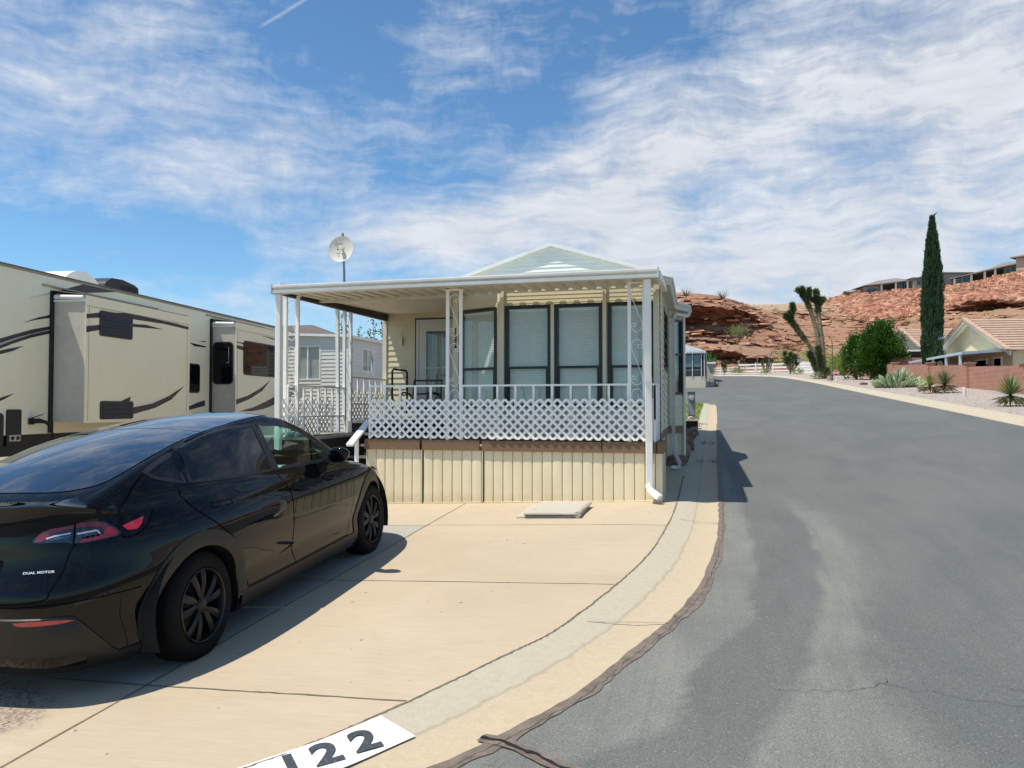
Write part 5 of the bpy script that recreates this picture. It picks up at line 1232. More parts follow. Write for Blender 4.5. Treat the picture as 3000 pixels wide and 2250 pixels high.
poly('bay_panel', rrect(.16, .50, 1.10, 1.76, .04), .003, M['black'], t=.02); poly('bay_panel', rrect(-.5, .09, 1.10, 1.70, .08), .003, M['black'], t=.02)
pl = poly('socket_plate', [(.22, 1.19), (.47, 1.19), (.47, 1.30), (.22, 1.30)], .026, mat('socket_plate', (.55, .53, .45), .4, .2, 30), t=.006)
for c_ in (.285, .405): b = MB(); b.lathe([(0, .012), (.035, .012), (.037, 0)], (.032, c_, 1.245), (1, 0, 0), 14); rvb(b, 'socket', M['black'], pl)
poly('inlet_label', [(.67, 1.60), (.76, 1.60), (.76, 1.70), (.67, 1.70)], .003, M['white'], t=.004)
poly('power_inlet', rrect(.68, .78, 1.48, 1.60, .02), .003, M['black'], t=.05); b = MB(); b.bar((.055, .70, 1.60), (.16, .86, 1.67), .05, .012); rvb(b, 'inlet_cover', M['black'])
b = MB(); b.tube([(.05, .73, 1.54), (.13, .80, 1.55), (.17, .92, 1.52), (.18, 1.02, 1.44), (.17, 1.10, 1.30), (.16, 1.12, 1.05), (.16, 1.14, .6)], [.045, .045, .03, .02, .02, .02, .02], 8); rvb(b, 'power_cable', M['rubber'], smooth=True)
# rooftop units
a1 = thing('rooftop_unit', 'white rounded air conditioner on the trailer roof beside the dark one', 'air conditioner', (RP[0]-1.3*cos(RA)-2.6*sin(RA), RP[1]-1.3*sin(RA)+2.6*cos(RA), 4.40), rz=RA)
b = MB(); rows = [];
for i in range(13):
    t = i/12; z = 4.40+.33*sin(pi*min(1, t*1.0))**.6 if 0 < t < 1 else 4.40; rows.append([(-1.35+.7*(k), 2.35+1.2*t, z) for k in (0, 1)])
b.grid(rows); b.add([tuple(r[1]) for r in rows], [tuple(range(13))]); b.add([tuple(r[0]) for r in rows], [tuple(range(12, -1, -1))])
b.v = [(x+1.3, y-2.6, z-4.40) for x, y, z in b.v]; b.build('shroud', mat('ac_white', (.74, .74, .74), .35, .03), a1, world=False, smooth=True, angle=40)
a2 = thing('rooftop_unit', 'black ribbed air conditioner shroud on the trailer roof behind the white one', 'air conditioner', (RP[0]-1.3*cos(RA)-4.2*sin(RA), RP[1]-1.3*sin(RA)+4.2*cos(RA), 4.40), rz=RA)
b = MB(); sec2 = [(3.62, 4.40), (3.72, 4.62), (3.95, 4.75), (4.35, 4.77), (4.75, 4.72), (4.93, 4.66), (4.96, 4.40)]
b.add([(-1.3, y-4.2+.0, z-4.40) for y, z in sec2]+[(-.65, y-4.2, z-4.40) for y, z in sec2], [tuple(range(7)), tuple(range(13, 6, -1))]+[(i, i+7, i+8, i+1) for i in range(6)])
b.v = [(x+1.3, y, z) for x, y, z in b.v]; b.build('shroud', VNT, a2, world=False, bevel=.03); b = MB()
for k in range(9): b.box(.655, .662, .05+.07*k, .085+.07*k, .06, .24)
b.build('grille', M['black'], a2, world=False)
# ================================================================== the grey mobile home behind
gh = thing('mobile_home', 'pale grey mobile home with lap siding and white framed windows behind the porch', 'mobile home', (-14.5, 24, G(-14.5, 24)))
b = MB(); gy, gxr = 22.8, -11.55
wallwith(b, (-19.5, gy, 0), U, (0, -1, 0), 19.5+gxr, .45, 4.12, [(6.02, 6.98, 2.68, 3.82)], .125)
wallwith(b, (gxr, gy, 0), (0, 1, 0), (1, 0, 0), 9.0, .45, 4.05, [(1.02, 1.97, 2.98, 3.79)], .125)
b.build('wall', SIDG, gh)
b = MB(); b.add([(-19.7, gy-.12, 4.42), (gxr+.12, gy-.12, 4.06), (gxr+.12, gy-.12, 4.14), (-19.7, gy-.12, 4.50)], [(0, 1, 2, 3)]); b.add([(gxr+.12, gy-.12, 4.04), (gxr+.12, gy+9.2, 4.04), (gxr+.12, gy+9.2, 4.14), (gxr+.12, gy-.12, 4.14)], [(0, 1, 2, 3)]); b.add([(-19.7, gy-.12, 4.50), (gxr+.12, gy-.12, 4.14), (gxr+.12, gy+9.2, 4.14), (-19.7, gy+9.2, 4.6)], [(0, 1, 2, 3)])
b.build('roof', M['white_metal'], gh, solid=.03)
b = MB(); b.add([(-19.5, gy+.05, 4.50), (-13.4, gy+1.0, 4.62), (-11.9, gy+.2, 4.16), (-19.5, gy+4, 4.9)], [(0, 2, 1), (0, 1, 3)]); b.build('roof_ridge', mat('shingle', (.12, .10, .09), .9), gh)
for P_, u_, n_2, w_, z0, z1 in (((-13.48, gy, 0), U, Vector((0, -1, 0)), .96, 2.68, 3.82), ((gxr, gy+1.02, 0), Vector((0, 1, 0)), Vector((1, 0, 0)), .95, 2.98, 3.79)):
    window(P_, u_, n_2, w_, z0, z1, fw=.05, parent=gh, fm=M['white'], vbar=True)
b = MB(); b.box(gxr-.05, gxr+.02, gy-.03, gy+.04, .45, 4.05); b.build('corner_board', M['white'], gh)
b = MB(); b.box(-13.0, -12.35, 20.9, 21.4, G(-12.7, 21), 2.46); tag(b.build('electric_cabinet', mat('cabinet_tan', (.50, .47, .38), .4, .1, 4), bevel=.015), 'plain beige metal utility cabinet between the porch and the grey home', 'cabinet')
# ================================================================== foliage
def m_leaf(c1, c2, rough=.5, tr=.25):
    m = bpy.data.materials.new('foliage'); m.use_nodes = True; n = NT(m.node_tree); p = n.n['Principled BSDF']
    v = n.node('ShaderNodeTexCoord').outputs['Object']; gi = n.node('ShaderNodeNewGeometry').outputs['Random Per Island']
    f = n.noise(v, 2.2, 4, .6); c = n.mix(n.mapr(f, .3, .7), c1, c2); c = n.mix(n.m('MULTIPLY', gi, .5), c, tuple(min(1, x*1.8) for x in c2))
    n.put(p.inputs['Base Color'], c); n.put(p.inputs['Roughness'], rough); p.inputs['Specular IOR Level'].default_value = .35
    t_ = n.node('ShaderNodeBsdfTranslucent', {'Color': c}); mx = n.node('ShaderNodeMixShader', {0: tr, 1: p.outputs[0], 2: t_.outputs[0]}); n.l.new(mx.outputs[0], n.n['Material Output'].inputs[0]); return m
def leaf(b, p, d, L, w_, rr=R):
    d = d.normalized(); a = d.cross(Vector((rr.uniform(-1, 1), rr.uniform(-1, 1), rr.uniform(-1, 1)))); a = a.normalized() if a.length > .01 else Vector((1, 0, 0)); m_ = p+d*L*.5
    b.add([p, m_+a*w_, p+d*L, m_-a*w_], [(0, 1, 2, 3)])
def blob(b, c, r, n, L, w_, sc=(1, 1, 1), up=.25, shell=.55, rr=R, lump=.25, seed=0):
    c = Vector(c)
    for k in range(n):
        d = Vector((rr.gauss(0, 1), rr.gauss(0, 1), rr.gauss(0, 1))).normalized(); t = shell+(1-shell)*rr.random(); t = t if rr.random() < .8 else rr.random()
        k_ = 1+lump*2*mnoise.noise(d*2.2+Vector((seed, seed*.7, 0)))+lump*mnoise.noise(d*6+Vector((seed, 0, 3)))
        p = c+Vector((d.x*sc[0], d.y*sc[1], d.z*sc[2]))*r*t*k_; leaf(b, p, d+Vector((rr.uniform(-.7, .7), rr.uniform(-.7, .7), up+rr.uniform(-.5, .5))), L*rr.uniform(.6, 1.3), w_*rr.uniform(.7, 1.2), rr)
BARK = mat('bark', (.16, .12, .08), .9, .35, 8, bump=.8, bs=25, bd=.03)
# shoots and a palm seen behind the grey home
tb_ = thing('tree', 'thin leafy tree shoots showing above the roof of the grey mobile home', 'tree', (-14.3, 33, G(-14, 33))); b = MB(); s_ = MB()
for (x, y, z) in ((-17.1, 33, 6.15), (-16.8, 33, 5.6), (-16.2, 33, 5.5), (-15.7, 33.2, 5.5), (-15.2, 33.4, 5.9), (-15.6, 33.3, 5.95), (-14.7, 33.5, 5.6), (-14.5, 33.5, 5.2)):
    s_.tube([(x+.3, y, 2.0), (x+.1, y, z-1.2), (x, y, z)], [.03, .02, .008], 5)
    for q in range(46): t = R.random(); p = Vector((x+.1*(1-t), y, z-1.5*(1-t)))+Vector((R.uniform(-.16, .16), R.uniform(-.16, .16), R.uniform(-.05, .1))); leaf(b, p, Vector((R.uniform(-1, 1), R.uniform(-1, 1), R.uniform(0, 1))), .15, .045)
s_.build('branch', BARK, tb_); b.build('crown', m_leaf((.05, .08, .03), (.09, .13, .04)), tb_)
pt = thing('palm_tree', 'small fan palm half hidden between the grey home and the porch wall', 'palm', (-13.9, 33.2, G(-13.9, 33))); b = MB()
for q in range(16):
    a = R.uniform(0, 6.28); e = R.uniform(-.5, 1.1); d = Vector((cos(a)*cos(e), sin(a)*cos(e), sin(e))); c0 = Vector((-13.95, 33.2, 5.2)); tip = c0+d*.5
    for k in range(13): aa = (k-6)/6*1.1; side = d.cross(Vector((0, 0, 1))).normalized(); leaf(b, tip, d*cos(aa)+side*sin(aa)+Vector((0, 0, -.15)), .55, .022)
b.build('crown', m_leaf((.07, .10, .02), (.16, .19, .05)), pt); s_ = MB(); s_.tube([(-13.95, 33.2, G(-13.9, 33)), (-13.95, 33.2, 5.2)], .14, 8); s_.build('trunk', BARK, pt)
# meter pedestal, planter, grass, rocks by the side wall
mp = thing('meter_pedestal', 'grey electric meter pedestal numbered 1 beside the side wall of the home', 'electric meter', (-.67, 23, G(-.67, 23)))
b = MB(); b.box(-.78, -.565, 22.95, 23.1, G(-.67, 23), 2.23); b.box(-.79, -.555, 22.93, 23.1, 2.23, 2.25); b.build('cabinet', mat('pedestal_grey', (.17, .20, .21), .5, .1), mp, bevel=.006)
b = MB(); b.lathe([(0, .09), (.06, .085), (.075, .06), (.08, 0)], (-.67, 22.95, 2.06), (0, -1, 0), 20); b.build('meter', mat('meter_glass', (.35, .36, .36), .15, .2, 20), mp, smooth=True)
b = MB(); b.box(-.765, -.58, 22.935, 22.95, 1.56, 1.90); b.build('cover', mat('pedestal_cover', (.22, .25, .26), .4), mp, bevel=.004); b = MB(); b.text('1', .10, (-.72, 22.93, 1.62), (1, 0, 0), (0, 0, 1), off=.004, ext=.001); b.build('number', M['black'], mp)
pb = thing('planter_box', 'dark open box stand with a pale top beside the meter pedestal', 'box', (-.63, 21.4, G(-.63, 21.3)))
b = MB(); z0 = G(-.6, 21.3); b.box(-.815, -.45, 21.3, 21.62, 1.42, 1.455); b.build('top', mat('box_top', (.5, .48, .42), .6), pb); b = MB(); b.box(-.81, -.79, 21.3, 21.6, z0, 1.42); b.box(-.475, -.455, 21.3, 21.6, z0, 1.42); b.box(-.79, -.475, 21.58, 21.6, z0, 1.42); b.build('frame', mat('box_frame', (.05, .045, .04), .7), pb)
ROCK = custom('red_rock', lambda n, v: (n.mix(n.mapr(n.noise(v, 5, 6, .7), .3, .7), (.20, .10, .07), (.36, .22, .16)), n.noise(v, 14, 6, .7), None), .9, bump=.8, bd=.05)
b = MB(); b.rock((-.64, 21.4, 1.50), .085, (1.1, .8, .55), 5); tag(b.build('rock', mat('pale_rock', (.50, .42, .34), .9, .2, 8), smooth=True), 'pale rock resting on top of the planter box', 'rock')
for k, (x, y, r_, sc, lb_) in enumerate([(-.60, 13.9, .17, (1.1, .8, .7), 'low reddish brown rock beside the foot of the side downpipe'), (-.66, 15.2, .26, (.8, .9, 1.2), 'tallest brown rock leaning on the side wall of the home'), (-.58, 16.4, .20, (1, 1, .8), 'middling brown rock against the side skirting past the tall one'), (-.60, 18.4, .18, (1.2, 1, .7), 'flat brown rock near the dark planter box'), (-.55, 19.6, .16, (1.2, .9, .8), 'small rust coloured rock just in front of the planter box')]):
    b = MB(); b.rock((x-.05, y, G(x, y)+r_*sc[2]*.6), r_, sc, 10+k, .42, 3); tag(b.build('rock', ROCK, smooth=True), lb_, 'rock', 'rocks along the side of the home')
b = MB(); b.rock((-.66, 13.35, G(-.66, 13.3)+.05), .07, (1.3, .8, .5), 31, .5); tag(b.build('plastic_scrap', M['white'], smooth=True), 'crumpled white scrap on the ground by the side skirting', 'litter')
b = MB()
for k in range(2600):
    x, y = R.uniform(-1.35, -.5), R.uniform(22.5, 34.2)
    p = Vector((x, y, G(x, y)+.01)); leaf(b, p, Vector((R.uniform(-.6, .6), R.uniform(-.6, .6), 1.2)), R.uniform(.05, .11), .010)
gr = struct(b.build('grass', m_leaf((.12, .22, .02), (.22, .36, .05))), 'stuff'); gr['label'] = 'bright green grass strip beside the meter pedestal'
b = MB()
for (x, y) in ((-.25, 17.3), (-.1, 17.3), (-.3, 14.2), (-.47, 21.9), (-.5, 22.3), (-.02, 14.2)):
    for k in range(16): leaf(b, Vector((x+R.uniform(-.08, .08), y+R.uniform(-.03, .03), G(x, y)+.01)), Vector((R.uniform(-1, 1), R.uniform(-.6, .6), .7)), R.uniform(.05, .16), .005)
we = struct(b.build('weeds', m_leaf((.10, .12, .04), (.16, .16, .06))), 'stuff'); we['label'] = 'dry weeds growing in the gutter joints'
# ================================================================== right-hand side of the street
def m_block(n, v):
    s_ = n.node('ShaderNodeSeparateXYZ', {0: v}); cb = n.node('ShaderNodeCombineXYZ', {0: s_.outputs[1], 1: s_.outputs[2], 2: 0.}).outputs[0]
    br = n.node('ShaderNodeTexBrick', {'Vector': cb, 'Color1': (.36, .16, .105), 'Color2': (.43, .20, .13), 'Mortar': (.45, .28, .21), 'Scale': 1., 'Mortar Size': .010, 'Brick Width': .4, 'Row Height': .2, 'Bias': 0.}, offset=.5)
    f = n.noise(n.scale(v, 1, 1, .4), 2.5, 6, .7); c = n.mix(n.m('MULTIPLY', n.mapr(f, .55, .8), .5), br.outputs[0], (.55, .40, .31)); c = n.mix(n.m('MULTIPLY', n.mapr(n.noise(v, .8, 4, .6), .4, .7), .35), c, (.26, .13, .085)); return c, n.m('SUBTRACT', 1., br.outputs[1]), None
BLK = custom('block_wall', m_block, .9, bump=.4, bd=.01)
wl_ = thing('block_wall', 'stepped reddish concrete block wall behind the gravel verge', 'wall', (11.9, 50, G(11.9, 50))); WXX = 11.9
piers = [20, 27.8, 34.8, 41.9, 48.9, 58, 67, 77.4, 88]
for a, c in zip(piers, piers[1:]):
    b = MB(); x = WXX; z0, z1 = G(x, a), G(x, c); top = 1.22; b.add([(x, a, z0-.2), (x, c, z1-.2), (x, c, z1+top-.06), (x, a, z0+top+.04), (x+.2, a, z0-.2), (x+.2, c, z1-.2), (x+.2, c, z1+top-.06), (x+.2, a, z0+top+.04)], [(0, 3, 2, 1), (4, 5, 6, 7), (0, 4, 7, 3), (1, 2, 6, 5), (3, 7, 6, 2)])
    b.build('wall_section', BLK, wl_)
for a in piers:
    b = MB(); x = WXX; z0 = G(x, a); b.box(x-.10, x+.30, a-.2, a+.2, z0-.2, z0+1.30); p_ = b.build('pier', BLK, wl_, bevel=.01); b = MB(); b.box(x-.14, x+.34, a-.24, a+.24, z0+1.302, z0+1.36); b.build('cap', BLK, p_)
b = MB(); b.box(12.3, 30, 60.5, 60.7, 2.8, 5.3); tag(b.build('garden_wall', BLK), 'reddish brown cross wall seen between the round tree and the cypress', 'wall')
# houses with tiled roofs
STU = mat('stucco_cream', (.60, .55, .36), .9, .06, 2, bump=.2, bs=60); STU2 = mat('stucco_tan', (.48, .38, .25), .9, .08, 2)
TILE = custom('roof_tile', lambda n, v: (n.mix(n.mapr(n.noise(v, 3, 5, .7), .3, .7), (.38, .25, .175), (.50, .35, .26)), None, None), .85); FAS = mat('fascia_cream', (.66, .66, .58), .6, .04)
def tile_house(lab, ap, t_half, drop, length, far_t, eave_z, detail=True):
    ang = radians(8.5); e1 = Vector((cos(ang), sin(ang), 0)); e2 = Vector((-sin(ang), cos(ang), 0)); ap = Vector(ap)
    h = thing('house', lab, 'house', (ap.x, ap.y, G(ap.x, ap.y)-.2))
    N_ = ap-e2*t_half-Vector((0, 0, drop)); Fp = ap+e2*t_half-Vector((0, 0, drop)); zf = G(ap.x, ap.y)-.3
    b = MB(); b.add([tuple(p) for p in (N_, ap, Fp, Vector((Fp.x, Fp.y, zf)), Vector((N_.x, N_.y, zf)))], [(0, 4, 3, 2, 1)])
    q = [N_, N_+e1*length, Vector((*(N_+e1*length).xy, zf)), Vector((N_.x, N_.y, zf))]; b.add([tuple(p) for p in q], [(0, 1, 2, 3)]); b.build('wall', STU, h)
    ov = .45
    for sg in (-1, 1):
        b = MB(); foot = ap+e2*sg*(t_half+.5)-Vector((0, 0, drop*(t_half+.5)/t_half)); up = (ap-foot); n = 13; L0 = -ov; rows = []
        for k in range(n):
            for tt, hh in ((k/n-.018, .085), (k/n-.018, .145), ((k+1)/n, .06), ((k+1)/n, .03)): p = foot+up*tt; rows.append([tuple(p+e1*L0+Vector((0, 0, hh))), tuple(p+e1*length+Vector((0, 0, hh)))])
        b.grid(rows); 
        for k in range(n):   # barrel edge tiles up the rake
            p = foot+up*((k+.5)/n)+e1*L0; b.bar(p-up/n*.46+Vector((0, 0, .06)), p+up/n*.46+Vector((0, 0, .10)), .28, .12)
        b.build('roof', TILE, h)
        b = MB(); b.bar(foot+e1*(L0+.12)-Vector((0, 0, .12)), ap+e1*(L0+.12)-Vector((0, 0, .12)), .05, .26); b.build('barge_board', FAS, h)
        b = MB(); q = [foot+e1*L0, ap+e1*L0, ap, foot]; b.add([tuple(p-Vector((0, 0, .02))) for p in q], [(0, 1, 2, 3)]); b.build('soffit', FAS, h)
    b = MB(); c_ = ap-Vector((0, 0, .62))-e1*.015; pts = [(-.32*.5, -.28), (.16, -.28), (.16, .12), (.1, .24), (0, .30), (-.1, .24), (-.16, .12)]; b.prism(pts, c_, e2, (0, 0, 1), -e1, .03); v_ = b.build('vent', M['white'], h)
    b = MB()
    for k in range(5): b.prism([(-.12, -.22+.09*k), (.12, -.22+.09*k), (.12, -.19+.09*k), (-.12, -.19+.09*k)], c_-e1*.03, e2, (0, 0, 1), -e1, .006)
    b.build('louvre', mat('vent_gap', (.2, .19, .16), .8), v_)
    return h, e1, e2, N_, Fp, zf
h1, e1, e2, N1, F1, zf1 = tile_house('cream gabled house with tiled roof and long white patio cover behind the wall', (15.14, 52.27, 7.05), 4.48, 2.0, 22, 0, 5.05)
h2, _, _, N2, F2, zf2 = tile_house('farther cream gabled house with tiled roof partly hidden by the cypress', (15.5, 70.5, 8.18), 4.48, 2.0, 22, 0, 6.2)
b = MB(); b.prism([(0, zf1), (9.2, zf1), (9.2, 5.0), (0, 5.0)], (N1.x, N1.y, 0)-Vector((0, 0, 0)) if False else Vector((N1.x, N1.y, 0))-e1*.01-e2*.1, e2, (0, 0, 1), -e1, .03); b.build('patio_wall', STU2, h1)
def on1(a, z, o_=.05): return Vector((N1.x, N1.y, 0))+e2*a-e1*o_+Vector((0, 0, z))
for (a0, a1, z0, z1, kind) in ((.95, 1.85, 3.0, 4.62, 0), (2.6, 4.0, 3.0, 4.60, 1), (4.65, 5.35, 3.7, 4.55, 0), (6.6, 7.9, 3.4, 4.5, 1)):
    b = MB(); b.prism([(a0, z0), (a1, z0), (a1, z1), (a0, z1)], Vector((N1.x, N1.y, 0))-e1*.04, e2, (0, 0, 1), -e1, .05); w_ = b.build('window', M['white'], h1)
    b = MB(); b.prism([(a0+.09, z0), (a1-.09, z0), (a1-.09, z1-.09), (a0+.09, z1-.09)], Vector((N1.x, N1.y, 0))-e1*.092, e2, (0, 0, 1), -e1, .01); b.build('pane', WBL, w_)
for a in (2.25, 5.6):
    b = MB(); b.bar(on1(a, 4.2, .05), on1(a, 4.2, .22), .03); b.ball(tuple(on1(a, 4.17, .24)), .07, 8, 6); b.build('wall_lamp', M['black'], h1)
b = MB(); b.prism([(1.55, 5.55), (1.85, 5.55), (1.85, 5.8), (1.55, 5.8)], Vector((N1.x, N1.y, 0))-e1*.01, e2, (0, 0, 1), -e1, .02); b.build('small_vent', M['white'], h1)
b = MB(); b.tube([(20.5, 49.3, 5.2), (20.5, 49.3, 6.15)], .05, 8); b.build('vent_pipe', M['black'], h1)
b = MB(); b.add([tuple(on1(.2, 4.97)), tuple(on1(9.2, 4.97)), (12.8, 57.6, 4.82), (12.8, 46.0, 4.70)], [(0, 1, 2, 3)]); b.build('patio_cover', M['white'], h1, solid=.05)
b = MB(); b.add([(12.78, 46.0, 4.60), (12.78, 57.6, 4.72), (12.78, 57.6, 4.86), (12.78, 46.0, 4.74)], [(0, 1, 2, 3)]); b.bar((12.79, 46.0, 4.67), tuple(on1(.2, 4.92)), .05, .14); b.build('patio_fascia', mat('fascia_blue', (.50, .58, .64), .5, .05), h1)
for y in (46.5, 49.1, 51.8, 54.35, 57.0): b = MB(); b.box(12.80, 12.92, y-.05, y+.05, G(12.8, y)-.3, 4.66+.0103*(y-46)); b.build('post', mat('post_blue', (.52, .60, .66), .5, .05) if y == 46.5 else bpy.data.materials['post_blue'], h1)
b = MB(); b.lathe([(0, .03), (.13, .03), (.20, .0)], (13.0, 50.9, 4.33), (-.8, -.6, 0), 16); tag(b.build('sun_ornament', mat('ornament_yellow', (.45, .33, .12), .6)), 'yellow sun shaped ornament hanging under the patio cover', 'ornament')
b = MB(); b.box(13.9, 24, 66.3, 66.5, 3.8, 6.1); b.build('eave_shade_sheet', M['dark'], h2); b = MB(); b.box(13.7, 24, 66.0, 66.2, 6.1, 6.22); b.build('eave_gutter', M['white'], h2)  # near-black slab stands in for the shade below the eave
pc = thing('patio_cover', 'small white patio cover beyond the wall just left of the round tree', 'patio cover', (13.3, 82, G(13.3, 82))); b = MB(); b.add([(12.9, 76.5, 6.15), (12.9, 86, 6.25), (16, 86, 6.4), (16, 76.5, 6.3)], [(0, 1, 2, 3)]); b.build('roof', M['white'], pc, solid=.14)
for y in (77, 80.2, 83.4, 85.8): b = MB(); b.box(12.9, 13.05, y-.06, y+.06, G(13, y), 6.1); b.build('post', M['white'], pc)
an = thing('aerial', 'thin metal television aerial rising beside the cypress above the patio cover', 'aerial', (13.2, 49.6, 4.8)); b = MB(); b.tube([(13.05, 49.6, 4.8), (13.05, 49.6, 5.75), (12.9, 49.9, 5.85)], .02, 5); b.bar((12.8, 50.2, 5.78), (13.0, 49.5, 5.86), .02)
for k in range(5): b.bar((12.78+.05*k, 50.3-.18*k, 5.70), (12.78+.05*k, 50.3-.18*k, 5.92), .012)
b.build('mast', M['galv'], an)
# trees on the right
cy = thing('cypress_tree', 'tall narrow Italian cypress rising in front of the tiled houses', 'tree', (13.2, 53.4, G(13.2, 53.4))); b = MB(); zb_ = 3.5; Hc = 10.1
rr = random.Random(3)
for k in range(22000):
    t = rr.random()**.85; z = zb_+Hc*t; rad = .60*min(1, (t+.10)/.18)**.5*(1-.15*t)*(1 if t < .55 else max(.10, 1-((t-.55)/.47)**1.7)); a = rr.uniform(0, 2*pi)
    lump = 1+.26*mnoise.noise(Vector((cos(a)*2.2, sin(a)*2.2, z*.8)))+.20*mnoise.noise(Vector((cos(a)*6, sin(a)*6, z*1.5))); q = rad*lump*(rr.uniform(.62, 1.0) if rr.random() < .85 else rr.random())
    p = Vector((13.2+.12*t+q*cos(a), 53.4+q*sin(a), z)); leaf(b, p, Vector((cos(a)*.28, sin(a)*.28, 1.0))+Vector((rr.uniform(-.2, .2), rr.uniform(-.2, .2), 0)), rr.uniform(.18, .38), rr.uniform(.018, .034), rr)
for k in range(60): t = k/60; leaf(b, Vector((13.30+.14*t, 53.4, zb_+Hc+.35*t)), Vector((.3+.6*t, rr.uniform(-.3, .3), 1-.6*t)), .25, .03, rr)
b.build('crown', m_leaf((.016, .040, .016), (.030, .065, .024), tr=.12), cy); s_ = MB(); s_.tube([(13.2, 53.4, 2.9), (13.25, 53.4, 12.5)], [.2, .04], 8); s_.build('trunk', BARK, cy)
CIT = m_leaf((.018, .055, .006), (.05, .12, .012), .35, .15)
def btree(name, lab, c, blobs_, n, mt, trunk, L=.15, w_=.045, grp=None):
    t = thing(name, lab, 'tree', (c[0], c[1], G(c[0], c[1])), group=grp); b = MB()
    for i, (x, y, z, r_, sc, k) in enumerate(blobs_): blob(b, (x, y, z), r_, int(n*k), L, w_, sc, seed=i*3.7+c[0])
    b.build('crown', mt, t); s_ = MB()
    for pth, rd in trunk: s_.tube(pth, rd, 8)
    s_.build('trunk', BARK, t); return t
btree('round_tree', 'large dense rounded green tree in front of the block wall', (11.5, 61), [(11.75, 61.3, 5.75, 1.62, (1, 1, 1.12), 1), (11.75, 61.3, 6.95, .95, (1, 1, 1.3), .35), (12.35, 61.8, 5.6, 1.1, (1, 1, 1.2), .4), (11.1, 61.0, 5.5, 1.15, (1, 1, 1.35), .4)], 14000, CIT, [([(11.6, 61.2, 3.6), (11.6, 61.2, 5.5)], [.14, .10]), ([(11.0, 61, 3.6), (11.1, 61, 5.2)], [.10, .08])])
btree('round_tree', 'smaller pointed green tree leaning on the left of the large rounded tree', (10.3, 62.5), [(10.25, 62.6, 5.5, 1.0, (1, 1, 1.6), 1), (10.35, 62.6, 6.4, .62, (1, 1, 1.4), .4)], 5000, CIT, [([(10.3, 62.6, 3.6), (10.3, 62.6, 5.0)], [.10, .07])])
FZ = m_leaf((.13, .19, .03), (.24, .30, .06), .6, .3)
btree('shrub', 'feathery bright green shrub behind the wall left of the trees', (12.8, 80), [(12.3, 80, 5.9, 1.5, (1.3, 1, .8), 1), (14.4, 82, 6.4, 1.7, (1.2, 1, .9), 1), (11.2, 78, 5.3, .9, (1.2, 1, .8), .4)], 2600, FZ, [([(12.5, 80, 4.7), (12.6, 80, 5.8)], [.08, .05])], L=.45, w_=.03)
# Joshua trees
YL = m_leaf((.03, .055, .018), (.11, .14, .05), .5, .1); YT = mat('yucca_trunk', (.30, .24, .14), .95, .4, 6, bump=1., bs=14, bd=.06)
def tuft(b, p, d, n=90, L=.40, w_=.03, spread=1.0, rr=R, back=.5):
    d = d.normalized()
    for k in range(n):
        u = Vector((rr.gauss(0, 1), rr.gauss(0, 1), rr.gauss(0, 1))).normalized(); q = (d*rr.uniform(-.1, 1.2)+u*spread); leaf(b, p-d*rr.random()*back, q, L*rr.uniform(.7, 1.2), w_, rr)
def joshua(lab, base, arms, grp='Joshua trees along the far verge', sc=1., cat='Joshua tree', m_=None, L=.30):
    t = thing('joshua_tree', lab, cat, base, group=grp); s_ = MB(); b = MB(); rr = random.Random(int(base[0]*10+base[1]))
    for pts, r0, r1, leafy in arms:
        P = [Vector(base)+Vector(p)*sc for p in pts]; sp = spline([tuple(p) for p in P], 5) if len(P) > 2 else P; n = len(sp)
        s_.tube(sp, [(r0+(r1-r0)*i/(n-1))*.80*sc*(1+.12*mnoise.noise(Vector((i*1.7, r0*30, 0)))) for i in range(n)], 9)
        for i in range(n-1):     # dead shag on the limbs
            for q in range(int(26*(sp[i+1]-sp[i]).length/.35)):
                p = sp[i].lerp(sp[i+1], rr.random()); d = (sp[i+1]-sp[i]).normalized(); u = Vector((rr.gauss(0, 1), rr.gauss(0, 1), rr.gauss(0, 1))).normalized(); u = (u-d*u.dot(d)).normalized(); rad = (r0+(r1-r0)*i/n)*.8*sc
                s_.add([p+u*rad*.9, p+u*rad*1.25-d*.13*sc+u.cross(d)*.02, p+u*rad*.9-d*.09*sc], [(0, 1, 2)])
        L_ = sum((sp[i+1]-sp[i]).length for i in range(n-1)); acc = 0
        for i in range(n-1, 0, -1):
            acc += (sp[i]-sp[i-1]).length
            if acc > leafy*sc: break
            tuft(b, sp[i], sp[i]-sp[i-1], int(130), L*1.15*sc, .024*sc, .95, rr, .25*sc)
        tuft(b, sp[-1]+(sp[-1]-sp[-2]).normalized()*.05, sp[-1]-sp[-2], 190, L*1.25*sc, .024*sc, .85, rr, .2*sc)
    s_.build('trunk', YT, t); b.build('crown', m_ or YL, t); return t
zb_ = G(8.5, 67.7)+.12
k = 63.3/2253*.193     # photo pixels of the close view -> metres
def jp(x, y, d=0.): return ((x-575)*k*.967-d*.255, (x-575)*k*.255+d, (1515-y)*k)
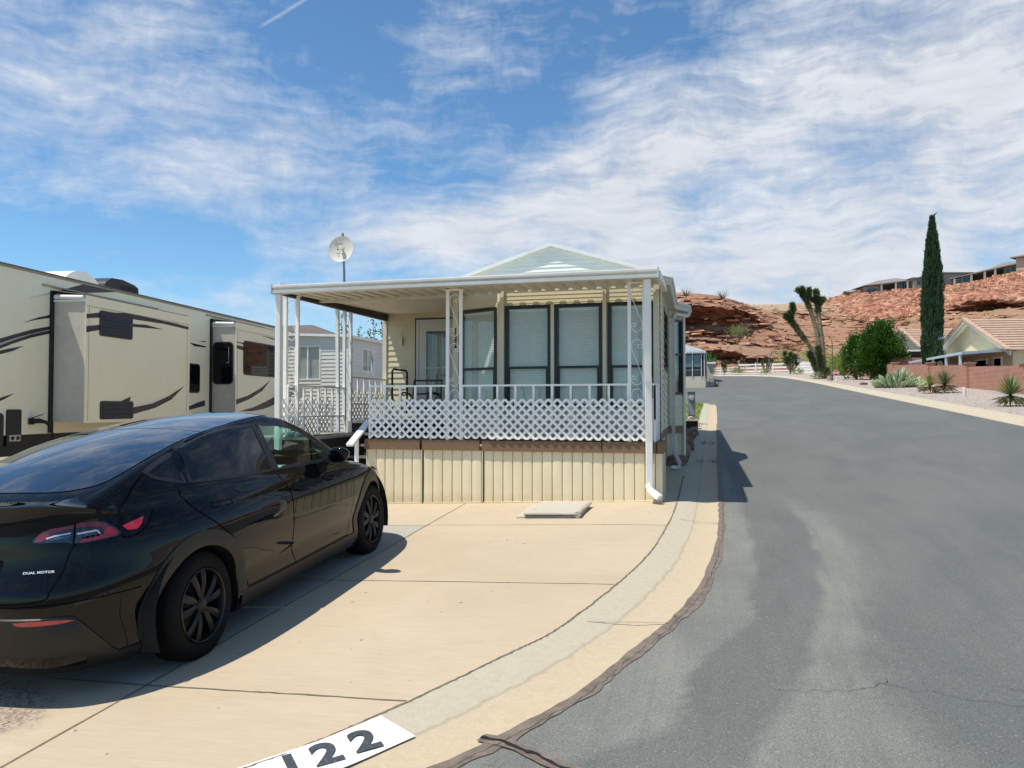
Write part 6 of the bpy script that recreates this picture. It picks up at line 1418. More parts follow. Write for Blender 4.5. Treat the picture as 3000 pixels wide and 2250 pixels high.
joshua('tallest Joshua tree, three long arms spreading from one base near the stop sign', (8.55, 67.7, zb_), [
 ([jp(590, 1515), jp(600, 1300), jp(575, 1000), jp(545, 700), jp(525, 540), jp(520, 420), jp(525, 300)], .27, .17, 1.3), ([jp(530, 420), jp(500, 330), jp(450, 310)], .14, .12, .6), ([jp(525, 400), jp(560, 340), jp(590, 310)], .14, .12, .6), ([jp(522, 330), jp(500, 240), jp(490, 190)], .12, .11, .5),
 ([jp(560, 1500), jp(555, 1200), jp(515, 950), jp(470, 700), jp(400, 470), jp(345, 320), jp(290, 240)], .25, .15, 1.6), ([jp(345, 320), jp(380, 240), jp(385, 170)], .13, .11, .6), ([jp(300, 260), jp(270, 190), jp(225, 165)], .13, .12, .6), ([jp(320, 290), jp(290, 200), jp(285, 150)], .12, .11, .5),
 ([jp(550, 1500), jp(500, 1250), jp(400, 1040), jp(280, 880), jp(180, 730), jp(110, 640)], .23, .17, 2.2), ([jp(120, 660), jp(100, 560), jp(95, 510)], .13, .12, .6), ([jp(110, 600), jp(140, 470), jp(130, 400)], .12, .11, .8), ([jp(110, 640), jp(50, 580), jp(30, 560)], .12, .11, .5),
 ([jp(560, 1510), jp(470, 1350), jp(420, 1220), jp(390, 1140)], .2, .16, 1.6), ([jp(600, 1510, -.4), jp(615, 1400, -.4)], .22, .2, .8), ([jp(560, 1500, -.4), jp(520, 1330, -.4), jp(510, 1230, -.4), jp(490, 1060, -.3)], .12, .12, 1.6), ([jp(540, 1480, -.5), jp(530, 1380, -.5)], .1, .1, .4)])
def small_j(lab, base, hgt, w_, n, seed, L=.26):
    rr = random.Random(seed); arms = [([(0, 0, 0), (0, 0, hgt*.35), (.05, 0, hgt*.9)], .10, .08, hgt*.3)]
    for i in range(n): a = i/n*2*pi+rr.uniform(-.3, .3); x = cos(a)*w_*.5*rr.uniform(.6, 1); arms.append(([(0, 0, hgt*.1), (x*.7, sin(a)*.2, hgt*rr.uniform(.3, .45)), (x, sin(a)*.3, hgt*rr.uniform(.6, .95))], .09, .08, hgt*.22))
    return joshua(lab, base, arms, L=L)
small_j('many branched Joshua tree with puffy heads before the white lattice fence', (8.26, 92.2, G(8.26, 92.2)+.1), 2.5, 1.7, 7, 2, .34)
small_j('dark stubby candelabra Joshua tree in front of the far rail fence', (6.2, 100.6, G(6.2, 100.6)), 1.95, 1.5, 6, 5, .15)
small_j('slim Joshua tree with an upright trunk before the left rail fence', (1.2, 106.0, G(1.1, 106)), 1.95, .7, 4, 8, .2)
# desert plants
OP = m_leaf((.20, .27, .13), (.36, .43, .25), .45, .1)
op = thing('prickly_pear', 'big pale green prickly pear clump of long paddles on the gravel verge', 'cactus', (9.3, 44.9, G(9.3, 44.9)+.12)); b = MB(); rr = random.Random(12)
for k in range(210):
    a = rr.uniform(0, 2*pi); rad = rr.random()**.6*1.0; base = Vector((9.45+rad*1.1*cos(a), 44.9+rad*.6*sin(a), G(9.3, 44.9)+.12+max(0, (1-rad))*rr.uniform(0, .85))); out = Vector((cos(a)*(.25+rad*.9), sin(a)*(.25+rad*.5), rr.uniform(.5, 1.5)-rad*.4)).normalized()
    L_ = rr.uniform(.28, .52); w_ = rr.uniform(.055, .085); side = out.cross(Vector((rr.uniform(-1, 1), rr.uniform(-1, 1), .2))).normalized(); cv = Vector((0, 0, 1))*.18; rows = []
    for i in range(7):
        t = i/6; c_ = base+out*L_*t+cv*t*t*.5; ww = w_*(sin(pi*min(.98, t*.85+.12)))**.6 if i < 6 else .006; nn = out.cross(side); rows.append([c_+side*ww*cos(q)+nn*ww*.35*sin(q) for q in [2*pi*j/6 for j in range(7)]])
    b.grid(rows)
b.build('paddles', OP, op, smooth=True); b = MB(); b.ball((9.4, 44.95, G(9.3, 44.9)+.1), .8, 12, 8, (1, .6, .5)); b.build('shade_filler', mat('paddle_shade', (.05, .06, .03), .9), op)  # dark ball added inside the clump as the shade between paddles
def yucca(lab, base, r_, n, hgt, c1, c2, seed, dead=True):
    t = thing('yucca', lab, 'yucca', base, group='spiky yuccas on the gravel verge'); b = MB(); rr = random.Random(seed); B_ = Vector(base)+Vector((0, 0, hgt))
    for k in range(n):
        a = rr.uniform(0, 2*pi); e = rr.uniform(-.75, 1.4); d = Vector((cos(a)*cos(e), sin(a)*cos(e), sin(e))); L_ = r_*rr.uniform(.8, 1.1); s2 = d.cross(Vector((0, 0, 1))).normalized()*.014 if abs(d.z) < .99 else Vector((.014, 0, 0)); e_ = B_+d*L_
        b.add([B_-s2*.7, B_+s2*.7, B_+d*L_*.6+s2, e_, B_+d*L_*.6-s2], [(0, 1, 2, 3, 4)])
    b.build('leaves', m_leaf(c1, c2, .5, .15), t)
    if dead:
        b = MB()
        for k in range(90): a = rr.uniform(0, 2*pi); p = Vector(base)+Vector((0, 0, hgt*.7)); L_ = r_*rr.uniform(.3, .85); q = p+Vector((cos(a)*L_, sin(a)*L_, -hgt*.7+rr.uniform(0, .22))); s2 = Vector((-sin(a), cos(a), 0))*.014; m_ = p.lerp(q, .5)+Vector((0, 0, .08)); b.add([p-s2, p+s2, m_+s2, q, m_-s2], [(0, 1, 2, 3, 4)])
        b.build('dead_leaves', mat('dead_leaf', (.46, .37, .22), .8, .2, 9), t)
    return t
gz = lambda x, y: G(x, y)+.12
yucca('yellow green yucca of the pair, the left one beside the prickly pear', (9.1, 37.3, gz(9.1, 37.3)), .66, 190, .30, (.20, .20, .06), (.34, .32, .12), 4)
yucca('darker green yucca of the pair standing right of the yellowish one', (9.75, 37.5, gz(9.75, 37.5)), .76, 240, .36, (.08, .10, .04), (.16, .19, .08), 5)
yucca('nearest green yucca, alone at the right end of the gravel verge', (8.95, 27.3, gz(8.95, 27.3)), .68, 280, .34, (.07, .11, .03), (.17, .24, .07), 6)
b = MB(); b.tube([(9.75, 37.6, gz(9.7, 37.6)), (9.73, 37.6, gz(9.7, 37.6)+.5), (9.70, 37.6, gz(9.7, 37.6)+.85)], .010, 5)
for k in range(18): b.ball((9.74-.02*k/18+R.uniform(-.03, .03), 37.6+R.uniform(-.03, .03), gz(9.7, 37.6)+.35+.5*k/18), .02, 5, 4)
tag(b.build('flower_stalk', mat('stalk', (.50, .40, .30), .8)), 'dry flower stalk rising between the two paired yuccas', 'flower stalk')
b = MB(); b.lathe([(0, .37), (.055, .37), (.062, .35), (.062, 0)], (9.45, 33.7, gz(9.45, 33.7)), (0, 0, 1), 12); tag(b.build('bollard', mat('bollard', (.62, .58, .48), .7, .08), smooth=True, angle=40), 'short pale bollard standing in the gravel near the block wall', 'bollard')
for x, y, r_, lb_ in ((8.7, 50.5, .22, 'flat red rock on the gravel below the round trees'), (9.9, 42.2, .16, 'small tan rock between the prickly pear and the yuccas')):
    b = MB(); b.rock((x, y, gz(x, y)+.06), r_, (1.3, .8, .5), int(x)); tag(b.build('rock', ROCK, smooth=True), lb_, 'rock')
# stop sign, post, pot
ss = thing('stop_sign', 'low red octagonal stop sign on a short white post', 'road sign', (8.5, 60.0, gz(8.5, 60))); z0 = gz(8.5, 60)-.02; d_ = Vector((-8.5, -60, 0)).normalized(); uxs = Vector((-d_.y, d_.x, 0)); cs_ = Vector((8.5, 60, z0+.60))
b = MB(); b.bar((8.5, 60.03, z0), (8.5, 60.03, z0+.45), .10, .06, up=(0, 1, 0)); b.build('post', M['white'], ss)
oc = lambda r_: [(r_*cos(pi/8+k*pi/4), r_*sin(pi/8+k*pi/4)) for k in range(8)]
b = MB(); b.prism(oc(.225), cs_, uxs, (0, 0, 1), d_, .008); pl_ = b.build('plate', M['white'], ss); b = MB(); b.prism(oc(.205), cs_+d_*.009, uxs, (0, 0, 1), d_, .003); b.build('red_face', mat('sign_red', (.50, .012, .02), .4, .05), pl_)
b = MB(); b.text('STOP', .19, cs_+d_*.015, uxs, (0, 0, 1), off=.006, ext=.001, sx=.72); b.build('lettering', M['white'], pl_)
b = MB(); b.tube([(8.52, 61.8, gz(8.5, 61.8)), (8.50, 61.8, gz(8.5, 61.8)+2.9)], .035, 7); b.tube([(8.5, 61.8, gz(8.5, 61.8)+2.85), (8.47, 61.8, gz(8.5, 61.8)+3.15)], .012, 5); tag(b.build('wooden_post', mat('post_wood', (.12, .10, .06), .9)), 'tall thin dark wooden post behind the stop sign', 'post')
b = MB(); b.lathe([(0, .02), (.14, .02), (.19, .36), (.21, .36), (.21, .30), (.17, .02)], (8.35, 61.9, gz(8.4, 61.9)-.02), (0, 0, 1), 16); b.lathe([(0, .34), (.19, .34)], (8.35, 61.9, gz(8.4, 61.9)-.02), (0, 0, 1), 16); tag(b.build('plant_pot', mat('pot', (.40, .30, .24), .8), smooth=True, angle=40), 'round tan concrete pot between the stop sign and the tall Joshua tree', 'pot')
sg2 = thing('street_sign', 'small grey sign on a thin post in front of the white lattice fence', 'road sign', (8.7, 87.2, gz(8.7, 87))); b = MB(); b.tube([(8.7, 87.2, gz(8.7, 87)), (8.7, 87.2, gz(8.7, 87)+1.6)], .025, 5); b.build('post', M['galv'], sg2); b = MB(); b.box(8.48, 8.92, 87.17, 87.19, gz(8.7, 87)+1.35, gz(8.7, 87)+1.7); b.build('plate', mat('sign_grey', (.25, .28, .30), .5), sg2)
for i, (x, y, h_, l_) in enumerate(((6.4, 99.0, 2.9, 'taller thin pole right of the stubby Joshua tree'), (5.3, 104.6, 2.1, 'shorter thin pole before the middle of the rail fence'))):
    b = MB(); b.tube([(x, y, G(x, y)), (x, y, G(x, y)+h_)], .03, 5); tag(b.build('pole', M['galv']), l_, 'pole')
# white fences
def railfence(lab, pts, h_, grp, rails=3, step=2.4, lat=False):
    t = thing('rail_fence', lab, 'fence', (pts[0][0], pts[0][1], G(*pts[0])), group=grp)
    for a, c in zip(pts, pts[1:]):
        a, c = Vector(a), Vector(c); L = (c-a).length; n = max(1, int(L/step))
        for k in range(n+1):
            p = a.lerp(c, k/n); b = MB(); b.box(p.x-.07, p.x+.07, p.y-.07, p.y+.07, G(p.x, p.y)-.1, G(p.x, p.y)+h_+.08); b.build('post', M['white'], t)
        for k in range(rails): zz = h_*(k+.75)/(rails+.1); b = MB(); b.bar((a.x, a.y, G(*a)+zz), (c.x, c.y, G(*c)+zz), .05, .17 if not lat else .20); b.build('rail', M['white'], t)
        if lat:
            b = MB(); m_ = int(L/.35)
            for k in range(m_): p = a.lerp(c, k/m_); b.bar((p.x, p.y, G(p.x, p.y)+.1), (p.x, p.y, G(p.x, p.y)+h_+.15), .09, .04, up=(0, 1, 0))
            b.build('pickets', M['white'], t)
railfence('white three rail fence on the left in front of the red foothill', [(-9, 110), (3.2, 110)], 1.05, 'white rail fences'); railfence('taller white rail fence behind the stubby Joshua tree', [(3.2, 110), (9.5, 106)], 1.4, 'white rail fences')
railfence('white fence with close pickets beside the tallest Joshua tree', [(9.3, 97), (11.9, 89)], 1.35, 'white rail fences', 4, 2.0, True)
SH_ = m_leaf((.10, .14, .03), (.20, .24, .07), .6, .2)
def shrub(lab, c, r_, n, m_=SH_, sc=(1.2, 1, .8), L=.22, name='shrub', grp=None):
    t = thing(name, lab, 'shrub', c, group=grp); b = MB(); blob(b, (c[0], c[1], c[2]+r_*.5), r_, n, L, .04, sc, up=.6, shell=.3, seed=c[0]); b.build('foliage', m_, t); return t
shrub('green spiky shrub against the left rail fence', (2.95, 106.0, G(2.9, 106)), .85, 420); shrub('pale shrub at the foot of the stubby Joshua tree', (6.1, 100.2, G(6, 100)), .55, 260, m_leaf((.24, .22, .10), (.36, .34, .18)))
shrub('yellow green bush above the fence behind the middle of the verge', (9.2, 112, G(9.2, 112)+.9), 1.7, 700, FZ, L=.3); shrub('green bush above the picket fence behind the tallest Joshua tree', (12.6, 112, G(12, 112)+.9), 2.0, 900, FZ, L=.3); shrub('low green shrub at the foot of the many branched Joshua tree', (8.9, 90.8, gz(8.9, 90.8)), .5, 260, FZ)
shrub('small pale green clump at the foot of the tallest Joshua tree', (8.15, 67.2, gz(8.1, 67)), .42, 200, m_leaf((.16, .2, .08), (.28, .32, .15)))
shrub('dark green shrub behind the corner of the little home at the end', (-.55, 78, G(-.5, 78)+.6), 1.3, 700, m_leaf((.03, .09, .02), (.07, .16, .03)), (.6, 1, 1.3))
# small home at the far end of the side street
sh = thing('mobile_home', 'small white roofed home with dark porch windows at the far side street', 'mobile home', (-3, 58, G(-3, 58))); gx0, gx1, gy_ = -5.2, -.70, 56.6
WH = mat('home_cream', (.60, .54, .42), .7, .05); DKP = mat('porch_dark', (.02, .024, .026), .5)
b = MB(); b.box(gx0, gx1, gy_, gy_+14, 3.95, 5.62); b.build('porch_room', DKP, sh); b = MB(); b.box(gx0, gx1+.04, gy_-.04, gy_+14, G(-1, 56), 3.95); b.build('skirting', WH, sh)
b = MB(); b.add([(gx0-.1, gy_-.2, 6.6), (-2.9, gy_-.2, 6.55), (gx1+.06, gy_-.2, 5.78), (gx1+.06, gy_+14, 5.78), (-2.9, gy_+14, 6.6), (gx0-.1, gy_+14, 6.6)], [(0, 1, 4, 5), (1, 2, 3, 4)]); b.add([(gx0, gy_-.2, 5.6), (gx1+.06, gy_-.2, 5.6), (gx1+.06, gy_-.2, 5.78), (-2.9, gy_-.2, 6.55), (gx0, gy_-.2, 6.6)], [(0, 1, 2, 3, 4)]); b.build('roof', M['white'], sh, solid=.05)
for k in range(9): b = MB(); x = gx1-.05-.14*k; b.box(x-.05, x, gy_-.235, gy_-.2, 5.66, 5.71); b.build('flute', M['dark'], sh)
for x in (gx1-.02, gx1-.22, -1.55): b = MB(); b.box(x-.04, x, gy_-.1, gy_-.06, 3.95, 5.62); b.build('post', M['white'], sh)
for (a, c) in ((-2.35, -1.62), (-1.50, -1.0)): b = MB(); b.box(a, c, gy_-.03, gy_-.01, 4.62, 5.5); b.build('window', mat('home_glass', (.10, .17, .18), .08, .1) if a < -2 else bpy.data.materials['home_glass'], sh)
b = MB(); b.box(gx1-1.5, gx1-.2, gy_-.06, gy_-.03, 4.40, 4.43)
for k in range(12): b.box(gx1-1.5+.11*k, gx1-1.49+.11*k, gy_-.06, gy_-.04, 4.0, 4.4)
b.build('railing', M['galv'], sh)
b = MB(); b.box(gx1, gx1+.55, gy_+14.5, gy_+22, G(-.7, 72), 5.6); b.build('rear_room', WH, sh); b = MB(); b.box(gx1, gx1+.75, gy_+14.3, gy_+22, 5.6, 5.75); b.build('rear_roof', M['white'], sh)
b = MB(); b.add([(x, y, G(x, y)+.012) for x, y in ((-60, 56.3), (-2.3, 56.5), (-.9, 57.2), (-.2, 58.7), (-.05, 62), (-.1, 80), (-2, 98), (-60, 98))], [tuple(range(8))]); struct(b.build('side_lot', mat('lot_concrete', (.58, .49, .36), .9, .1, 2)))
bn_ = thing('bench', 'small dark bench beside the little home at the end of the street', 'bench', (-.1, 61, G(0, 61))); b = MB(); b.box(-.45, .25, 60.7, 61.1, G(0, 61)+.40, G(0, 61)+.45); b.build('seat', M['galv'], bn_)
for x in (-.42, .2): b = MB(); b.box(x, x+.05, 60.7, 61.1, G(0, 61), G(0, 61)+.40); b.build('leg', M['black'], bn_)
# ================================================================== red rock hillside
HC = [
 [(-47.8, 103.2, 2.9), (-51.2, 110.6, 3.2), (-54.7, 117.9, 3.5), (-54.7, 117.9, 3.6), (-59.8, 129, 4), (-63.2, 136.4, 4.4), (-64.1, 138.2, 4.8), (-64.1, 138.2, 5), (-66.2, 142.8, 5.6), (-72.6, 156.6, 6.3)],
 [(-28.6, 108.3, 5.3), (-30.7, 116, 6), (-32.7, 123.8, 7.8), (-32.4, 122.8, 8.6), (-35.3, 133.4, 10.1), (-37.3, 141.2, 12.2), (-38.3, 145, 14.5), (-37.8, 143.1, 16.3), (-39.3, 148.9, 18.3), (-42.1, 159.5, 20.5)],
 [(-9.4, 113.4, 6), (-10, 120.5, 6.7), (-10.6, 128.6, 8.9), (-10.4, 125.5, 10.3), (-11.3, 136.7, 12.1), (-12.1, 146.8, 15), (-12.5, 151.8, 18.4), (-12.2, 147.8, 20.5), (-12.6, 153.9, 23.3), (-13.5, 164, 25.9)],
 [(-5, 114.5, 6.1), (-5.4, 121.7, 6.8), (-5.7, 129.9, 9), (-5.6, 126.8, 10.4), (-6.1, 139.1, 12.2), (-6.5, 148.3, 15), (-6.7, 153.4, 18.4), (-6.5, 148.3, 20.4), (-6.7, 155.4, 23.2), (-7.1, 163.6, 25.5)],
 [(-2.2, 115.3, 6.1), (-2.3, 122.5, 6.8), (-2.4, 130.7, 9.4), (-2.3, 126.6, 10.7), (-2.6, 140, 12.7), (-2.7, 149.3, 15), (-2.8, 154.4, 18.4), (-2.7, 149.3, 20.3), (-2.8, 156.5, 22.9), (-3, 164.7, 25.3)],
 [(0.2, 115.9, 6.1), (0.3, 123.2, 6.8), (0.3, 132.5, 9.7), (0.3, 129.4, 10.9), (0.3, 142.8, 13), (0.4, 151.1, 15.1), (0.4, 155.3, 18.5), (0.4, 150.1, 20.3), (0.4, 156.3, 22.4), (0.5, 163.5, 24.6)],
 [(2.7, 116.5, 6.1), (2.8, 123.8, 6.9), (3.1, 133.2, 9.7), (3, 130.1, 10.7), (3.4, 145.7, 13.1), (3.6, 156.1, 16), (3.7, 159.2, 18.7), (3.6, 154, 20.5), (3.8, 160.3, 22.2), (3.9, 166.5, 24)],
 [(4.6, 117.1, 6.1), (4.9, 124.4, 6.9), (5.3, 134.8, 9.6), (5.2, 132.7, 10.5), (5.9, 148.4, 13.2), (6.4, 161, 16.5), (6.6, 165.2, 19.5), (6.5, 163.1, 20.6), (6.7, 167.2, 22.1), (7, 175.6, 24)],
 [(6.2, 117.5, 6.1), (6.6, 124.8, 6.9), (7.2, 136.4, 9.5), (7.2, 135.3, 10.3), (8, 151.1, 13.2), (8.7, 163.7, 16.7), (9, 167.9, 19.3), (9.1, 170, 20.6), (9.3, 173.1, 21.8), (9.6, 178.4, 23.2)],
 [(7.5, 117.8, 6.1), (7.9, 125.2, 6.9), (8.7, 136.8, 9.4), (8.7, 136.8, 10), (9.6, 151.5, 12.8), (10.3, 162, 15.9), (10.6, 166.2, 17.6), (10.8, 168.3, 18.5), (11, 171.5, 19.6), (11.2, 175.7, 20.5)],
 [(9.1, 117.2, 6.1), (9.6, 124.6, 6.9), (10.5, 135.2, 9.1), (10.5, 135.2, 9.4), (11.5, 147.8, 11.8), (12.1, 156.3, 13.8), (12.5, 160.5, 15), (12.6, 162.6, 15.5), (12.9, 165.8, 16.1), (13.1, 169, 16.8)],
 [(11.1, 116.7, 6), (11.8, 124.1, 6.7), (12.3, 129.4, 7.8), (12.4, 130.5, 7.9), (13.2, 137.9, 9.2), (13.8, 144.3, 10.3), (14.2, 148.5, 11.2), (14.4, 150.7, 11.5), (14.6, 152.8, 11.9), (15, 157, 12.6)],
]
HCB = [
 [(-14.2, 112.1, 6.1), (-15, 119.1, 6.9), (-16.4, 130.1, 9.3), (-16.3, 129.1, 10.2), (-18.3, 145.1, 13.1), (-20.8, 165.2, 17.6), (-23.3, 185.2, 22), (-24.6, 195.2, 23.9), (-27.1, 215.2, 27.2), (-33, 262.3, 33.9)],
 [(0.3, 115.9, 6.1), (0.3, 123.2, 6.9), (0.3, 134.5, 9.4), (0.3, 133.5, 10.3), (0.4, 150.1, 13.3), (0.5, 170.8, 18.1), (0.6, 191.5, 23.1), (0.6, 201.8, 25.4), (0.7, 222.6, 28.8), (0.8, 271.2, 36.5)],
 [(6.3, 117.5, 6.1), (6.7, 124.8, 6.9), (7.3, 136.4, 9.4), (7.2, 135.3, 10.3), (8.2, 152.1, 13.3), (9.3, 173.1, 18.1), (10.5, 194.1, 23.1), (11, 204.6, 25.4), (12.2, 225.6, 28.8), (14.9, 274.9, 36.5)],
 [(8.7, 116.1, 6), (9.4, 124.5, 7.1), (10.5, 139.3, 9.4), (10.4, 138.3, 10.2), (12, 158.3, 13.8), (14, 184.7, 19.3), (15.9, 209, 24.7), (16.5, 217.4, 26.8), (18.1, 237.5, 30.1), (21.2, 278.7, 37)],
 [(11.1, 111.5, 5.8), (12.4, 125.3, 7.5), (14.6, 146.6, 10.3), (15, 150.8, 11.3), (16.9, 170, 15), (19.3, 193.3, 20), (21.4, 214.6, 25.2), (22.1, 221, 27), (24.2, 242.2, 30.7), (27.8, 278.3, 37)],
 [(12.8, 104.8, 5.5), (15.5, 126.1, 7.8), (18.4, 149.7, 10.8), (19, 155, 11.8), (21.7, 176.4, 15.8), (24.5, 198.9, 20.7), (26.4, 213.8, 24.2), (27.2, 220.2, 26.1), (30.1, 243.8, 31), (34.4, 278, 37.7)],
 [(15.5, 103.4, 5.4), (19, 127.1, 8.1), (22.9, 152.9, 11.6), (23.7, 158.3, 12.5), (27.2, 180.9, 16.8), (29.9, 199.3, 20.6), (32.1, 213.3, 23.7), (33.4, 221.9, 26.1), (37, 245.6, 31.3), (41.7, 276.8, 38.9)],
 [(17.7, 102.9, 5.3), (22.1, 127.9, 8.2), (26.6, 153.9, 12), (27.5, 159.3, 12.9), (30.9, 178.8, 16.9), (33.8, 195.1, 20.1), (36, 208.1, 22.7), (37.6, 216.8, 25), (41.7, 240.6, 30.5), (47.8, 275.4, 39.6)],
 [(20.7, 100.6, 5.1), (26.2, 126.9, 8.3), (31.6, 153.2, 12.3), (32.8, 158.6, 13.2), (36.2, 175.1, 16.4), (39.6, 191.5, 19.6), (42.6, 205.7, 22.3), (44, 212.3, 24.3), (49.4, 238.5, 30.4), (56.8, 273.6, 39.8)],
 [(24.2, 99.5, 5), (30.1, 123.8, 8.3), (36.6, 150.3, 12.4), (37.7, 154.8, 13.3), (40.9, 168, 16), (44.5, 182.4, 19.3), (48, 196.8, 22.4), (49.6, 203.4, 24.1), (57.2, 234.4, 30.6), (65.9, 269.8, 39.4)],
 [(25.9, 97.9, 4.9), (32.4, 122.3, 8.3), (38.9, 146.8, 12.5), (40.7, 153.5, 13.8), (44.3, 166.8, 16.5), (47.3, 178, 19.6), (50.8, 191.3, 23.1), (52, 195.8, 24.9), (60.7, 228.1, 31.2), (70.8, 265.9, 39.3)],
 [(27.9, 96.3, 4.9), (35.1, 121, 8.3), (42.3, 145.6, 12.8), (44.2, 152.4, 14.2), (48.1, 165.8, 16.8), (51.4, 177, 19.7), (55.4, 190.5, 22.9), (54.4, 187.1, 25.2), (65.2, 224.1, 31), (76.4, 262.2, 39.8)],
 [(29.8, 94.7, 4.8), (37.6, 119.6, 8.3), (45.5, 144.4, 12.9), (47.6, 151.2, 14.3), (51.9, 164.7, 16.9), (55.5, 176, 19.9), (59.8, 189.6, 23.1), (58.8, 186.2, 25.2), (69.8, 221.2, 31), (81.3, 257.3, 40.4)],
 [(31.9, 93.2, 4.7), (40.5, 118.3, 8.3), (49.1, 143.3, 13), (51.4, 150.1, 14.4), (56.2, 163.8, 17.1), (60.1, 175.2, 20), (64.8, 188.8, 23.4), (65.6, 191.1, 25), (74.3, 216.1, 30.9), (86.5, 251.4, 41)],
 [(39.7, 93.2, 4.7), (49.7, 116.6, 8), (59.7, 139.9, 13), (62.7, 146.9, 14.4), (68.7, 160.9, 17.2), (73.7, 172.5, 20.3), (79.7, 186.5, 23.5), (81.2, 190.1, 25.6), (89.8, 209.9, 31), (103.8, 242.6, 40.8)],
 [(51.7, 91.2, 4.3), (65.5, 115.6, 7.3), (79.4, 139.9, 12), (83.6, 147.2, 13.4), (91.2, 160.6, 16.2), (98.2, 172.8, 18.9), (106.5, 187.4, 22.4), (105.2, 185, 24.2), (121.2, 213, 29.4), (138.6, 243.5, 38.4)],
]
def at3(t, row):
    n = len(row)-1; i = min(n-1, int(t*n)); f = t*n-i; a, b_ = Vector(row[i]), Vector(row[i+1]); return a.lerp(b_, f)
rows = []; NT_ = 190
cols_ = []
def mkcols(T):
    out = []
    for A_, B_ in zip(T, T[1:]):
        w_ = max((Vector(A_[-1])-Vector(B_[-1])).length, (Vector(A_[5])-Vector(B_[5])).length); n = max(3, int(w_/.75))
        for k in range(n): f = k/n; f = f*f*(3-2*f)*.5+f*.5; out.append([tuple(Vector(p).lerp(Vector(q), f)) for p, q in zip(A_, B_)])
    out.append(T[-1]); return out
def hillpt(row, t):
    p = at3(t, row); r_ = sqrt(p.x**2+p.y**2); ux_, uy_ = p.x/r_, p.y/r_
    n1_ = mnoise.noise(Vector((p.x*.045, p.y*.045, p.z*.06)))*2; n2_ = mnoise.noise(Vector((p.x*.18, p.y*.12, p.z*.35))); n3_ = mnoise.noise(Vector((p.x*.6, p.y*.35, p.z*1.5))); n4_ = mnoise.noise(Vector((p.x*1.5, p.y*.9, p.z*3)))
    zz = p.z+2.5*mnoise.noise(Vector((p.x*.03, p.y*.03, 7)))+.05*p.x; ph = (zz/2.3) % 1.0; st = ((ph**3)-.4)*(2.3+1.6*n2_); ph2 = (zz/.75) % 1.0; st += ((ph2**2)-.4)*.7*max(0, .5+n1_)
    fade = min(1, (p.z-5.5)/3) if p.z > 5.5 else 0; fade *= min(1, (1.001-t)*14)**.5; cr_ = 1.0 if p.x < 30 or t < .72 else .5
    r2 = r_+(st*-1.2+n2_*1.9+n3_*1.2+n4_*.45)*fade*cr_; z = p.z+(n2_*.35+n3_*.35+n4_*.22)*fade*cr_
    return (ux_*r2, uy_*r2, z)
hb = MB()
ROWS = []
for T in (HC, HCB):
    rows = []
    for row in mkcols(T):
        r_ = [hillpt(row, t/NT_) for t in range(NT_+1)]; l_ = Vector(row[-1]); d_ = Vector((l_.x, l_.y, 0)).normalized(); far = T is HCB
        r_.append((l_.x+d_.x*8, l_.y+d_.y*8, l_.z-.3)); r_.append((l_.x+d_.x*(60 if far else 45), l_.y+d_.y*(60 if far else 45), l_.z*(.98 if far else .45))); rows.append(r_)
    hb.grid(rows); ROWS += rows
rows = ROWS; cols_ = mkcols(HC)+mkcols(HCB)
def m_hill(n, v):
    s_ = n.node('ShaderNodeSeparateXYZ', {0: v}); X, Z = s_.outputs[0], s_.outputs[2]; nz = n.node('ShaderNodeSeparateXYZ', {0: n.node('ShaderNodeNewGeometry').outputs['Normal']}).outputs[2]
    big = n.noise(v, .035, 6, .6); med = n.noise(v, .22, 8, .7); fine = n.noise(n.scale(v, 1, 1, 3), .9, 8, .75); vf = n.noise(v, 4, 5, .7)
    strata = n.noise(n.scale(v, .06, .06, 2.2), .9, 6, .7, .5)
    c = n.mix(n.mapr(med, .35, .65), (.45, .21, .12), (.57, .32, .19)); c = n.mix(n.m('MULTIPLY', n.mapr(strata, .45, .62), .55), c, (.30, .13, .075)); c = n.mix(n.m('MULTIPLY', n.mapr(fine, .50, .72), .5), c, (.57, .345, .22)); st2 = n.noise(n.scale(v, .05, .05, 1.6, (0, radians(3), 0)), 2.2, 7, .7, 1.2); thin = n.m('MULTIPLY', n.mapr(st2, .50, .515), n.mapr(st2, .54, .525)); c = n.mix(n.m('MULTIPLY', thin, .65), c, (.17, .065, .04))
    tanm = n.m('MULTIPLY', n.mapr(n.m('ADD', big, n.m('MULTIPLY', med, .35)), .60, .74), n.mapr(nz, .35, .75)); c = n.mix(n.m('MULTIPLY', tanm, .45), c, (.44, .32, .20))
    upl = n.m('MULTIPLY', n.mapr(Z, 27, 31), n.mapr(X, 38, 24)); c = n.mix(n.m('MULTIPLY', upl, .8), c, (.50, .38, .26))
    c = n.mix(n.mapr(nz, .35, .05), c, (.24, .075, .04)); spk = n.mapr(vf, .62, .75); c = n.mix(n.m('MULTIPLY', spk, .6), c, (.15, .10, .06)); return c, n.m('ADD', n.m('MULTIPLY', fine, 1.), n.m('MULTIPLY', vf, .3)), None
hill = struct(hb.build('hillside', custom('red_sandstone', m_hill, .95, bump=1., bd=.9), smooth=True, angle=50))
hvt = [Vector(p) for r_ in rows for p in r_[:NT_+1]]
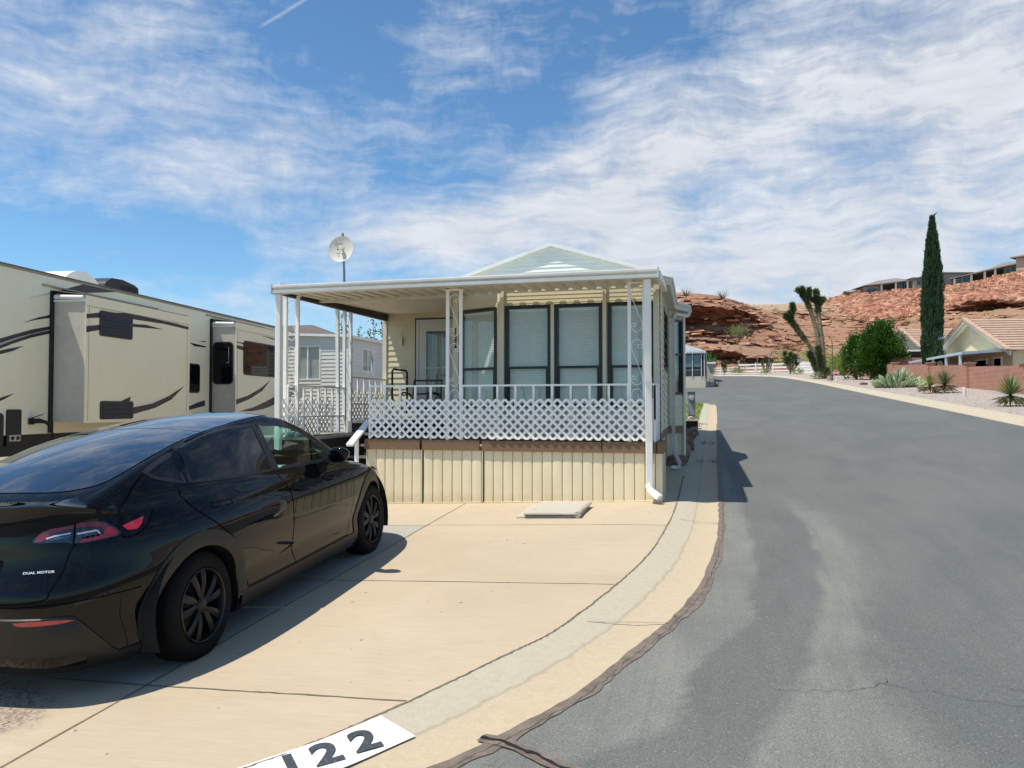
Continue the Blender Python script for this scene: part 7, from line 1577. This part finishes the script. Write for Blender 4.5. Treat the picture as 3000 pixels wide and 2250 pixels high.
# rubble on the upper right slope
b = MB(); rr = random.Random(9); sel = [i for i, row in enumerate(cols_) if row[-1][0] > 34 and row[-1][0] < 120]
def rbox(b, p, s_, rr):
    vs = []
    for sx_ in (-1, 1):
        for sy_ in (-1, 1):
            for sz_ in (-1, 1): vs.append((p[0]+sx_*s_*rr.uniform(.5, 1.1), p[1]+sy_*s_*rr.uniform(.4, .9), p[2]+sz_*s_*rr.uniform(.3, .6)))
    b.add(vs, [(0, 1, 3, 2), (4, 6, 7, 5), (0, 4, 5, 1), (2, 3, 7, 6), (0, 2, 6, 4), (1, 5, 7, 3)])
for k in range(7500):
    i = rr.choice(sel); t = rr.uniform(.76, 1.0); 
    if rows[i][int(t*NT_)][0] < 32+rr.random()*8: continue
    p = rows[i][int(t*NT_)]; s_ = rr.uniform(.22, .75)*(1 if rr.random() < .93 else 1.8); rbox(b, (p[0]+rr.uniform(-.5, .5), p[1]+rr.uniform(-.5, .5), p[2]+.1), s_, rr)
AZR = [atan2(r_[0][0], r_[0][1]) for r_ in rows]; AZ0, AZ1 = min(AZR), max(AZR)
def pick(): a = rr.uniform(AZ0, AZ1); return min(range(len(AZR)), key=lambda q: abs(AZR[q]-a))
for k in range(900):
    i = pick(); t = rr.uniform(.15, .98); p = rows[i][int(t*NT_)]; rbox(b, (p[0], p[1], p[2]+.05), rr.uniform(.12, .5), rr)
for k in range(1300):
    i = pick(); t = rr.uniform(.3, .95); p = Vector(rows[i][int(t*NT_)])
    if mnoise.noise(Vector((p.x*.05, p.y*.05, p.z*.35))) < .02: continue
    L_, D_, h_ = rr.uniform(.4, 1.5), rr.uniform(.4, .9), rr.uniform(.10, .28); a = rr.uniform(-.25, .25)+atan2(-p.x, p.y); vs = []
    for sx_ in (-1, 1):
        for sy_ in (-1, 1):
            for sz_ in (-1, 1): dx, dy = sx_*L_*rr.uniform(.7, 1.1), sy_*D_*rr.uniform(.6, 1.1); vs.append((p.x+dx*cos(a)-dy*sin(a), p.y+dx*sin(a)+dy*cos(a), p.z+sz_*h_*rr.uniform(.6, 1.1)+.1))
    b.add(vs, [(0, 1, 3, 2), (4, 6, 7, 5), (0, 4, 5, 1), (2, 3, 7, 6), (0, 2, 6, 4), (1, 5, 7, 3)])
ru = struct(b.build('rubble', custom('rubble_rock', lambda n, v: (n.mix(n.node('ShaderNodeNewGeometry').outputs['Random Per Island'], (.48, .21, .13), (.68, .42, .28)), n.noise(v, 3, 4, .6), None), .95, bump=.5, bd=.2)), 'stuff'); ru['label'] = 'broken pinkish red rock rubble covering the upper slope'
b = MB()
for k in range(1700):
    i = pick(); t = rr.uniform(.05, .99); p = Vector(rows[i][int(t*NT_)])
    if mnoise.noise(p*.07) < -.05 and rr.random() < .7: continue
    r_ = rr.uniform(.2, .6)
    for q in range(16): d = Vector((rr.gauss(0, 1), rr.gauss(0, 1), abs(rr.gauss(0, 1)))).normalized(); leaf(b, p+d*r_*.5, d, r_*.9, r_*.2, rr)
sc_ = struct(b.build('hill_scrub', m_leaf((.16, .15, .07), (.28, .25, .13), .8, .1)), 'stuff'); sc_['label'] = 'dry desert scrub dotted over the red hillside'
shrub('round green bush alone on the bare middle of the red slope', (4.0, 145.4, 14.6), 1.7, 900, m_leaf((.14, .17, .05), (.24, .27, .10)), (1.3, 1, .75), .35); shrub('bright green bush below the grey roofed ridge house', (65.5, 238.5, 31.4), 2.6, 900, FZ, (1.4, 1, .8), .6); shrub('yellow green bush lower on the rubble slope right of the cypress', (59.7, 226.5, 28.0), 2.2, 800, FZ, (1.2, 1, 1.1), .6)
for x, y, z, l_ in ((-5.5, 158, 24.2, 'bare twiggy bush on the skyline of the left red knoll'), (-11, 160, 25.0, 'low scraggy bush at the left end of the knoll skyline'), (1.6, 162, 24.0, 'scrubby bush on the right shoulder of the knoll')):
    t = thing('desert_bush', l_, 'shrub', (x, y, z), group='bushes on the knoll skyline'); b = MB()
    for q in range(60): a = rr.uniform(0, 6.3); d = Vector((cos(a), sin(a)*.6, rr.uniform(.5, 1.6))).normalized(); b.tube([Vector((x, y, z-.4)), Vector((x, y, z-.4))+d*rr.uniform(.9, 2.1)+Vector((0, 0, .2))], [.03, .01], 3, False)
    b.build('twigs', mat('twig', (.13, .11, .07), .9), t)
# ridge houses
RW = mat('ridge_wall', (.30, .26, .20), .9, .1, .5); RW2 = mat('ridge_wall_light', (.42, .37, .29), .9, .1, .5); RR_ = mat('ridge_roof', (.20, .185, .18), .8, .1, .8); RG_ = mat('ridge_glass', (.03, .10, .12), .1, .2, 1)
def ridge(lab, A_, B_, zb_, wall_h, dep, wins, cols2, wallm, roofpts=None, over=1.0, z1b=None, dark=()):
    A_, B_ = Vector(A_), Vector(B_); u_ = (B_-A_); L = u_.length; u_.normalize(); n_ = Vector((u_.y, -u_.x)); t = thing('hillside_house', lab, 'house', (A_.x, A_.y, zb_), group='modern houses on the ridge')
    W = lambda a, o_, z: (A_.x+u_.x*a+n_.x*o_, A_.y+u_.y*a+n_.y*o_, z); z1b = zb_ if z1b is None else z1b; zz = lambda a: zb_+(z1b-zb_)*a/L
    b = MB(); b.add([W(0, 0, zb_-4), W(L, 0, z1b-4), W(L, 0, z1b+wall_h), W(0, 0, zb_+wall_h), W(0, -dep, zb_-4), W(L, -dep, z1b-4), W(L, -dep, z1b+wall_h), W(0, -dep, zb_+wall_h)], [(0, 1, 2, 3), (4, 7, 6, 5), (0, 3, 7, 4), (1, 5, 6, 2), (3, 2, 6, 7)]); b.build('wall', wallm, t)
    b = MB(); rz_ = roofpts or [(-over, 0), (L/2, 0), (L+over, 0)]; rows_ = []
    for a, h in rz_: z_ = zz(min(max(a, 0), L))+wall_h; rows_.append([W(a, over, z_), W(a, over, z_+.3), W(a, -dep*.4, z_+.3+h), W(a, -dep, z_+.3)])
    b.grid(rows_); b.add([r_ for r_ in rows_[0]], [(0, 1, 2, 3)]); b.add([rows_[-1][3-i] for i in range(4)], [(0, 1, 2, 3)]); b.build('roof', RR_, t, solid=.02)
    for a0, a1, h0, h1 in wins: b = MB(); b.add([W(a0, .06, zz(a0)+h0), W(a1, .06, zz(a1)+h0), W(a1, .06, zz(a1)+h1), W(a0, .06, zz(a0)+h1)], [(0, 1, 2, 3)]); b.build('window', RG_, t)
    for a0, a1, h0, h1 in dark: b = MB(); b.add([W(a0, .04, zz(a0)+h0), W(a1, .04, zz(a1)+h0), W(a1, .04, zz(a1)+h1), W(a0, .04, zz(a0)+h1)], [(0, 1, 2, 3)]); b.build('porch_shade_sheet', mat('porch_shade', (.02, .02, .022), .9) if 'porch_shade' not in bpy.data.materials else bpy.data.materials['porch_shade'], t)  # flat dark sheets over the wall stand in for porch shade
    for a in cols2: b = MB(); p, q = W(a, over*.8, zz(a)-1), W(a, over*.8, zz(a)+wall_h); b.bar(p, q, .5, .5, up=(0, 1, 0)); b.build('column', RW2, t)
    return t
ridge('long low ridge house with open porch and pale columns left of the cypress', (47.4, 271), (64.5, 275.3), 38.4, 2.3, 10, [(.6, 4.0, .3, 1.4), (10.6, 12.4, .2, 1.9), (13.0, 14.8, .3, 1.7)], (5.0, 9.6, 13.4), RW, [(-1, -.2), (6, 1.6), (12, 1.7), (18.4, .3)], 1.2, 40.6, [(5, 12.8, 0, 2.1)])
ridge('small boxy ridge house with two upright windows just left of the cypress', (62.3, 273.6), (69.5, 275.6), 40.3, 2.9, 8, [(1.3, 2.5, .7, 2.2), (3.4, 4.8, .9, 2.4)], (), RW2, None, .5, 40.7)
ridge('tall flat roofed grey box house right behind the cypress on the ridge', (69.0, 274.6), (80.6, 277.6), 40.4, 4.4, 9, [(5.0, 6.3, 2.4, 2.9)], (), mat('ridge_grey', (.27, .25, .22), .9, .1, .5), None, .5, 40.4)
ridge('wide ridge house with a long hipped roof and deep shaded porch', (71.9, 265.2), (87.3, 259.9), 39.0, 2.2, 12, [(.9, 2.1, .1, 1.75), (2.6, 4.3, .1, 1.9), (13.6, 14.6, .4, 1.5), (15.0, 16.1, .5, 1.7)], (.3, 4.8, 8.3, 11.0), RW, [(-1, -.2), (3.5, .5), (9, 1.2), (13, 2.0), (17, 1.6)], 1.5, 41.9, [(4.8, 13.2, 0, 2.0)])
ridge('tallest two tone ridge house at the right edge with a teal window', (85.4, 254.2), (97, 246), 41.1, 4.0, 10, [(2.4, 5.2, 1.3, 2.9)], (), RW2, [(-1.2, .0), (5, 1.6), (15, 2.4)], 1.2, 41.2)
b = MB(); b.add([(41.5, 276.5, 37.5), (47.6, 271.5, 37.8), (65, 275.0, 39.2), (65, 275, 40.0), (47.6, 271.5, 38.6), (47.4, 271.8, 40.2), (42.5, 276.3, 39.9)], [(0, 1, 5, 6), (1, 2, 3, 4)]); tag(b.build('retaining_wall', mat('retaining', (.17, .09, .07), .9, .2, .5), solid=.4), 'dark red retaining wall running along the ridge below the houses', 'wall')
b = MB()
for k in range(50): t_ = k/49; blob(b, (77+10*t_, 262.5-3.6*t_, 39.0+2.6*t_), .55, 26, .4, .12, rr=rr, seed=k)
tag(b.build('hedge', FZ), 'clipped green hedge in front of the hipped roof ridge house', 'hedge')
b = MB(); blob(b, (42.4, 274.5, 38.8), 1.2, 300, .5, .15, rr=rr); tag(b.build('ridge_bush', m_leaf((.05, .07, .03), (.1, .13, .05))), 'dark green bush at the left end of the ridge retaining wall', 'shrub')
